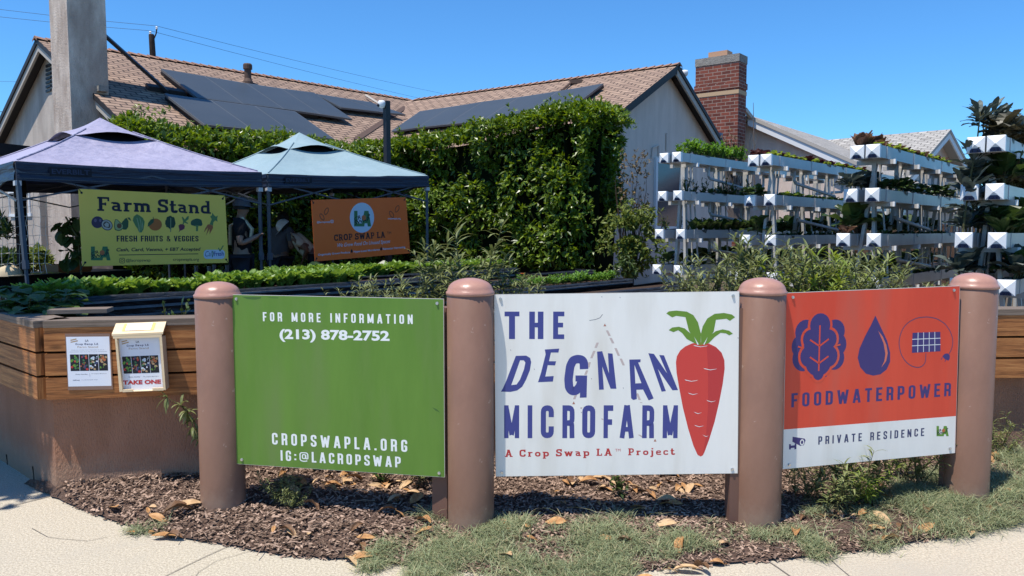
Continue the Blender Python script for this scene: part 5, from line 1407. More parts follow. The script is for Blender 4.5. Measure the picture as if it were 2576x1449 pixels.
pt([blob(1975, 590, 92, 58, 20, 0.08, 0, 4), blob(1930, 610, 48, 36, 12, 0.1, 0, 6), blob(2030, 615, 42, 36, 12, 0.1, 0, 7)], m_bro, 'broccoli_picture', 0.0026); pt([[(1950, 635), (2015, 635), (2000, 665), (1998, 730), (1966, 730), (1968, 665)]], m_let, 'broccoli_stalk', 0.0033)
pt([[(2150, 625), (2180, 618), (2175, 650), (2090, 750), (2110, 690)], [(2165, 635), (2200, 620), (2200, 660), (2125, 800), (2145, 720)], [(2195, 630), (2232, 640), (2235, 680), (2180, 780), (2182, 700)]], m_car, 'carrots_picture', 0.0026)
pt([[(2180, 620), (2215, 540), (2190, 500), (2215, 480), (2225, 438), (2250, 475), (2275, 500), (2310, 485), (2300, 530), (2308, 580), (2270, 560), (2240, 590), (2235, 640)]], m_let, 'carrot_tops', 0.0032)

OB, obp = banner('crop_swap_banner', 'orange vinyl banner with a pale oval logo hung under the pale blue tent', [(783, 503), (1021, 496), (1032, 637), (792, 658)], (10.3, 11.45), 'orange')
TO = lambda x, y: (536.6 + x / 4.6456, 465.1 + y / 4.6456)
def OP(*p): return [obp.uv(*TO(*q)) for q in p]
m = MB(); obp.poly(m, OP(*blob(1737, 383, 142, 176, 30)), 0.0028); m.build('oval_patch', M['oval'], OB)
la_logo(obp, 1645, 303, 1845, 486, TO, 0.0036, OB, 'lagreen')
gline(OB, obp, TO, slab_glyph, "CROP SWAP LA", (1412, 656), (2010, 616), 74, mt='black', track=0.06, off=0.003)
gline(OB, obp, TO, 'font', "TM", (2032, 578), (2078, 575), 30, mt='black', off=0.003)
gline(OB, obp, TO, 'font', "We Grow Food On Unused Spaces", (1442, 728), (2062, 678), 44, mt='oval', bold=0.0, shear=0.3, off=0.003)
gline(OB, obp, TO, 'font', "Organically Grown Produce", (1225, 828), (1597, 797), 24, mt='oval', bold=0.015, off=0.003)
gline(OB, obp, TO, 'font', "Hyper-Local Microfarms", (1640, 792), (1945, 766), 24, mt='oval', bold=0.015, off=0.003)
gline(OB, obp, TO, 'font', "Rainwater Harvesting", (1982, 760), (2243, 737), 24, mt='oval', bold=0.015, off=0.003)
gline(OB, obp, TO, 'font', "@lacropswap", (1210, 446), (1365, 440), 22, mt='oval', bold=0.015, off=0.003)
gline(OB, obp, TO, 'font', "cropswapla.org", (2040, 402), (2188, 402), 20, mt='oval', bold=0.015, off=0.003)
photo_icon(obp, TO, 1387, 427, 16, 'oval', OB, 0.003)
m = MB()
for cx, cy, ro in ((1270, 375, -0.5), (1322, 308, 0.4), (2083, 345, -0.5), (2148, 280, 0.4)):
    pts = []
    for k in range(16):
        a = 2 * math.pi * k / 16; x = 20 * math.sin(a) * abs(math.sin(a)) ** 0.4; y = -42 * math.cos(a)
        pts.append((cx + x * math.cos(ro) - y * math.sin(ro), cy + x * math.sin(ro) + y * math.cos(ro)))
    obp.quads(m, stroke2(OP(*pts), 0.008, True), 0.003)
m.build('leaf_outlines', M['black'], OB)
m = MB()
for cx, cy in ((1617, 772), (1962, 745)): obp.poly(m, OP((cx, cy - 26), (cx + 12, cy - 2), (cx + 12, cy + 14), (cx, cy + 24), (cx - 12, cy + 14), (cx - 12, cy - 2)), 0.003)
m.build('drop_marks', M['black'], OB)

# ------------------------------------------------------------------ people under the tents
def skinned(nodes, name, mt, parent, sub=1):
    """nodes: list of (pos, radius, parent index)"""
    me = bpy.data.meshes.new(name)
    o0 = ORG[parent.name]
    me.from_pydata([tuple(V(n[0]) - o0) for n in nodes], [(i, n[2]) for i, n in enumerate(nodes) if n[2] is not None], [])
    o = bpy.data.objects.new(name, me); COL.objects.link(o)
    md = o.modifiers.new("s", 'SKIN'); md.use_smooth_shade = True
    sv = me.skin_vertices[0].data
    for i, n in enumerate(nodes):
        r = n[1]; sv[i].radius = (r, r) if not isinstance(r, tuple) else r
        sv[i].use_root = n[2] is None
    if sub:
        ms = o.modifiers.new("b", 'SUBSURF'); ms.levels = sub; ms.render_levels = sub
    dg = bpy.context.evaluated_depsgraph_get(); dg.update()
    nm = bpy.data.meshes.new_from_object(o.evaluated_get(dg))
    bpy.data.objects.remove(o)
    nm.name = name; nm.materials.clear(); nm.materials.append(mt)
    for p in nm.polygons: p.use_smooth = True
    r = bpy.data.objects.new(name, nm); COL.objects.link(r); r.parent = parent; ORG[r.name] = o0
    return r
def person(label, x, y, yaw, H, shirt, skin, hat=None, lean=0.0, elbow=1.35, strap=False, z0=0.3):
    t = thing('person', label, 'person', (x, y, z0)); k = H / 1.70
    f = V((math.cos(yaw), math.sin(yaw), 0)); l = V((-f.y, f.x, 0)); O = V((x, y, z0))
    hip = 0.93
    def w(p):
        a, b, c = p
        if c > hip and lean:
            a, c = a + (c - hip) * math.sin(lean), hip + (c - hip) * math.cos(lean)
        return O + (f * a + l * b + Z * c) * k
    N = []; I = {}
    def add(nm, p, r, par): I[nm] = len(N); N.append((w(p), r * k if not isinstance(r, tuple) else tuple(q * k for q in r), I[par] if par else None))
    add('pelvis', (0, 0, 0.95), 0.125, None); add('waist', (0.01, 0, 1.08), 0.115, 'pelvis'); add('chest', (0.0, 0, 1.28), 0.135, 'waist'); add('neck0', (-0.01, 0, 1.42), 0.07, 'chest'); add('neck', (0.0, 0, 1.47), 0.053, 'neck0'); add('jaw', (0.03, 0, 1.53), 0.062, 'neck'); add('head', (0.015, 0, 1.60), 0.083, 'jaw'); add('crown', (0.0, 0, 1.665), 0.06, 'head')
    add('nose', (0.105, 0, 1.575), 0.014, 'head')
    for s, nm in ((1, 'l'), (-1, 'r')):
        add(nm + 'ear', (0.0, s * 0.08, 1.585), 0.016, 'head')
        add(nm + 'hip', (0, s * 0.09, 0.90), 0.095, 'pelvis'); add(nm + 'knee', (0.015, s * 0.10, 0.50), 0.06, nm + 'hip'); add(nm + 'calf', (-0.01, s * 0.10, 0.34), 0.055, nm + 'knee'); add(nm + 'ank', (-0.01, s * 0.105, 0.09), 0.038, nm + 'calf'); add(nm + 'toe', (0.14, s * 0.12, 0.035), 0.035, nm + 'ank')
        add(nm + 'sh', (0, s * 0.175, 1.40), 0.062, 'chest'); add(nm + 'el', (0.0, s * 0.235, 1.13), 0.042, nm + 'sh')
        ex, ez = 0.25 * math.sin(elbow), -0.25 * math.cos(elbow)
        ex *= 0.78
        add(nm + 'wr', (ex, s * 0.08, 1.13 + ez), 0.028, nm + 'el')
        dx, dz = 0.62 * math.sin(elbow), -math.cos(elbow)
        px = (ex + dx * 0.05, s * 0.055, 1.13 + ez + dz * 0.05); add(nm + 'palm', px, 0.03, nm + 'wr')
        for q, (fy, fl) in enumerate(((-0.028, 0.07), (-0.01, 0.08), (0.01, 0.077), (0.027, 0.06))):
            b = (px[0] + dx * 0.04, px[1] + fy, px[2] + dz * 0.04)
            add(nm + 'f%da' % q, b, 0.0095, nm + 'palm'); add(nm + 'f%db' % q, (b[0] + dx * fl * 0.55, b[1], b[2] + dz * fl * 0.55 - 0.008), 0.0085, nm + 'f%da' % q); add(nm + 'f%dc' % q, (b[0] + dx * fl, b[1], b[2] + dz * fl - 0.025), 0.007, nm + 'f%db' % q)
        add(nm + 'tha', (px[0], px[1] - s * 0.035, px[2] + 0.012), 0.011, nm + 'palm'); add(nm + 'thb', (px[0] + dx * 0.045, px[1] - s * 0.045, px[2] + 0.012 + dz * 0.04), 0.008, nm + 'tha')
    body = skinned(N, 'body', M[skin], t)
    C_ = []
    def sub(lst, inc):
        out = []; idx = {}
        for nm, par in lst:
            n = N[I[nm]]; idx[nm] = len(out); out.append((n[0], n[1] + inc * k, idx[par] if par else None))
        return out, idx
    S, ix = sub([('chest', None), ('waist', 'chest'), ('pelvis', 'waist'), ('neck0', 'chest'), ('lsh', 'chest'), ('rsh', 'chest')], 0.016)
    for nm in ('l', 'r'):
        a = N[I[nm + 'sh']][0]; b = N[I[nm + 'el']][0]; S.append((a.lerp(b, 0.72), 0.062 * k, ix[nm + 'sh']))
    skinned(S, 'shirt', M[shirt], t)
    S, ix = sub([('pelvis', None), ('lhip', 'pelvis'), ('rhip', 'pelvis'), ('lknee', 'lhip'), ('rknee', 'rhip'), ('lcalf', 'lknee'), ('rcalf', 'rknee'), ('lank', 'lcalf'), ('rank', 'rcalf')], 0.018)
    skinned(S, 'trousers', M['jean'], t)
    for s in (1, -1):
        m = MB(); m.lathe(w((0.088, s * 0.032, 1.595)) - Z * 0.008 * k, [(0, 0), (0.008 * k, 0.004 * k), (0.010 * k, 0.008 * k), (0.008 * k, 0.012 * k), (0, 0.016 * k)], 8); m.build('eye', M['eye'], t)
        m = MB(); m.box(w((0.06, s * 0.12, 0.035)), 0.27 * k, 0.1 * k, 0.07 * k, (f, l, Z)); m.build('shoe', M['black'], t)
    m = MB(); m.box(w((0.092, 0, 1.54)), 0.012 * k, 0.05 * k, 0.01 * k, (f, l, Z)); m.build('mouth', M['lip'], t)
    up = (w((0, 0, 1.7)) - w((0, 0, 1.5))).normalized(); fw = l.cross(up).normalized() * 1.0
    if fw.dot(f) < 0: fw = -fw
    c = w((0.012, 0, 1.625))
    def dome(r, z0, z1, nm, mt, brim=0.0, allround=False):
        m = MB(); n = 16; rows = []
        for i in range(6):
            a = i / 5 * math.pi / 2; rr = r * math.cos(a); zz = z0 + (z1 - z0) * math.sin(a)
            rows.append([c + (fw * (1.15 * rr * math.cos(2 * math.pi * j / n)) + l * (rr * math.sin(2 * math.pi * j / n)) + up * zz) for j in range(n)])
        vs = [p for r_ in rows for p in r_]; fs = []
        for i in range(5):
            for j in range(n): fs.append((i * n + j, i * n + (j + 1) % n, (i + 1) * n + (j + 1) % n, (i + 1) * n + j))
        m.mesh(vs, fs)
        if brim:
            for j in range(n):
                a0, a1 = 2 * math.pi * j / n, 2 * math.pi * (j + 1) / n
                e = [1.0 if allround else max(0.0, math.cos(q)) ** 0.6 for q in (a0, a1)]
                P = []
                for q, ee in ((a0, 0), (a1, 0), (a1, e[1]), (a0, e[0])):
                    rr = r + brim * ee; P.append(c + fw * (1.15 * rr * math.cos(q)) + l * (rr * math.sin(q)) + up * (z0 - 0.02 * ee))
                if e[0] + e[1] > 0.01: m.face(P)
        m.build(nm, M[mt], t, True)
    if hat: dome(0.098 * k, -0.015, 0.10 * k, 'cap', hat[0], hat[1] * k, hat[2])
    dome(0.092 * k, -0.06, 0.085 * k, 'hair', 'hair')
    if strap:
        for s in (1, -1):
            m = MB(); m.tube([w((0.10, s * 0.10, 1.15)), w((0.13, s * 0.11, 1.32)), w((0.03, s * 0.115, 1.455)), w((-0.12, s * 0.11, 1.36)), w((-0.13, s * 0.09, 1.12))], 0.02 * k, 5); m.build('bag_strap', M['tan'], t)
    return t
pp = at(606, 560, 9.75); person('person in black T-shirt and cap with tan bag strap, right of the yellow banner', pp.x, pp.y, R(15), 1.70, 'shirtblack', 'skin', ('shirtgrey', 0.06, False), 0.0, 1.95, True)
pp = at(702, 600, 11.2); person('person in a grey T-shirt standing in deep shade between the two banners', pp.x, pp.y, R(60), 1.58, 'shirtgrey', 'skin2', None, 0.12, 1.7)
pp = at(795, 600, 11.3); person('person in a white cap and cream shirt bending beside the orange banner', pp.x, pp.y, R(195), 1.62, 'cream', 'skin2', ('camwhite', 0.07, False), 0.75, 0.9)

# ------------------------------------------------------------------ small things under and beside the tents
def table_at(p0, p1, depth, z, label):
    d = (p1 - p0); L = d.length; d.normalize(); n = V((-d.y, d.x, 0)); c = (p0 + p1) / 2 + n * depth / 2
    t = thing('folding_table', label, 'table', (c.x, c.y, 0.3))
    m = MB(); m.box(V((c.x, c.y, z - 0.02)), L, depth, 0.04, (d, n, Z)); m.build('table_top', M['metaldark'], t)
    for i in (-1, 1):
        for j in (-1, 1):
            m = MB(); q = V((c.x, c.y, 0)) + d * (i * L * 0.44) + n * (j * depth * 0.4); m.tube([q + Z * 0.3, q + Z * (z - 0.04)], 0.015, 6); m.build('leg', M['metaldark'], t)
    m = MB(); m.box(V((c.x, c.y, z - 0.26)) - n * (depth / 2 + 0.012), L, 0.012, 0.5, (d, n, Z)); m.build('table_skirt', M['shirtblack'], t)
    return V((c.x, c.y, z)), d, n
ta = at(-30, 690, 8.6); tb = at(330, 690, 10.2)
tc, td, tn = table_at(V((ta.x, ta.y, 0)), V((tb.x, tb.y, 0)), 0.7, 1.08, 'long dark folding table with a black skirt behind the yellow banner')
c = at(24, 678, 8.75); c = V((c.x, c.y, 1.082)); cp = thing('sun_cap', 'tan cap lying on the dark table at the left edge', 'cap', c)
m = MB(); m.lathe(c, [(0.125, 0.0), (0.12, 0.05), (0.09, 0.1), (0.04, 0.125), (0, 0.13)], 16, 0, 1.1, 0.9); m.build('crown', M['tan'], cp, True)
m = MB(); pts = [c + V((0.1 * math.cos(a) * s + 0.02, 0.09 * math.sin(a) * s, 0.012)) for s, rng in ((1.25, range(-6, 7)), (2.2, range(6, -7, -1))) for a in [k * 0.2 for k in rng]]; m.prism(pts, Z * 0.006); m.build('bill', M['tan'], cp)
c = at(85, 684, 9.0); m = MB(); vs = []; fs = []
for i in range(9):
    for j in range(5): vs.append(V((c.x, c.y, 1.084)) + td * ((i - 4) * 0.07) + tn * ((j - 2) * 0.06) + Z * (0.03 * max(0, pnoise(i * 0.7, j * 0.9)) + 0.01))
for i in range(8):
    for j in range(4): fs.append((i * 5 + j, i * 5 + j + 5, i * 5 + j + 6, i * 5 + j + 1))
m.mesh(vs, fs); tag(m.build('yellow_cloth', M['yellowcloth'], smooth=True), 'crumpled yellow cloth beside the tan cap on the dark table', 'cloth')
c = at(170, 672, 9.6); wt = thing('wooden_tray', 'shallow wooden tray on the dark table left of the yellow banner', 'tray', (c.x, c.y, 1.082)); cc = V((c.x, c.y, 1.082))
m = MB(); m.box(cc + Z * 0.01, 0.42, 0.3, 0.02, (td, tn, Z)); m.build('tray_base', M['plank'], wt)
for s, ax in ((1, tn), (-1, tn), (1, td), (-1, td)):
    m = MB(); m.box(cc + ax * (s * (0.15 if ax is tn else 0.21)) + Z * 0.06, 0.44 if ax is tn else 0.02, 0.02 if ax is tn else 0.28, 0.08, (td, tn, Z)); m.build('tray_side', M['plank'], wt)
# white sack and grey lattice crate in the shade below the yellow banner
c = at(285, 700, 9.3); m = MB(); prof = [(0.02, 0), (0.13, 0.02), (0.16, 0.12), (0.15, 0.25), (0.12, 0.36), (0.09, 0.40), (0.0, 0.42)]
m.lathe(V((c.x, c.y, 0.62)), prof, 14, 0, 1.0, 0.8); sk = tag(m.build('cloth_sack', M['cream'], smooth=True), 'tied white cloth sack in the shade below the yellow banner', 'sack')
m = MB(); m.box(V((c.x, c.y, 0.46)), 0.5, 0.4, 0.32, (td, tn, Z)); tag(m.build('dark_crate', M['fence']), 'dark crate under the white cloth sack', 'crate')
c = at(533, 690, 10.2); cr = thing('lattice_crate', 'grey lattice sided crate on end below the right corner of the yellow banner', 'crate', (c.x, c.y, 0.3)); c = V((c.x, c.y, 0.3))
for i in (-1, 1):
    for j in (-1, 1):
        m = MB(); m.box(c + td * i * 0.15 + tn * j * 0.12 + Z * 0.42, 0.035, 0.035, 0.84, (td, tn, Z)); m.build('corner_post', M['grey'], cr)
m = MB()
for k in range(7): m.box(c - tn * 0.12 + Z * (0.1 + k * 0.11), 0.27, 0.012, 0.02, (td, tn, Z))
m.build('slats', M['grey'], cr)
m = MB(); m.box(c - tn * 0.11 + Z * 0.2, 0.27, 0.01, 0.3, (td, tn, Z)); m.build('side_panel', M['grey'], cr)
# black fence behind the plants, black post and awning at the left, netting
def fence_run(label, a, b, z0, z1, posts, mt='fence'):
    d = (b - a).normalized(); n = V((-d.y, d.x, 0)); L = (b - a).length
    t = thing('board_fence', label, 'fence', V((a.x, a.y, z0)))
    k = int(L / 0.15); m = MB()
    for i in range(k): m.box(a + d * ((i + 0.5) * L / k) + Z * ((z0 + z1) / 2), L / k - 0.006, 0.02, z1 - z0, (d, n, Z))
    m.build('boards', M[mt], t)
    for i in range(posts):
        m = MB(); m.box(a + d * (L * i / (posts - 1)) - n * 0.06 + Z * ((z0 + z1) / 2 + 0.02), 0.09, 0.09, z1 - z0 + 0.04, (d, n, Z)); m.build('post', M[mt], t)
p = at(56, 600, 8.9); bp = thing('black_post', 'slim black post beside the left leg of the lilac tent', 'post', (p.x, p.y, 0.3)); m = MB(); m.box(V((p.x, p.y, 1.3)), 0.09, 0.09, 2.0); m.build('shaft', M['fence'], bp); m = MB(); m.box(V((p.x, p.y, 2.32)), 0.12, 0.12, 0.03); m.build('cap', M['fence'], bp)
a = at(-60, 378, 12.5); b = at(54, 380, 13.2); aw = thing('black_awning', 'black flat awning behind the left corner of the lilac tent', 'awning', (a.x, a.y, 2.5))
dd = V((b.x - a.x, b.y - a.y, 0)).normalized(); nn = V((-dd.y, dd.x, 0)); m = MB(); L = (b - a).length; m.box((a + b) / 2, L, 0.5, 0.2, (dd, nn, Z)); m.build('awning_box', M['fence'], aw)
for q in (0.05, L - 0.05):
    m = MB(); c = a + dd * q; m.tube([V((c.x, c.y, 0.3)), V((c.x, c.y, a.z - 0.1))], 0.04, 4); m.build('post', M['fence'], aw)
nt = MB(); rnd = random.Random(5)
for k in range(8):
    px = 4 + k * 16; nt.tube([at(px + rnd.uniform(-4, 4), 486 + j * 25 + rnd.uniform(-3, 3), 8.7) for j in range(9)], 0.0028, 3)
for j in range(8):
    nt.tube([at(-5 + i * 15, 496 + j * 24 + rnd.uniform(-4, 4), 8.7) for i in range(10)], 0.0028, 3)
tag(nt.build('trellis_netting', M['string']), 'white string trellis netting stretched beside the left tent leg', 'netting')
# black post with a security camera at the end of the hedge
p = at(973, 300, 12.6); cpst = thing('camera_post', 'black post with a white security camera rising above the hedge', 'camera post', (p.x, p.y, 0.3))
zt = at(973, 254, 12.6).z; m = MB(); m.box(V((p.x, p.y, (0.3 + zt) / 2)), 0.085, 0.085, zt - 0.3, (d2, nb2, Z)); m.build('post', M['metaldark'], cpst)
m = MB(); c = V((p.x, p.y, zt - 0.06)) - V((0.07, 0.06, 0)); m.lathe(c, [(0, -0.07), (0.045, -0.055), (0.06, -0.01), (0.06, 0.03), (0.045, 0.055), (0, 0.06)], 12); CC = m.build('camera', M['camwhite'], cpst, True)
m = MB(); m.lathe(c - V((0.045, 0.03, 0.02)), [(0, -0.03), (0.025, -0.015), (0.028, 0.01), (0.0, 0.03)], 10); m.build('lens', M['black'], CC, True)
# ------------------------------------------------------------------ vine hedge over the eaves
rv = random.Random(11)
def unit(v): return v / max(1e-6, v.length)
def rdir(r): 
    while True:
        v = V((r.uniform(-1, 1), r.uniform(-1, 1), r.uniform(-1, 1)))
        if 0.05 < v.length < 1: return v.normalized()
VA0 = G1 - W_ * 5.35 - U * 0.75
def lineX(p, d, q, e):
    k = (d.x * e.y - d.y * e.x); t = ((q.x - p.x) * e.y - (q.y - p.y) * e.x) / k; return p + d * t
VC = lineX(VA0, U, J - WN * 4.98, WD)
VB1 = G2 - WN * 4.98 + WD * 0.2
tops = [(290, 330), (312, 285), (345, 272), (380, 290), (420, 301), (470, 312), (560, 318), (650, 326), (760, 332), (850, 350), (960, 345), (1080, 330), (1200, 308), (1290, 282), (1400, 257), (1470, 247), (1512, 252), (1540, 268), (1560, 300), (1580, 345), (1600, 420), (1640, 560), (1680, 640)]
def vtop(p):
    px = 1288 + F * p.x / p.y; q = tops[0]
    for a, b in zip(tops, tops[1:]):
        if a[0] <= px <= b[0]:
            y = a[1] + (b[1] - a[1]) * (px - a[0]) / (b[0] - a[0]); break
    else: y = tops[0][1] if px < tops[0][0] else tops[-1][1]
    return at(px, y, p.y).z - 0.16
SEG = [(VA0, VC, -W_), (VC, VB1 + WD * 0.62, -WN), (VB1 - WN * 0.62 + WD * 0.0, VB1 + WN * 1.15, WD)]
LENS = [(b - a).length for a, b, _ in SEG]
VINE = thing('climbing_vine', 'dense green climbing vine covering the eaves and walls of the solar roofed house', 'vine', (VC.x, VC.y, 0.3))
# near-black sheet inside, standing in for the vine's deep shade
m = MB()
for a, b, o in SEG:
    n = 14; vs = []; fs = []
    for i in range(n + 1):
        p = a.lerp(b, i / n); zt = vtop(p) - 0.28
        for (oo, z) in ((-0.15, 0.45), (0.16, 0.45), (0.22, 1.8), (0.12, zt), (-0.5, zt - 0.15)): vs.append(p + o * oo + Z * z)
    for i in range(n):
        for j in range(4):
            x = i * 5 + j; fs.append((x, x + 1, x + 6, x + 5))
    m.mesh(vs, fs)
m.build('shade_backing', M['vineback'], VINE)
def sprig(mb, p, nrm, size, r, nl=4):
    """a little fan of leaflets"""
    base = unit(nrm * 0.55 + Z * -0.25 + rdir(r) * 0.75)
    for k in range(nl):
        d = unit(base + rdir(r) * 0.8)
        up = unit(nrm * 0.5 + Z * 0.8 + rdir(r) * 0.5)
        mb.leaf(p, d, up, size * r.uniform(0.75, 1.25), size * r.uniform(0.34, 0.5), 0.22)
m = MB()
for si, (a, b, o) in enumerate(SEG):
    L = LENS[si]; N = int(L * 1400)
    for _ in range(N):
        s = rv.random(); p = a.lerp(b, s); zt = vtop(p)
        if si == 0 and s > 0.93 and rv.random() < 0.5: continue
        zb = 0.55 if si else 0.5
        if si == 2: zb = 0.6 + 1.5 * s
        if rv.random() < 0.34:
            oo = rv.uniform(-0.55, 0.62); z = zt + 0.10 * noise.noise(V((s * L * 2.2, oo * 2.2, si))) - max(0, oo - 0.15) * 0.55; nrm = unit(Z + o * 0.3)
            q = p + o * oo + Z * (z + rv.uniform(-0.10, 0.05))
        else:
            h = rv.random() ** 0.85; z = zb + (zt - zb) * h
            cl = noise.noise(V((s * L * 1.25, z * 1.25, si * 7.0))); c2 = noise.noise(V((s * L * 3.1, z * 3.1, si * 7.0 + 3)))
            if cl + 0.6 * c2 < -0.26 and rv.random() < 0.7: continue
            if h < 0.2 and rv.random() < 0.25 - h: continue
            oo = 0.24 + 0.34 * math.sin(math.pi * (0.15 + 0.62 * h)) + 0.36 * cl + 0.13 * c2 - rv.random() * 0.22
            if si == 2: oo *= 0.8
            nrm = o; q = p + o * oo + Z * z
        sprig(m, q, nrm, rv.uniform(0.085, 0.15), rv)
# shoots reaching out of the top and off the right end
for _ in range(90):
    si = rv.choice((0, 1, 1)); a, b, o = SEG[si]; s = rv.random(); p = a.lerp(b, s); q = p + o * rv.uniform(-0.4, 0.5) + Z * (vtop(p) - 0.02)
    d = unit(Z * rv.uniform(0.3, 1) + rdir(rv) * 0.8)
    for k in range(5): sprig(m, q + d * (k * 0.06), d, 0.10, rv, 3)
for (x0, y0, x1, y1) in ((1555, 268, 1600, 318), (1560, 285, 1583, 312), (1545, 330, 1562, 395), (340, 285, 428, 276), (330, 290, 350, 268)):
    for k in range(12):
        t = k / 11; Yd = 13.7 if x0 > 900 else 12.6
        q = at(x0 + (x1 - x0) * t + rv.uniform(-5, 5), y0 + (y1 - y0) * t + rv.uniform(-5, 5), Yd); sprig(m, q, V((0, -1, 0.3)), 0.09, rv, 3)
m.build('foliage', M['vine'], VINE)
# ground level bits in front of the hedge: paler shrub at its right end, dead twigs on the wall
sh = thing('wall_shrub', 'pale green shrub with brown twigs between the vine and the leftmost rack', 'shrub', at(1590, 690, 13.2))
m = MB()
for _ in range(2300):
    px = 1592 + rv.gauss(0, 34); py = 600 + rv.gauss(0, 52)
    if py < 500 + abs(px - 1590) * 0.4 or py > 700 or noise.noise(V((px * 0.03, py * 0.03, 4))) < -0.05: continue
    sprig(m, at(px, py, 13.0 + rv.uniform(-0.35, 0.4)), V((0, -1, 0.5)), 0.09, rv, 3)
m.build('foliage', M['vinedry'], sh)
m = MB()
for _ in range(26):
    x0 = 1590 + rv.uniform(-15, 15); x1 = x0 + rv.uniform(-35, 45); y1 = rv.uniform(390, 560)
    P = [at(x0 + (x1 - x0) * t + rv.uniform(-6, 6), 700 + (y1 - 700) * t, 13.3) for t in (0, 0.3, 0.6, 0.85, 1)]
    m.tube(P, [0.014, 0.011, 0.008, 0.005, 0.003], 4)
m.build('twigs', M['bark'], sh)
m = MB()
for _ in range(170):
    px = rv.uniform(1560, 1630); py = rv.uniform(380, 530); sprig(m, at(px, py, 13.2 + rv.uniform(-0.1, 0.1)), V((0, -1, 0.4)), 0.075, rv, 2)
m.build('dry_foliage', leafmat('drying leaf', (0.09, 0.075, 0.03), (0.20, 0.13, 0.06), 0.2, 0.6), sh)
fa = at(880, 640, 13.6); fb = at(1562, 660, 13.2)
fa = at(1990, 600, 19.5); fb = at(2900, 600, 17.5)
fence_run('brown board fence behind the white grow racks', V((fa.x, fa.y, 0)), V((fb.x, fb.y, 0)), 0.3, 1.75, 6, 'boardbrown')

# ------------------------------------------------------------------ plant kit (each kind modelled once, copied)
def rosette(name, mt, r, n, L, Wd, rise, ruf, seed, droop=0.7, heads=1):
    rr = random.Random(seed); m = MB()
    for hd in range(heads):
        c = V((rr.uniform(-1, 1) * 0.03, rr.uniform(-1, 1) * 0.03, 0)) if heads > 1 else V((0, 0, 0))
        for k in range(n):
            a = rr.uniform(0, 6.283); el = rise * rr.uniform(0.55, 1.35)
            d = V((math.cos(a), math.sin(a), el))
            m.blade(c + V((math.cos(a), math.sin(a), 0)) * r * 0.2, d, L * rr.uniform(0.7, 1.15), Wd * rr.uniform(0.75, 1.2), droop, 4, prof=lambda t: (0.28 + 1.1 * math.sin(math.pi * min(1, t * 0.92 + 0.05)) ** 0.9) if t < 0.99 else 0.25, fold=0.35, ruf=ruf)
    return m
def kale_mesh(m, mst, h, n, L, Wd, seed, droop=1.0):
    rr = random.Random(seed); lx, ly = rr.uniform(-0.05, 0.05), rr.uniform(-0.05, 0.05)
    top = V((lx, ly, h)); mst.tube([V((0, 0, -0.03)), V((lx * 0.4, ly * 0.4, h * 0.5)), top], [0.012, 0.011, 0.009], 5)
    for k in range(n):
        a = rr.uniform(0, 6.283); f = rr.random(); p = V((0, 0, 0)).lerp(top, 0.55 + 0.45 * f)
        d = V((math.cos(a), math.sin(a), 0.35 + 1.6 * f * f)); ll = L * rr.uniform(0.7, 1.15)
        st = p + d.normalized() * ll * 0.3; mst.tube([p, st], 0.004, 4)
        m.blade(st, d, ll, Wd * rr.uniform(0.8, 1.2), droop * (1.1 - 0.6 * f), 5, prof=lambda t: 0.35 + 1.0 * math.sin(math.pi * min(1, t * 0.95)) ** 0.7 if t < 0.99 else 0.3, fold=0.3, ruf=0.18)
def whorl_mesh(m, mst, h, n_st, leaf_L, seed, spread=0.16, dens=16):
    """upright stems set with long narrow leaves"""
    rr = random.Random(seed)
    for s in range(n_st):
        a = rr.uniform(0, 6.283); b = V((rr.uniform(-1, 1), rr.uniform(-1, 1), 0)) * spread * 0.35
        hh = h * rr.uniform(0.6, 1.0); tip = b + V((math.cos(a), math.sin(a), 0)) * spread * rr.uniform(0.3, 1.1) + Z * hh
        mid = b.lerp(tip, 0.5) + V((rr.uniform(-1, 1), rr.uniform(-1, 1), 0)) * 0.03
        mst.tube([b - Z * 0.02, mid, tip], [0.0055, 0.0045, 0.0025], 4)
        for k in range(dens):
            t = 0.22 + 0.78 * (k + rr.random()) / dens
            p = b.lerp(mid, t * 2) if t < 0.5 else mid.lerp(tip, t * 2 - 1)
            a2 = rr.uniform(0, 6.283); d = V((math.cos(a2), math.sin(a2), rr.uniform(0.1, 1.0) + (0.6 if t > 0.9 else 0)))
            m.blade(p, d, leaf_L * rr.uniform(0.6, 1.2), leaf_L * 0.15, rr.uniform(0.5, 1.5), 3, prof=lambda q: math.sin(math.pi * (0.1 + 0.88 * q)), fold=0.25)
PROTO = {}
def proto(key, fn, parts):
    """parts -> list of (part name, MB, material); first use keeps the original"""
    PROTO[key] = [(nm, b, mt) for nm, b, mt in parts]
_meshes = {}
def plant(key, name, label, cat, loc, group, rot=0.0, sc=1.0):
    t = bpy.data.objects.new(name, None) if len(PROTO[key]) > 1 else None
    objs = []
    for nm, b, mt in PROTO[key]:
        if (key, nm) not in _meshes:
            me = bpy.data.meshes.new(nm); me.from_pydata([tuple(p) for p in b.v], [], b.f); me.materials.append(M[mt]); me.update(); _meshes[(key, nm)] = me
        objs.append(bpy.data.objects.new(nm if t else name, _meshes[(key, nm)]))
    root = t or objs[0]
    for o in ([t] if t else []) + objs: COL.objects.link(o)
    if t:
        t.empty_display_size = 0.05
        for o in objs: o.parent = t
    root.location = loc; root.rotation_euler = (0, 0, rot); root.scale = (sc, sc, sc)
    return tag(root, label, cat, group)
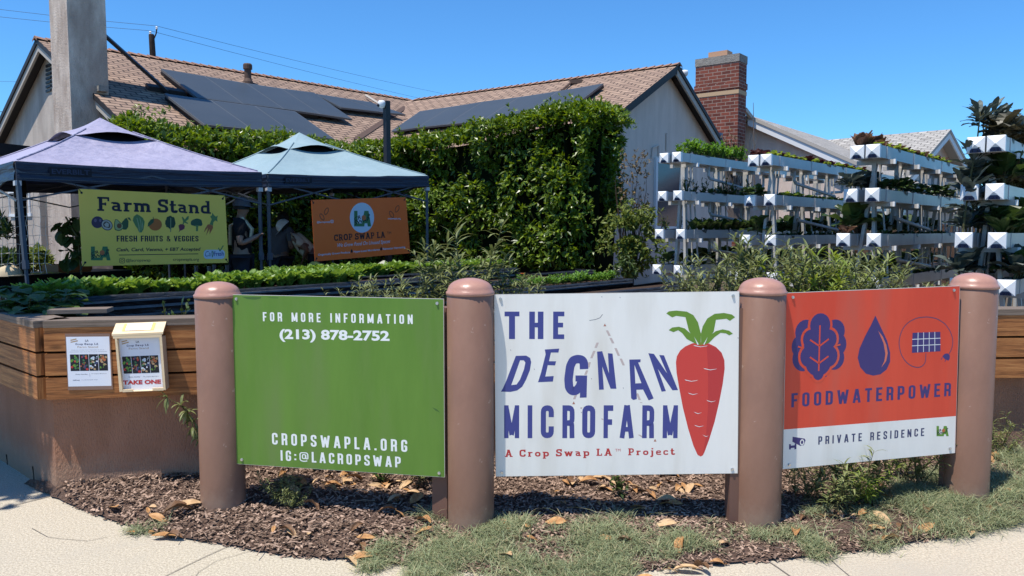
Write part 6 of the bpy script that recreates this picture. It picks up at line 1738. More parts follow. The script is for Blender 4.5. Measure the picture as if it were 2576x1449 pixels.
for i in range(3):
    proto('greens%d' % i, None, [('leaves', rosette('g', 'chard', 0.05, 20, 0.165, 0.055, 2.3, 0.2, 20 + i, 1.0, 2), 'chard')])
    proto('lettuce%d' % i, None, [('leaves', rosette('l', 'lettuce', 0.05, 14, 0.10, 0.07, 1.1, 0.22, 30 + i, 0.5), 'lettuce')])
    proto('redlet%d' % i, None, [('leaves', rosette('l', 'redlet', 0.05, 14, 0.12, 0.065, 1.8, 0.2, 40 + i, 0.4), 'redlet')])
    proto('darkred%d' % i, None, [('leaves', rosette('l', 'redlet2', 0.05, 15, 0.11, 0.07, 1.3, 0.22, 50 + i, 0.5), 'redlet2')])
    proto('romaine%d' % i, None, [('leaves', rosette('l', 'redlet', 0.06, 20, 0.21, 0.085, 2.0, 0.14, 60 + i, 0.45), 'redlet')])
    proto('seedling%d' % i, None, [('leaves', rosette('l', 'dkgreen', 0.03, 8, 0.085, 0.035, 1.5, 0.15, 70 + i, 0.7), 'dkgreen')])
    proto('chard%d' % i, None, [('leaves', rosette('l', 'dkgreen', 0.06, 11, 0.24, 0.085, 1.9, 0.12, 80 + i, 0.75), 'dkgreen')])
    b, s = MB(), MB(); rr = random.Random(90 + i)
    for k in range(9):
        a = rr.uniform(0, 6.28); tip = V((math.cos(a) * 0.09, math.sin(a) * 0.09, rr.uniform(0.1, 0.24))); s.tube([V((0, 0, 0)), tip], 0.004, 4)
        for j in range(7): b.blade(tip * (0.4 + 0.09 * j), V((rr.uniform(-1, 1), rr.uniform(-1, 1), 0.7)), 0.075, 0.034, 0.6, 3, fold=0.3)
    proto('herb%d' % i, None, [('leaves', b, 'herb'), ('stems', s, 'stem')])
    b, s = MB(), MB(); kale_mesh(b, s, 0.34 + 0.06 * i, 17, 0.26, 0.07, 100 + i, 0.9); proto('kale%d' % i, None, [('leaves', b, 'kale'), ('stalk', s, 'stem')])
    b, s = MB(), MB(); kale_mesh(b, s, 0.10, 17, 0.22, 0.10, 110 + i, 0.9); proto('kaleshort%d' % i, None, [('leaves', b, 'kale'), ('stalk', s, 'stem')])
    b, s = MB(), MB(); kale_mesh(b, s, 0.09, 18, 0.22, 0.12, 120 + i, 0.8); proto('collard%d' % i, None, [('leaves', b, 'dkgreen'), ('stalk', s, 'stem')])
    b, s = MB(), MB(); kale_mesh(b, s, 0.09, 18, 0.22, 0.12, 320 + i, 0.6); proto('darkleaf%d' % i, None, [('leaves', b, 'darkleaf'), ('stalk', s, 'stem')])
    b, s = MB(), MB(); whorl_mesh(b, s, 0.62, 12, 0.12, 130 + i, 0.42, 32); proto('milk%d' % i, None, [('leaves', b, 'milk'), ('stems', s, 'stem')])
    b, s = MB(), MB(); whorl_mesh(b, s, 0.50, 11, 0.115, 140 + i, 0.38, 32); proto('lime%d' % i, None, [('leaves', b, 'milk2'), ('stems', s, 'stem')])
    b, s = MB(), MB(); whorl_mesh(b, s, 0.72, 5, 0.15, 150 + i, 0.24, 36); proto('tallmilk%d' % i, None, [('leaves', b, 'milk'), ('stems', s, 'stem')])
    b, s = MB(), MB(); rr = random.Random(160 + i)
    for k in range(15):
        a = rr.uniform(0, 6.28); h = rr.uniform(0.07, 0.24); q = V((math.cos(a) * rr.uniform(0.02, 0.17), math.sin(a) * rr.uniform(0.02, 0.17), h)); s.tube([V((0, 0, 0)), q * 0.6, q], 0.0045, 4)
        for j in range(2): b.blade(q, V((math.cos(a + j * 2), math.sin(a + j * 2), 0.25)), 0.135, 0.115, 0.9, 4, prof=lambda t: math.sin(math.pi * (0.06 + 0.9 * t)) ** 0.6, fold=0.2, ruf=0.06)
    proto('squash%d' % i, None, [('leaves', b, 'squash'), ('stems', s, 'stem')])
    b, s = MB(), MB(); rr = random.Random(170 + i)
    for k in range(10):
        a = rr.uniform(0, 6.28); tip = V((math.cos(a) * 0.05, math.sin(a) * 0.05, rr.uniform(0.06, 0.2))); s.tube([V((0, 0, 0)), tip], 0.003, 4)
        for j in range(4): b.blade(tip * (0.5 + 0.16 * j), rdir(rr) + Z * 0.5, 0.05, 0.022, 0.6, 2)
    proto('weed%d' % i, None, [('leaves', b, 'dkgreen'), ('stems', s, 'stem')])

# ------------------------------------------------------------------ grow racks
DN = -W_           # towards the street side
def gutter(rack, p, L, s, num=None, broken=False):
    """white trough from its near end p (centre of the end face) along U"""
    ax = (U, W_, Z); c = p + U * (L / 2); th = 0.006
    m = MB()
    m.box(c - Z * (s / 2 - th / 2), L, s, th, ax); m.box(c + W_ * (s / 2 - th / 2) + Z * th / 2, L, th, s - th, ax); m.box(c - W_ * (s / 2 - th / 2) + Z * th / 2, L, th, s - th, ax)
    gt = m.build('gutter', M['pv'], rack)
    m = MB()
    for _ in range(4):
        u = rv.uniform(0.2, 3.5); ln = rv.uniform(0.06, 0.22); dp = rv.uniform(0.02, 0.06); q = p + U * u - W_ * (s / 2 + 0.004) + Z * (s / 2 + 0.004)
        m.face([q + W_ * 0.03, q + U * ln + W_ * 0.03, q + U * ln, q]); m.face([q, q + U * ln, q + U * (ln * 0.8) - Z * dp, q + U * (ln * 0.25) - Z * dp * 0.6])
    m.build('liner_edge', M['liner'], gt)
    m = MB()
    for q in (0.32, 1.5, 3.0, 4.5): m.box(p + U * q - Z * 0.001, 0.05, s + 0.012, s + 0.006, ax)
    m.build('joint_sleeves', M['pv'], gt)
    m = MB(); m.tube([p + U * (0.1 + 0.25 * k) + W_ * (s * 0.32 + rv.uniform(-0.012, 0.012)) + Z * (s * 0.46 + rv.uniform(-0.006, 0.022)) for k in range(int(L / 0.25) - 1)], 0.008, 5); m.build('drip_line', M['liner'], gt)
    m = MB(); m.box(c + Z * (s * 0.30), L - 0.02, s - 2.2 * th, s * 0.2, ax); m.build('soil', M['soil'], gt)
    m = MB(); e = s / 2 + 0.008; b = p - U * 0.004
    K4 = [b + W_ * e - Z * e, b - W_ * e - Z * e, b - W_ * e + Z * e, b + W_ * e + Z * e]; ap = p - U * (0.035 * s / 0.145 + 0.012)
    for i in range(4): m.face([K4[i], K4[(i + 1) % 4], ap])
    for i in range(4): m.face([K4[(i + 1) % 4], K4[i], K4[i] + U * 0.05, K4[(i + 1) % 4] + U * 0.05])
    m.build('end_cap', M['pvcap'], gt)
    # number tag: a strip of blue tape on the lower facet of the cap
    fo = (K4[1] - K4[0]).cross(ap - K4[0]).normalized()
    if fo.dot(U) > 0: fo = -fo
    mid = (K4[0] + K4[1]) / 2; upf = ap - mid; hh = upf.length; upf.normalize(); sd_ = -W_
    def t(x, y): return mid + sd_ * (x * s) + upf * (y * hh) + fo * 0.002
    m = MB(); m.face([t(-0.36, 0.03), t(0.36, 0.03), t(0.33, 0.34), t(0.22, 0.56), t(-0.22, 0.56), t(-0.33, 0.34)]); m.build('number_tag', M['tape'], gt)
    if num:
        pl = Plane(t(-0.2, 0.1), sd_, upf); mm = MB(); put_font(pl, mm, num, (0, 0), (s * 0.4, 0), s * 0.17, 0.001, 0.0); mm.build('tag_lettering', M['black'], gt)
    return gt
RACKS = [
 (11.6, [((1702, 395), (1665, 398)), ((1705, 492), (1662, 493)), ((1712, 589), (1656, 589)), ((1706, 680), (1651, 679))], 0.132, 'leftmost white grow rack, beside the grey gable window', [('1', '2'), ('3', '4'), ('5', '6'), ('8', '7')]),
 (10.6, [((1927, 402), (1888, 403)), ((1936, 503), (1881, 503)), ((1938, 605), (1871, 605)), ((1942, 700), (1862, 700))], 0.138, 'second white grow rack from the left, lime lettuces along its top', [('9', '10'), ('11', '12'), ('13', '14'), ('15', '16')]),
 (9.3, [((2196, 380), (2146, 385)), ((2194, 490), (2133, 494)), ((2198, 604), (2118, 602)), ((2196, 716), (2100, 712))], 0.146, 'third white grow rack from the left, brown romaine heads on its near end', [('12', '11'), ('16', '15'), ('10', '9'), None]),
 (8.0, [((2506, 361), (2441, 366)), ((2502, 482), (2430, 484)), ((2508, 605), (2421, 605)), ((2531, 724), (2412, 724))], 0.150, 'rightmost white grow rack, tall blue green kale on top', [('23', '13'), ('21', '18'), ('22', '17'), ('20', '19')]),
]
RACKPOS = []
RLEN = 6.3
for Yk, tiers, s, label, nums in RACKS:
    base = at(tiers[0][0][0], tiers[0][0][1], Yk)
    rk = thing('grow_rack', label, 'grow rack', (base.x, base.y, 0.3), 'white tiered grow racks')
    P = []
    for ti, (rp, lp) in enumerate(tiers):
        pr = at(rp[0], rp[1], Yk); sep = 0
        # left gutter: same z, shifted along W_ until it meets its pixel column
        k = (lp[0] - 1288) / F; sep = (k * pr.y - pr.x) / (W_.x - k * W_.y)
        plp = pr + W_ * sep
        n = nums[ti] or (None, None)
        gutter(rk, pr, RLEN, s, n[0]); gutter(rk, plp + U * 0.02, RLEN, s, n[1])
        P.append((pr, plp, sep))
    RACKPOS.append((rk, P, s))
    # legs run down between the paired gutters and spread towards the ground
    for st in (0.42, 1.5, 2.6, 3.7, 4.8, 5.9):
        for side in (0, 1):
            a = P[0][side] + U * st; b = P[-1][side] + U * st
            inn = W_ * (1 if side == 0 else -1) * (s / 2 + 0.035)
            a = a + inn; b = b + inn
            dz = (b - a); foot = a + dz * ((a.z - 0.3) / max(0.1, a.z - b.z))
            m = MB(); d = (foot - a).normalized(); sx = d.cross(U).normalized(); m.box((a + foot) / 2 - Z * 0.06, (foot - a).length - 0.1, 0.07, 0.04, (d, U, sx)); m.build('leg', M['pvleg'], rk)
        for q in (0.16, 0.26):
            m = MB(); a = P[0][0].lerp(P[0][1], 0.5) + U * (st + q) - Z * 0.06; m.tube([a, V((a.x, a.y, 0)) + Z * 0.3 + W_ * rv.uniform(-0.25, 0.25)], 0.013, 4); m.build('stake', M['pvleg'], rk)
        for ti in range(4):
            a, b, sep = P[ti]; c = (a + b) / 2 + U * st - Z * (s / 2 + 0.03)
            m = MB(); m.box(c, 0.04, sep + s + 0.10, 0.055, (U, W_, Z)); xb = m.build('crossbar', M['pvleg'], rk)
            m = MB(); m.box(c - W_ * ((sep + s + 0.10) / 2 + 0.012), 0.046, 0.024, 0.06, (U, W_, Z)); m.build('bar_end_cap', M['pvcap'], xb)
    for ti in range(3):
        a, b, sep = P[ti]; q = a + U * 1.05 + W_ * 0.02 - Z * (s / 2)
        m = MB(); m.tube([q, q - Z * 0.16, q - Z * 0.20 + U * 0.05, q - Z * 0.34 + U * 1.7], 0.024, 7); m.build('drain_pipe', M['pv'], rk)
        q = b + U * 3.6 - Z * (s / 2); m = MB(); m.tube([q, q - Z * 0.2, q - Z * 0.23 - U * 0.04, q - Z * 0.3 - U * 1.2], 0.024, 7); m.build('drain_pipe', M['pv'], rk)
    for x in (2.2, 4.3):
        q = P[1][1] + W_ * 0.18 + U * x; m = MB(); m.tube([V((q.x, q.y, 0.3)), q + Z * 0.1, q + Z * 0.14 + U * 0.05], 0.026, 7); m.build('standpipe', M['pv'], rk)
rp_ = random.Random(21)
ordn = ['leftmost', 'second', 'third', 'rightmost']; tname = ['top', 'second', 'third', 'lowest']
def row(ri, ti, side, kinds, u0, u1, step, nm, desc, cat, sc=(0.9, 1.15), skip=0.0):
    rk, P, s = RACKPOS[ri]; p = P[ti][side]; u = u0; k = 0
    while u < u1:
        if rp_.random() >= skip:
            key = kinds[k % len(kinds)] + str(rp_.randrange(3))
            dd = desc if isinstance(desc, str) else desc[k % len(kinds)]; nn = nm if isinstance(nm, str) else nm[k % len(kinds)]
            lab = '%s in the %s %s gutter of the %s grow rack' % (dd, tname[ti], 'street side' if side == 0 else 'house side', ordn[ri])
            plant(key, nn, lab, cat, p + U * u + Z * (s * 0.42) + W_ * rp_.uniform(-0.02, 0.02), '%s, %s tier, %s rack' % (nn.replace('_', ' ') + 's', tname[ti], ordn[ri]), rp_.uniform(0, 6.28), rp_.uniform(*sc))
        u += step * rp_.uniform(0.85, 1.2); k += 1
row(0, 0, 0, ['herb'], 0.35, 2.3, 0.15, 'herb_plant', 'bright feathery herb', 'herb', (0.85, 1.2))
row(0, 0, 1, ['herb'], 0.5, 2.2, 0.3, 'herb_plant', 'bright feathery herb', 'herb', (0.8, 1.0))
row(0, 1, 0, ['weed', 'seedling'], 0.3, 3.2, 0.14, ['twiggy_plant', 'seedling'], ['small twiggy plant', 'dark seedling'], 'seedling', (0.8, 1.5))
row(0, 2, 0, ['chard'], 0.4, 2.9, 0.17, 'chard_plant', 'dark upright chard', 'chard', (0.75, 0.95))
row(0, 2, 1, ['weed'], 0.2, 2.5, 0.35, 'twiggy_plant', 'small twiggy plant', 'seedling', (0.8, 1.4))
row(0, 3, 1, ['collard'], 0.4, 3.5, 0.32, 'collard_plant', 'dark broadleaf plant', 'collard', (0.6, 0.9))
row(1, 3, 1, ['collard'], 0.4, 4.5, 0.3, 'collard_plant', 'dark broadleaf plant', 'collard', (0.8, 1.1))
row(2, 3, 1, ['collard'], 0.4, 4.5, 0.3, 'collard_plant', 'dark broadleaf plant', 'collard', (0.7, 1.0))
row(2, 2, 1, ['collard'], 1.2, 4.5, 0.3, 'collard_plant', 'shaded broadleaf plant', 'collard', (0.7, 1.0))
row(0, 3, 0, ['seedling'], 0.3, 2.4, 0.3, 'seedling', 'dark seedling', 'seedling', (0.9, 1.4), 0.2)
row(1, 0, 1, ['darkred'], 0.15, 0.75, 0.12, 'red_lettuce', 'dark red lettuce', 'lettuce', (0.9, 1.2))
row(1, 0, 0, ['lettuce', 'lettuce', 'darkred'], 0.2, 4.2, 0.16, ['lime_lettuce', 'lime_lettuce', 'red_lettuce'], ['small lime lettuce', 'small lime lettuce', 'small dark red lettuce'], 'lettuce', (0.75, 1.0))
row(1, 1, 0, ['seedling', 'lettuce'], 0.3, 3.6, 0.15, ['seedling', 'lime_lettuce'], ['dark seedling', 'tiny lime lettuce'], 'seedling', (0.6, 1.0))
row(1, 1, 1, ['collard'], 0.05, 0.6, 0.3, 'collard_plant', 'dark broadleaf plant', 'collard', (0.45, 0.6))
row(1, 2, 1, ['collard'], 0.4, 4.0, 0.26, 'collard_plant', 'dark broadleaf plant', 'collard', (0.7, 1.0))
row(1, 2, 0, ['seedling'], 0.4, 4.0, 0.2, 'seedling', 'dark seedling', 'seedling', (0.7, 1.0))
row(2, 0, 1, ['romaine'], 0.12, 0.9, 0.17, 'brown_romaine', 'large brown romaine', 'lettuce', (0.9, 1.1))
row(2, 0, 0, ['lettuce', 'redlet', 'lettuce'], 0.2, 3.6, 0.125, ['lime_lettuce', 'red_lettuce', 'lime_lettuce'], ['small lime lettuce', 'small brown red lettuce', 'small lime lettuce'], 'lettuce', (0.8, 1.05))
row(2, 1, 1, ['kaleshort'], 0.05, 0.9, 0.2, 'kale_plant', 'dark blue green kale', 'kale', (0.65, 0.85))
row(2, 1, 0, ['collard', 'seedling'], 0.5, 4.0, 0.17, ['collard_plant', 'seedling'], ['dark broadleaf plant', 'dark seedling'], 'collard', (0.45, 0.65))
row(2, 2, 1, ['redlet', 'collard'], 0.1, 0.9, 0.25, ['red_lettuce', 'collard_plant'], ['open brown red lettuce', 'dark broadleaf plant'], 'lettuce', (0.9, 1.3))
row(2, 2, 0, ['seedling'], 0.25, 3.4, 0.14, 'seedling', 'dark seedling', 'seedling', (0.6, 0.9))
row(2, 3, 0, ['seedling'], 0.25, 3.4, 0.14, 'seedling', 'dark seedling', 'seedling', (0.6, 0.9))
row(3, 0, 1, ['kale'], 0.1, 1.6, 0.22, 'kale_plant', 'tall blue green kale', 'kale', (0.55, 0.72))
row(3, 0, 0, ['darkleaf', 'kaleshort'], 0.3, 2.6, 0.18, ['collard_plant', 'kale_plant'], ['dark bushy broadleaf plant', 'dark curled kale'], 'collard', (0.75, 1.0))
row(3, 1, 1, ['kale', 'kaleshort'], 0.1, 2.4, 0.17, 'kale_plant', ['drooping kale', 'short dark kale'], 'kale', (0.8, 1.0))
row(3, 1, 0, ['collard', 'darkleaf'], 0.4, 2.2, 0.17, 'collard_plant', 'dark broadleaf plant', 'collard', (0.95, 1.2))
row(3, 2, 1, ['kale', 'kaleshort'], 0.05, 2.4, 0.16, 'kale_plant', ['drooping kale', 'short dark kale'], 'kale', (0.85, 1.05))
row(3, 2, 0, ['chard', 'collard'], 0.2, 2.2, 0.19, 'chard_plant', 'green chard with upright leaves', 'chard', (1.0, 1.35))
row(3, 3, 0, ['kaleshort', 'collard'], 0.3, 2.2, 0.18, ['kale_plant', 'collard_plant'], ['short dark kale', 'dark broadleaf plant'], 'kale', (0.9, 1.1))
row(3, 3, 1, ['kaleshort'], 0.1, 2.2, 0.25, 'kale_plant', 'short dark kale', 'kale', (0.9, 1.1))
# bare dead shrub and tall twig between the racks and the brick chimney
ds = thing('bare_shrub', 'leafless grey shrub in front of the brick chimney', 'shrub', at(1850, 600, 17))
m = MB()
for _ in range(60):
    x1 = rv.uniform(1812, 1905); y1 = rv.uniform(325, 470); x0 = 1852 + rv.uniform(-12, 12)
    m.tube([at(x0 + (x1 - x0) * t + rv.uniform(-5, 5), 600 + (y1 - 600) * t, 17) for t in (0, 0.3, 0.6, 0.85, 1)], [0.016, 0.012, 0.008, 0.006, 0.003], 4)
m.tube([at(1897, 520, 17), at(1898, 400, 17), at(1896, 320, 17), at(1895, 258, 17)], [0.02, 0.016, 0.01, 0.005], 5)
m.build('twigs', mat('grey twig', (0.16, 0.13, 0.11), 0.9, 0.1), ds)
m = MB()
for _ in range(220): sprig(m, at(rv.gauss(1838, 12), rv.gauss(385, 22), 16.8), V((0, -1, 0.3)), 0.07, rv, 2)
m.build('dry_foliage', bpy.data.materials['drying leaf'], ds)

# ------------------------------------------------------------------ grow beds
O0 = V((-5.05, 7.8, 0))
def bp3(q, s, z=0.0): return O0 - W_ * q + U * s + Z * z
def bed(label, q, s0, s1, z, wd=0.42, fill='soil', grey=True):
    c = bp3(q, (s0 + s1) / 2); L = s1 - s0
    t = thing('grow_bed', label, 'grow bed', (c.x, c.y, 0.3), 'black lined grow beds')
    m = MB(); n = 40; prof = [(0.00, z + 0.0), (0.035, z - 0.01), (0.035, z - 0.06), (0.005, z - 0.075), (0.012, z - 0.16), (-0.004, z - 0.19), (0.014, z - 0.24), (0.004, z - 0.34), (0.0, 0.3)]
    for sgn in (1, -1):
        vs = []; fs = []
        for i in range(n + 1):
            s = s0 + L * i / n
            for k, (o, zz) in enumerate(prof):
                j = 0.014 * noise.noise(V((s * 2.1, zz * 4, q * sgn))); 
                vs.append(bp3(q + sgn * (wd / 2 + o + j), s, zz + 0.012 * noise.noise(V((s * 1.3, q, sgn))) * (1 if k < 5 else 0)))
        for i in range(n):
            for k in range(len(prof) - 1):
                a = i * len(prof) + k; fs.append((a, a + 1, a + 1 + len(prof), a + len(prof)))
        m.mesh(vs, fs)
    for s, sg in ((s0, -1), (s1, 1)):
        m.box(bp3(q, s + sg * 0.01, (z + 0.3) / 2), 0.03, wd + 0.06, z - 0.3, (U, W_, Z))
    m.build('liner', M['liner'], t, True)
    if grey:
        for dz_, hz_ in ((0.045, 0.016), (0.10, 0.020), (0.165, 0.018)):
            m = MB(); m.box(bp3(q + wd / 2 + 0.036, (s0 + s1) / 2, z - dz_), L * 0.98, 0.022, hz_, (U, W_, Z)); m.build('batten', M['linergrey'], t)
    m = MB(); m.face([bp3(q - wd / 2, s0, z - 0.03), bp3(q + wd / 2, s0, z - 0.03), bp3(q + wd / 2, s1, z - 0.03), bp3(q - wd / 2, s1, z - 0.03)]); m.build('soil_fill', M[fill], t)
    return t
bed('long black grow bed of bright salad greens in front of the lilac tent', 2.5, -0.6, 3.3, 1.10)
bed('black grow bed full of bright greens below the orange banner', 1.62, -0.5, 5.6, 1.08)
bed('low empty black bed directly behind the planter corner', 3.25, -0.55, 3.1, 0.90)
bed('shaded black bed beside the table under the lilac tent', 0.95, -1.0, 3.0, 0.98)
bed('black bed with a short row of herbs behind the white sign', 3.05, 3.6, 6.35, 0.95)
bed('bare soil bed with black edges nearest the leftmost rack', 3.75, 3.9, 6.7, 0.90)
bed('black empty bed in the middle between the greens and the herbs', 2.35, 3.6, 6.3, 0.99)
bed('black empty bed at the back near the fence', 1.75 + 0.1, 5.8, 7.2, 1.0, 0.35)
def bedrow(q, s0, s1, step, z, kinds, nm, lab, cat, grp, sc, w=0.14, rows=2):
    s = s0
    while s < s1:
        for r in range(rows):
            plant(kinds[rp_.randrange(len(kinds))] + str(rp_.randrange(3)), nm, lab, cat, bp3(q + (r - (rows - 1) / 2) * w + rp_.uniform(-0.03, 0.03), s + rp_.uniform(-0.04, 0.04), z - 0.03), grp, rp_.uniform(0, 6.28), rp_.uniform(*sc))
        s += step
bedrow(2.5, -0.55, 2.3, 0.105, 1.10, ['greens'], 'salad_green', 'bright leafy salad green in the bed in front of the lilac tent', 'salad plant', 'salad greens in the front bed', (0.75, 1.1))
bedrow(1.62, 1.9, 5.5, 0.11, 1.08, ['greens'], 'salad_green', 'bright leafy salad green in the bed below the orange banner', 'salad plant', 'salad greens in the back bed', (0.85, 1.15))
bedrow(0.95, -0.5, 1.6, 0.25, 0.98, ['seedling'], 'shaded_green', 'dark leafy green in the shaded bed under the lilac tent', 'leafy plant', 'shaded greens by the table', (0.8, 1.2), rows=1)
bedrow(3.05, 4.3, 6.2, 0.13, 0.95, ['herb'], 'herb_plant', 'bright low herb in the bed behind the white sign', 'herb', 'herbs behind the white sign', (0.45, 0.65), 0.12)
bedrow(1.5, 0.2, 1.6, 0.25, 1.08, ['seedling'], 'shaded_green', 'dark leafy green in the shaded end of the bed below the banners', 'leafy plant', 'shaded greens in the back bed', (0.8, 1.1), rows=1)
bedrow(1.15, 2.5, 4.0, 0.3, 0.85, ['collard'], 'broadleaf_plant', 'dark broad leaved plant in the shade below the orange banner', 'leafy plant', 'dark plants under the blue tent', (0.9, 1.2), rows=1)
# crumpled white and grey sheets lying between the beds
m = MB(); vs = []; fs = []
for i in range(13):
    for j in range(5): vs.append(bp3(3.60 + j * 0.05, -0.2 + i * 0.13, 0.97 + 0.03 * noise.noise(V((i * 0.8, j * 0.9, 2)))))
for i in range(12):
    for j in range(4): fs.append((i * 5 + j, i * 5 + j + 1, i * 5 + j + 6, i * 5 + j + 5))
m.mesh(vs, fs); tag(m.build('plastic_sheet', M['oval'], smooth=True), 'crumpled pale plastic sheet lying behind the planter planks', 'plastic sheet')

# ------------------------------------------------------------------ bushes in the planter behind the signs
def planter_plant(key, px, y_top, Y, name, label, grp, sc, cat='bush'):
    p = at(px, y_top, Y); plant(key, name, label, cat, (p.x, p.y, 0.955), grp, rp_.uniform(0, 6.28), sc)
MG = 'narrow leaved bushes rising behind the signs'
for key, px, Y, sc, lab in (
    ('tallmilk0', 1182, 5.25, 1.00, 'tallest narrow leaved plant, rising right behind the bollard between green and white signs'),
    ('tallmilk1', 1092, 5.35, 0.80, 'narrow leaved plant reaching the orange banner corner, left of the tallest one'),
    ('milk0', 1130, 5.15, 0.80, 'low dusty bush just left of the bollard between green and white signs'),
    ('milk1', 1030, 5.2, 0.60, 'low dusty bush behind the right half of the green sign'),
    ('milk2', 940, 5.15, 0.55, 'low dusty bush behind the middle of the green sign'),
    ('milk0', 870, 5.1, 0.42, 'smallest dusty bush behind the left half of the green sign'),
    ('lime0', 1060, 5.0, 0.42, 'lime green tuft along the top edge of the green sign'),
    ('milk1', 1300, 5.3, 0.62, 'dusty bush behind the left top corner of the white sign'),
    ('tallmilk2', 1290, 5.4, 0.62, 'thin dark stemmed plant with an orange bloom behind the white sign'),
    ('milk2', 1750, 5.3, 0.62, 'leftmost bush behind the bollard between white and red signs'),
    ('milk0', 1815, 5.3, 0.78, 'dusty bush left of the bollard between white and red signs'),
    ('tallmilk1', 1868, 5.45, 0.85, 'spindly tall plant reaching the second rack, left of the third bollard'),
    ('milk1', 1925, 5.35, 1.0, 'dense bush directly behind the third bollard'),
    ('milk2', 1990, 5.3, 0.80, 'dusty bush right of the third bollard'),
    ('lime1', 2050, 5.3, 1.0, 'dense dusty bush over the left part of the red sign'),
    ('tallmilk0', 2140, 5.4, 0.66, 'tall narrow leaved plant over the middle of the red sign'),
    ('lime2', 2110, 5.25, 0.95, 'lush bush over the middle of the red sign'),
    ('lime1', 2095, 5.05, 0.70, 'lime green bush along the red sign top edge'),
    ('milk2', 2180, 5.3, 0.80, 'dusty bush over the right middle of the red sign'),
    ('lime2', 2020, 5.05, 0.50, 'small lime green tuft above the red sign left half'),
    ('lime0', 1960, 5.1, 0.55, 'lime tuft at the right side of the third bollard cap'),
    ('milk2', 1780, 5.15, 0.75, 'bushy plant over the right top corner of the white sign'),
    ('milk1', 2075, 5.15, 0.95, 'full dusty bush behind the left icon of the red sign'),
    ('milk0', 2150, 5.1, 0.80, 'full dusty bush behind the drop icon of the red sign'),
    ('milk0', 2225, 5.3, 0.45, 'small dusty bush before the third rack, over the red sign'),
    ('milk1', 2345, 5.35, 0.55, 'round small bush left of the rightmost bollard')):
    planter_plant(key, px, 700, Y, 'milkweed_bush', lab, MG, sc)
fl = thing('orange_bloom', 'small orange flower on the thin plant behind the white sign', 'flower', at(1314, 690, 5.35)); m = MB(); c = at(1314, 690, 5.35)
for k in range(7): m.blade(c, V((math.cos(k * 0.9), math.sin(k * 0.9), 0.5)), 0.022, 0.014, 0.4, 2)
m.build('petals', M['flower'], fl); m = MB(); m.tube([c, c - Z * 0.12], 0.002, 3); m.build('stalk', M['stem'], fl)
for key, px, Y, sc, lab in (('squash0', 60, 5.05, 1.0, 'leafy squash plant at the left picture edge in the planter corner'), ('squash1', 110, 5.0, 0.9, 'leafy squash plant in the planter corner, right beside the board'), ('squash2', 20, 5.25, 1.05, 'leafy squash plant farthest left in the planter'), ('squash0', 165, 4.98, 0.8, 'squash plant at the loose grey board'), ('squash1', 135, 5.25, 0.95, 'squash plant behind the others in the planter corner')):
    planter_plant(key, px, 760, Y, 'squash_plant', lab, 'squash plants in the planter corner', sc, 'squash plant')
for key, px, Y, sc, lab in (('weed0', 455, 5.0, 1.0, 'small dark herb in the planter left of the first bollard'), ('weed1', 420, 5.0, 0.9, 'smallest dark herb in the planter near the leaflet box')):
    planter_plant(key, px, 780, Y, 'planter_herb', lab, 'dark herbs in the planter', sc, 'herb')
# hop-like broadleaf shrub left of the yellow banner and low bushes by the wall
bs = thing('broadleaf_shrub', 'drooping broad leaved shrub at the left edge of the yellow banner', 'shrub', at(190, 690, 8.6))
m = MB(); st = MB()
st.tube([at(205, 690, 8.7), at(196, 600, 8.7), at(165, 545, 8.7)], 0.01, 4)
for _ in range(60):
    px = 150 + rv.random() * 60; py = rv.uniform(540, 665)
    if py < 600 and px > 215 - (py - 540) * 0.3: continue
    m.blade(at(px, py, 8.75 + rv.uniform(-0.12, 0.12)), rdir(rv) * 0.8 + V((0, -0.3, -0.5)), 0.14, 0.10, 0.8, 4, prof=lambda t: math.sin(math.pi * (0.08 + 0.88 * t)) ** 0.7, fold=0.2)
m.build('leaves', M['dkgreen'], bs); st.build('stems', M['stem'], bs)
def lowbush(label, x0, x1, y0, y1, Y, n, mt, sz):
    t = thing('low_bush', label, 'bush', at((x0 + x1) / 2, y1, Y)); m = MB()
    for _ in range(n):
        px = rv.uniform(x0, x1); e = math.sin(math.pi * (px - x0) / (x1 - x0)) ** 0.5
        py = y1 - (y1 - y0) * e * rv.random() ** 0.7
        sprig(m, at(px, py, Y + rv.uniform(-0.35, 0.35)), V((0, -0.6, 0.7)), sz, rv, 3)
    m.build('leaves', M[mt], t)
lowbush('low dark bush against the house wall left of the window bay', -30, 62, 632, 690, 10.5, 420, 'dkgreen', 0.10)
lowbush('low pale green bush below the house window', 58, 136, 622, 690, 10.9, 420, 'vinedry', 0.085)
lowbush('weeping dark leaves at the left picture edge under the tent', -25, 24, 545, 600, 8.9, 120, 'dkgreen', 0.10)
lowbush('dark ivy clump in front of the fence beside the shrub', 1545, 1600, 640, 700, 12.6, 160, 'dkgreen', 0.08)
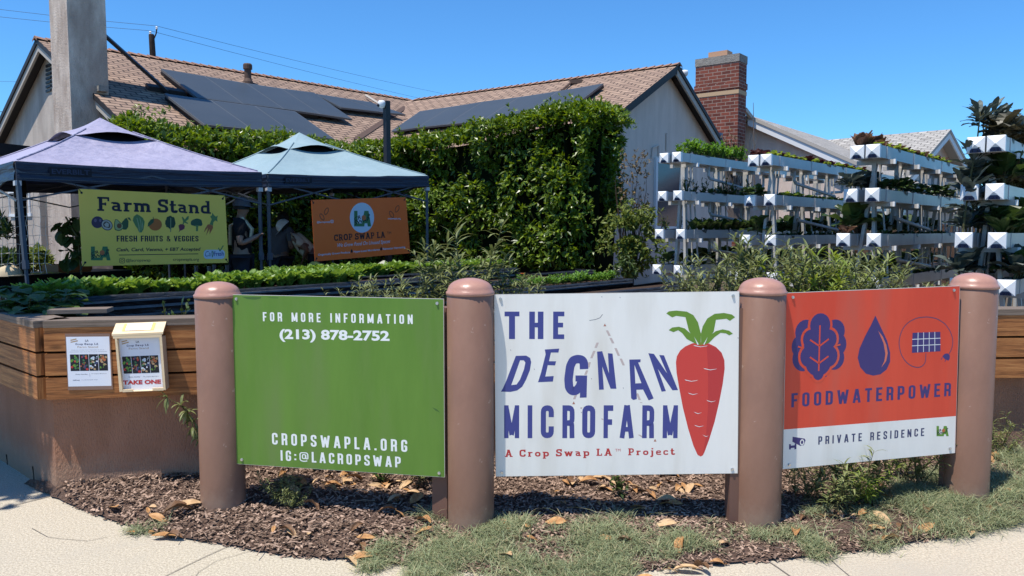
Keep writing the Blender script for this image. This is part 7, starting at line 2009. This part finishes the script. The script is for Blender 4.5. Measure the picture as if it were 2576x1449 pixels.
# ------------------------------------------------------------------ mulch, grass, fallen leaves
rg = random.Random(31)
from mathutils.geometry import intersect_point_tri_2d
def inpoly(p, P):
    c = False; j = len(P) - 1
    for i in range(len(P)):
        if (P[i][1] > p[1]) != (P[j][1] > p[1]) and p[0] < (P[j][0] - P[i][0]) * (p[1] - P[i][1]) / (P[j][1] - P[i][1]) + P[i][0]: c = not c
        j = i
    return c
m = MB()
n = 0
while n < 30000:
    x = rg.uniform(-2.75, 4.2); y = rg.uniform(3.3, 5.2)
    fy = front_y(x)
    if fy is None or y < fy - 0.012 or y > back_y(x): continue
    if y > 4.75 and rg.random() < 0.4: continue
    z = bed_at(x, y); L = rg.uniform(0.008, 0.031) * (1.7 if rg.random() < 0.07 else 1); w = rg.uniform(0.004, 0.014); a = rg.uniform(0, 6.28)
    d = V((math.cos(a), math.sin(a), rg.uniform(-0.5, 0.5))).normalized(); s = d.cross(Z + rdir(rg) * 0.5).normalized(); c = V((x, y, z + 0.005))
    nn = s.cross(d) * 0.003
    p = [c + d * L / 2 + s * w / 2, c + d * L / 2 - s * w * 0.4, c - d * L / 2 - s * w / 2, c - d * L / 2 + s * w * 0.4]
    m.face([q + nn for q in p]); n += 1
for _ in range(420):
    x = rg.uniform(-2.6, 4.0); y = rg.uniform(3.4, 5.0); fy = front_y(x)
    if fy is None or y < fy or y > back_y(x): continue
    a = rg.uniform(0, 6.28); L = rg.uniform(0.04, 0.13); p = V((x, y, bed_at(x, y) + 0.012)); q = p + V((math.cos(a) * L, math.sin(a) * L, rg.uniform(-0.01, 0.02)))
    m.tube([p, p.lerp(q, 0.5) + V((0, 0, 0.006)), q], rg.uniform(0.0015, 0.003), 3)
m.build('bark_chips', M['chip'], kind='stuff')
GR = [[(1000, 1335), (1060, 1305), (1130, 1300), (1245, 1330), (1420, 1330), (1560, 1310), (1700, 1318), (1790, 1330), (1850, 1350), (1850, 1375), (1720, 1390), (1640, 1425), (1500, 1449), (1250, 1455), (1050, 1449), (900, 1425), (950, 1380), (990, 1360)],
      [(2000, 1320), (2060, 1300), (2150, 1290), (2250, 1260), (2290, 1215), (2400, 1200), (2560, 1190), (2640, 1180), (2700, 1270), (2560, 1310), (2420, 1340), (2300, 1365), (2120, 1385), (2060, 1400), (2010, 1370)],
      [(2480, 1190), (2640, 1140), (2740, 1180), (2640, 1230)],
      [(1850, 1360), (1900, 1348), (2000, 1340), (1980, 1362), (1900, 1372)],
      [(320, 1325), (360, 1322), (450, 1322), (440, 1340), (370, 1340)]]
DENS = [560, 560, 170, 22, 9]
m = MB(); md = MB()
for P, N in zip(GR, DENS):
    xs = [p[0] for p in P]; ys = [p[1] for p in P]; k = 0
    while k < N:
        px, py = rg.uniform(min(xs), max(xs)), rg.uniform(min(ys), max(ys))
        if not inpoly((px, py), P): continue
        q = on_ground(px, py, 0.03)
        if noise.noise(V((q.x * 3.2, q.y * 3.2, 8))) < -0.02 and rg.random() < 0.92: continue
        k += 1
        tall = 1.5 if px > 2250 else 1.0
        for _ in range(28):
            r = abs(rg.gauss(0, 0.035)); a = rg.uniform(0, 6.28); x, y = q.x + r * math.cos(a), q.y + r * math.sin(a)
            b = rg.uniform(0, 6.28); d = V((math.cos(b), math.sin(b), rg.uniform(0.05, 1.0)))
            (md if rg.random() < 0.13 else m).blade(V((x, y, bed_at(x, y) + rg.uniform(0.0, 0.025) * tall)), d, rg.uniform(0.035, 0.085) * tall, rg.uniform(0.0025, 0.0045), rg.uniform(0.4, 1.6), 2, prof=lambda t: 1.0 - 0.9 * t)
for P, N in zip(GR[:3], (70, 110, 35)):
    xs = [p[0] for p in P]; ys = [p[1] for p in P]; k = 0
    while k < N:
        px, py = rg.uniform(min(xs), max(xs)), rg.uniform(min(ys), max(ys))
        if not inpoly((px, py), P): continue
        k += 1; q = on_ground(px, py, 0.03)
        for _ in range(3):
            b = rg.uniform(0, 6.28); (m if rg.random() < 0.6 else md).blade(V((q.x, q.y, bed_at(q.x, q.y) + 0.02)), V((math.cos(b), math.sin(b), rg.uniform(0.1, 0.9))), rg.uniform(0.09, 0.18), 0.0035, rg.uniform(0.5, 1.4), 4, prof=lambda t: 1.0 - 0.8 * t)
m.build('grass', M['grass'], kind='stuff'); md.build('straw_grass', M['drygrass'], kind='stuff')
# fallen leaves: curled, three shapes shared
def dl_mesh(L, Wd, curl, seed):
    b = MB(); rr = random.Random(seed); n = 7; vs = []; fs = []
    for i in range(n + 1):
        t = i / n; w = Wd * math.sin(math.pi * min(1, 0.06 + 0.92 * t)) ** 0.75 / 2 if 0 < i < n else Wd * 0.04
        zc = curl * 0.02 * math.sin(math.pi * t * 1.1) + 0.004
        for s in (-1, -0.5, 0, 0.5, 1): vs.append(V(((t - 0.5) * L, s * w, zc + curl * 0.45 * w * s * s + rr.uniform(-0.003, 0.003))))
    for i in range(n):
        for j in range(4): a = i * 5 + j; fs.append((a, a + 1, a + 6, a + 5))
    b.mesh(vs, fs)
    b.tube([V((-L * 0.5, 0, 0.014)), V((-L * 0.62, 0.004, 0.02))], 0.0022, 4)
    return b
for i, mt in enumerate(('dryleaf', 'dryleaf2', 'dryleaf3', 'dryleaf')):
    proto('dleaf%d' % i, None, [('leaf', dl_mesh(0.15, 0.058, (0.35, 0.8, 1.5, 1.1)[i], 200 + i), mt)])
def dleaf(k, px, py, sc, label, rot=None, tilt=0.25):
    q = on_ground(px, py, 0.05); z = bed_at(q.x, q.y)
    o = plant('dleaf%d' % k, 'dried_leaf', label, 'fallen leaf', (q.x, q.y, max(z, 0.002) + 0.012), 'dried leaves fallen on the mulch and grass', rot if rot is not None else rg.uniform(0, 6.28), sc)
    o.rotation_euler = (rg.uniform(-tilt, tilt), rg.uniform(-tilt, tilt), o.rotation_euler[2])
dleaf(1, 475, 1290, 1.25, 'large tan dried leaf lying just left of the first bollard', R(40), 0.1)
dleaf(2, 450, 1298, 1.1, 'dark rolled leaf under the large tan leaf left of the first bollard', R(35), 0.1)
dleaf(0, 415, 1332, 0.9, 'brown curled leaf on the mulch edge below the large tan leaf', R(15))
dleaf(2, 437, 1336, 0.7, 'small dark leaf at the mulch edge left of the first bollard')
dleaf(0, 327, 1322, 0.45, 'tiny orange leaf at the far left mulch edge')
dleaf(0, 915, 1388, 0.9, 'orange brown leaf at the grass edge in front of the green sign', R(10))
dleaf(1, 1730, 1417, 0.95, 'tan leaf on the pavement edge below the white sign', R(-10))
dleaf(0, 1620, 1440, 1.0, 'brown leaf at the bottom picture edge on the pavement')
dleaf(3, 2000, 1342, 0.8, 'upright curled leaf right of the third bollard', R(70))
GL = 'curled dry leaf in the litter of leaves under and between the signs'
for (x0, y0, x1, y1, N) in ((1390, 1205, 1760, 1300, 40), (700, 1195, 960, 1250, 30), (960, 1215, 1110, 1275, 12), (880, 1300, 1100, 1400, 9), (1260, 1310, 1840, 1420, 15), (2010, 1240, 2300, 1350, 22), (2480, 1170, 2576, 1300, 14), (2300, 1290, 2560, 1330, 5), (250, 1275, 480, 1330, 5), (640, 1290, 800, 1350, 5)):
    for _ in range(N):
        dleaf(rg.choice((0, 0, 1, 1, 3, 2)), rg.uniform(x0, x1), rg.uniform(y0, y1), rg.uniform(0.35, 0.9), GL, None, 0.5)
# weeds on the mulch
def gplant(key, px, py, name, label, sc, grp, rot=0, cat='weed'):
    q = on_ground(px, py, 0.04); plant(key, name, label, cat, (q.x, q.y, bed_at(q.x, q.y)), grp, rot, sc)
gplant('milk0', 700, 1275, 'trailing_weed', 'grey green weed sprawling on the mulch right of the first bollard', 0.30, 'weeds under the signs')
gplant('milk1', 735, 1290, 'trailing_weed', 'lower grey green weed sprawling below the green sign', 0.26, 'weeds under the signs', 2)
gplant('weed0', 790, 1205, 'trailing_weed', 'bright weed at the wall foot under the green sign left part', 0.9, 'weeds under the signs', 1)
gplant('weed1', 960, 1230, 'trailing_weed', 'dark weed under the green sign right part', 1.1, 'weeds under the signs', 1)
gplant('milk2', 1050, 1235, 'trailing_weed', 'twiggy dark weed left of the second bollard under the green sign', 0.5, 'weeds under the signs', 1)
gplant('weed2', 1560, 1265, 'trailing_weed', 'thin weed under the white sign right part', 0.8, 'weeds under the signs', 1)
gplant('tallmilk0', 2110, 1275, 'milkweed_bush', 'narrow leaved plant growing up over the left bottom edge of the red sign', 0.42, 'bushes in front of the red sign', 0.5, 'bush')
gplant('tallmilk1', 2205, 1265, 'milkweed_bush', 'lime tipped plant growing up over the bottom edge middle of the red sign', 0.44, 'bushes in front of the red sign', 1.5, 'bush')
gplant('lime0', 2165, 1275, 'milkweed_bush', 'bushy lime plant below the middle of the red sign', 0.55, 'bushes in front of the red sign', 0, 'bush')
gplant('milk1', 2100, 1290, 'milkweed_bush', 'low dark bush below the red sign left part', 0.60, 'bushes in front of the red sign', 0, 'bush')
gplant('milk2', 2280, 1235, 'milkweed_bush', 'low dark bush below the red sign right part', 0.70, 'bushes in front of the red sign', 1, 'bush')
gplant('milk0', 2020, 1270, 'milkweed_bush', 'shaded twiggy bush right behind the third bollard', 0.50, 'bushes in front of the red sign', 1, 'bush')
gplant('milk1', 2500, 1165, 'milkweed_bush', 'thin bush at the wall right of the rightmost bollard', 0.45, 'bushes in front of the red sign', 1, 'bush')
# branch poking out beside the first bollard from under the planks
br = thing('leafy_branch', 'leafy branch poking out from under the planks left of the first bollard', 'branch', at(490, 1060, 4.6))
m = MB(); st = MB(); P = [at(520, 1110, 4.62), at(488, 1060, 4.55), at(455, 1020, 4.5), at(420, 1000, 4.48)]; st.tube(P, [0.005, 0.004, 0.003, 0.002], 5)
for p in P[1:] + [P[1].lerp(P[2], 0.5), P[0].lerp(P[1], 0.5), P[0].lerp(P[1], 0.2), at(485, 1075, 4.5), at(470, 1035, 4.5)]:
    for _ in range(8): m.blade(p, rdir(rg) + V((-0.2, -0.4, -0.1)), rg.uniform(0.06, 0.10), 0.016, 1.4, 4, prof=lambda q: math.sin(math.pi * (0.1 + 0.88 * q)), fold=0.25)
m.build('leaves', M['milk'], br); st.build('stem', M['stem'], br)
# ------------------------------------------------------------------ street tree left of the view, whose crown shades the pavement corner
tr = thing('street_tree', 'leafy street tree standing left of the planter corner and shading the pavement', 'tree', (-5.6, 4.0, 0))
m = MB(); m.tube([V((-5.6, 4.0, 0)), V((-5.55, 4.0, 1.6)), V((-5.3, 4.1, 2.8)), V((-4.9, 4.2, 3.9))], [0.16, 0.13, 0.10, 0.05], 9)
for a, b in (((-5.45, 4.0, 2.2), (-6.4, 4.6, 3.9)), ((-5.4, 4.05, 2.5), (-4.6, 4.7, 3.9)), ((-5.3, 4.1, 2.8), (-4.4, 3.9, 4.2))): m.tube([V(a), V(a).lerp(V(b), 0.5) + Z * 0.1, V(b)], [0.07, 0.05, 0.02], 6)
m.build('trunk', M['bark'], tr)
m = MB()
for _ in range(5200):
    c = rg.choice((V((-4.55, 4.2, 4.2)), V((-4.8, 4.05, 4.3)), V((-4.5, 4.55, 4.3)), V((-5.2, 4.85, 4.4)), V((-4.35, 4.5, 4.15)), V((-4.5, 3.9, 4.25))))
    q = c + rdir(rg) * 0.75 * rg.random() ** 0.4; q.z = c.z + (q.z - c.z) * 0.6
    sprig(m, q, Z, 0.13, rg, 2)
m.build('crown', M['dkgreen'], tr)
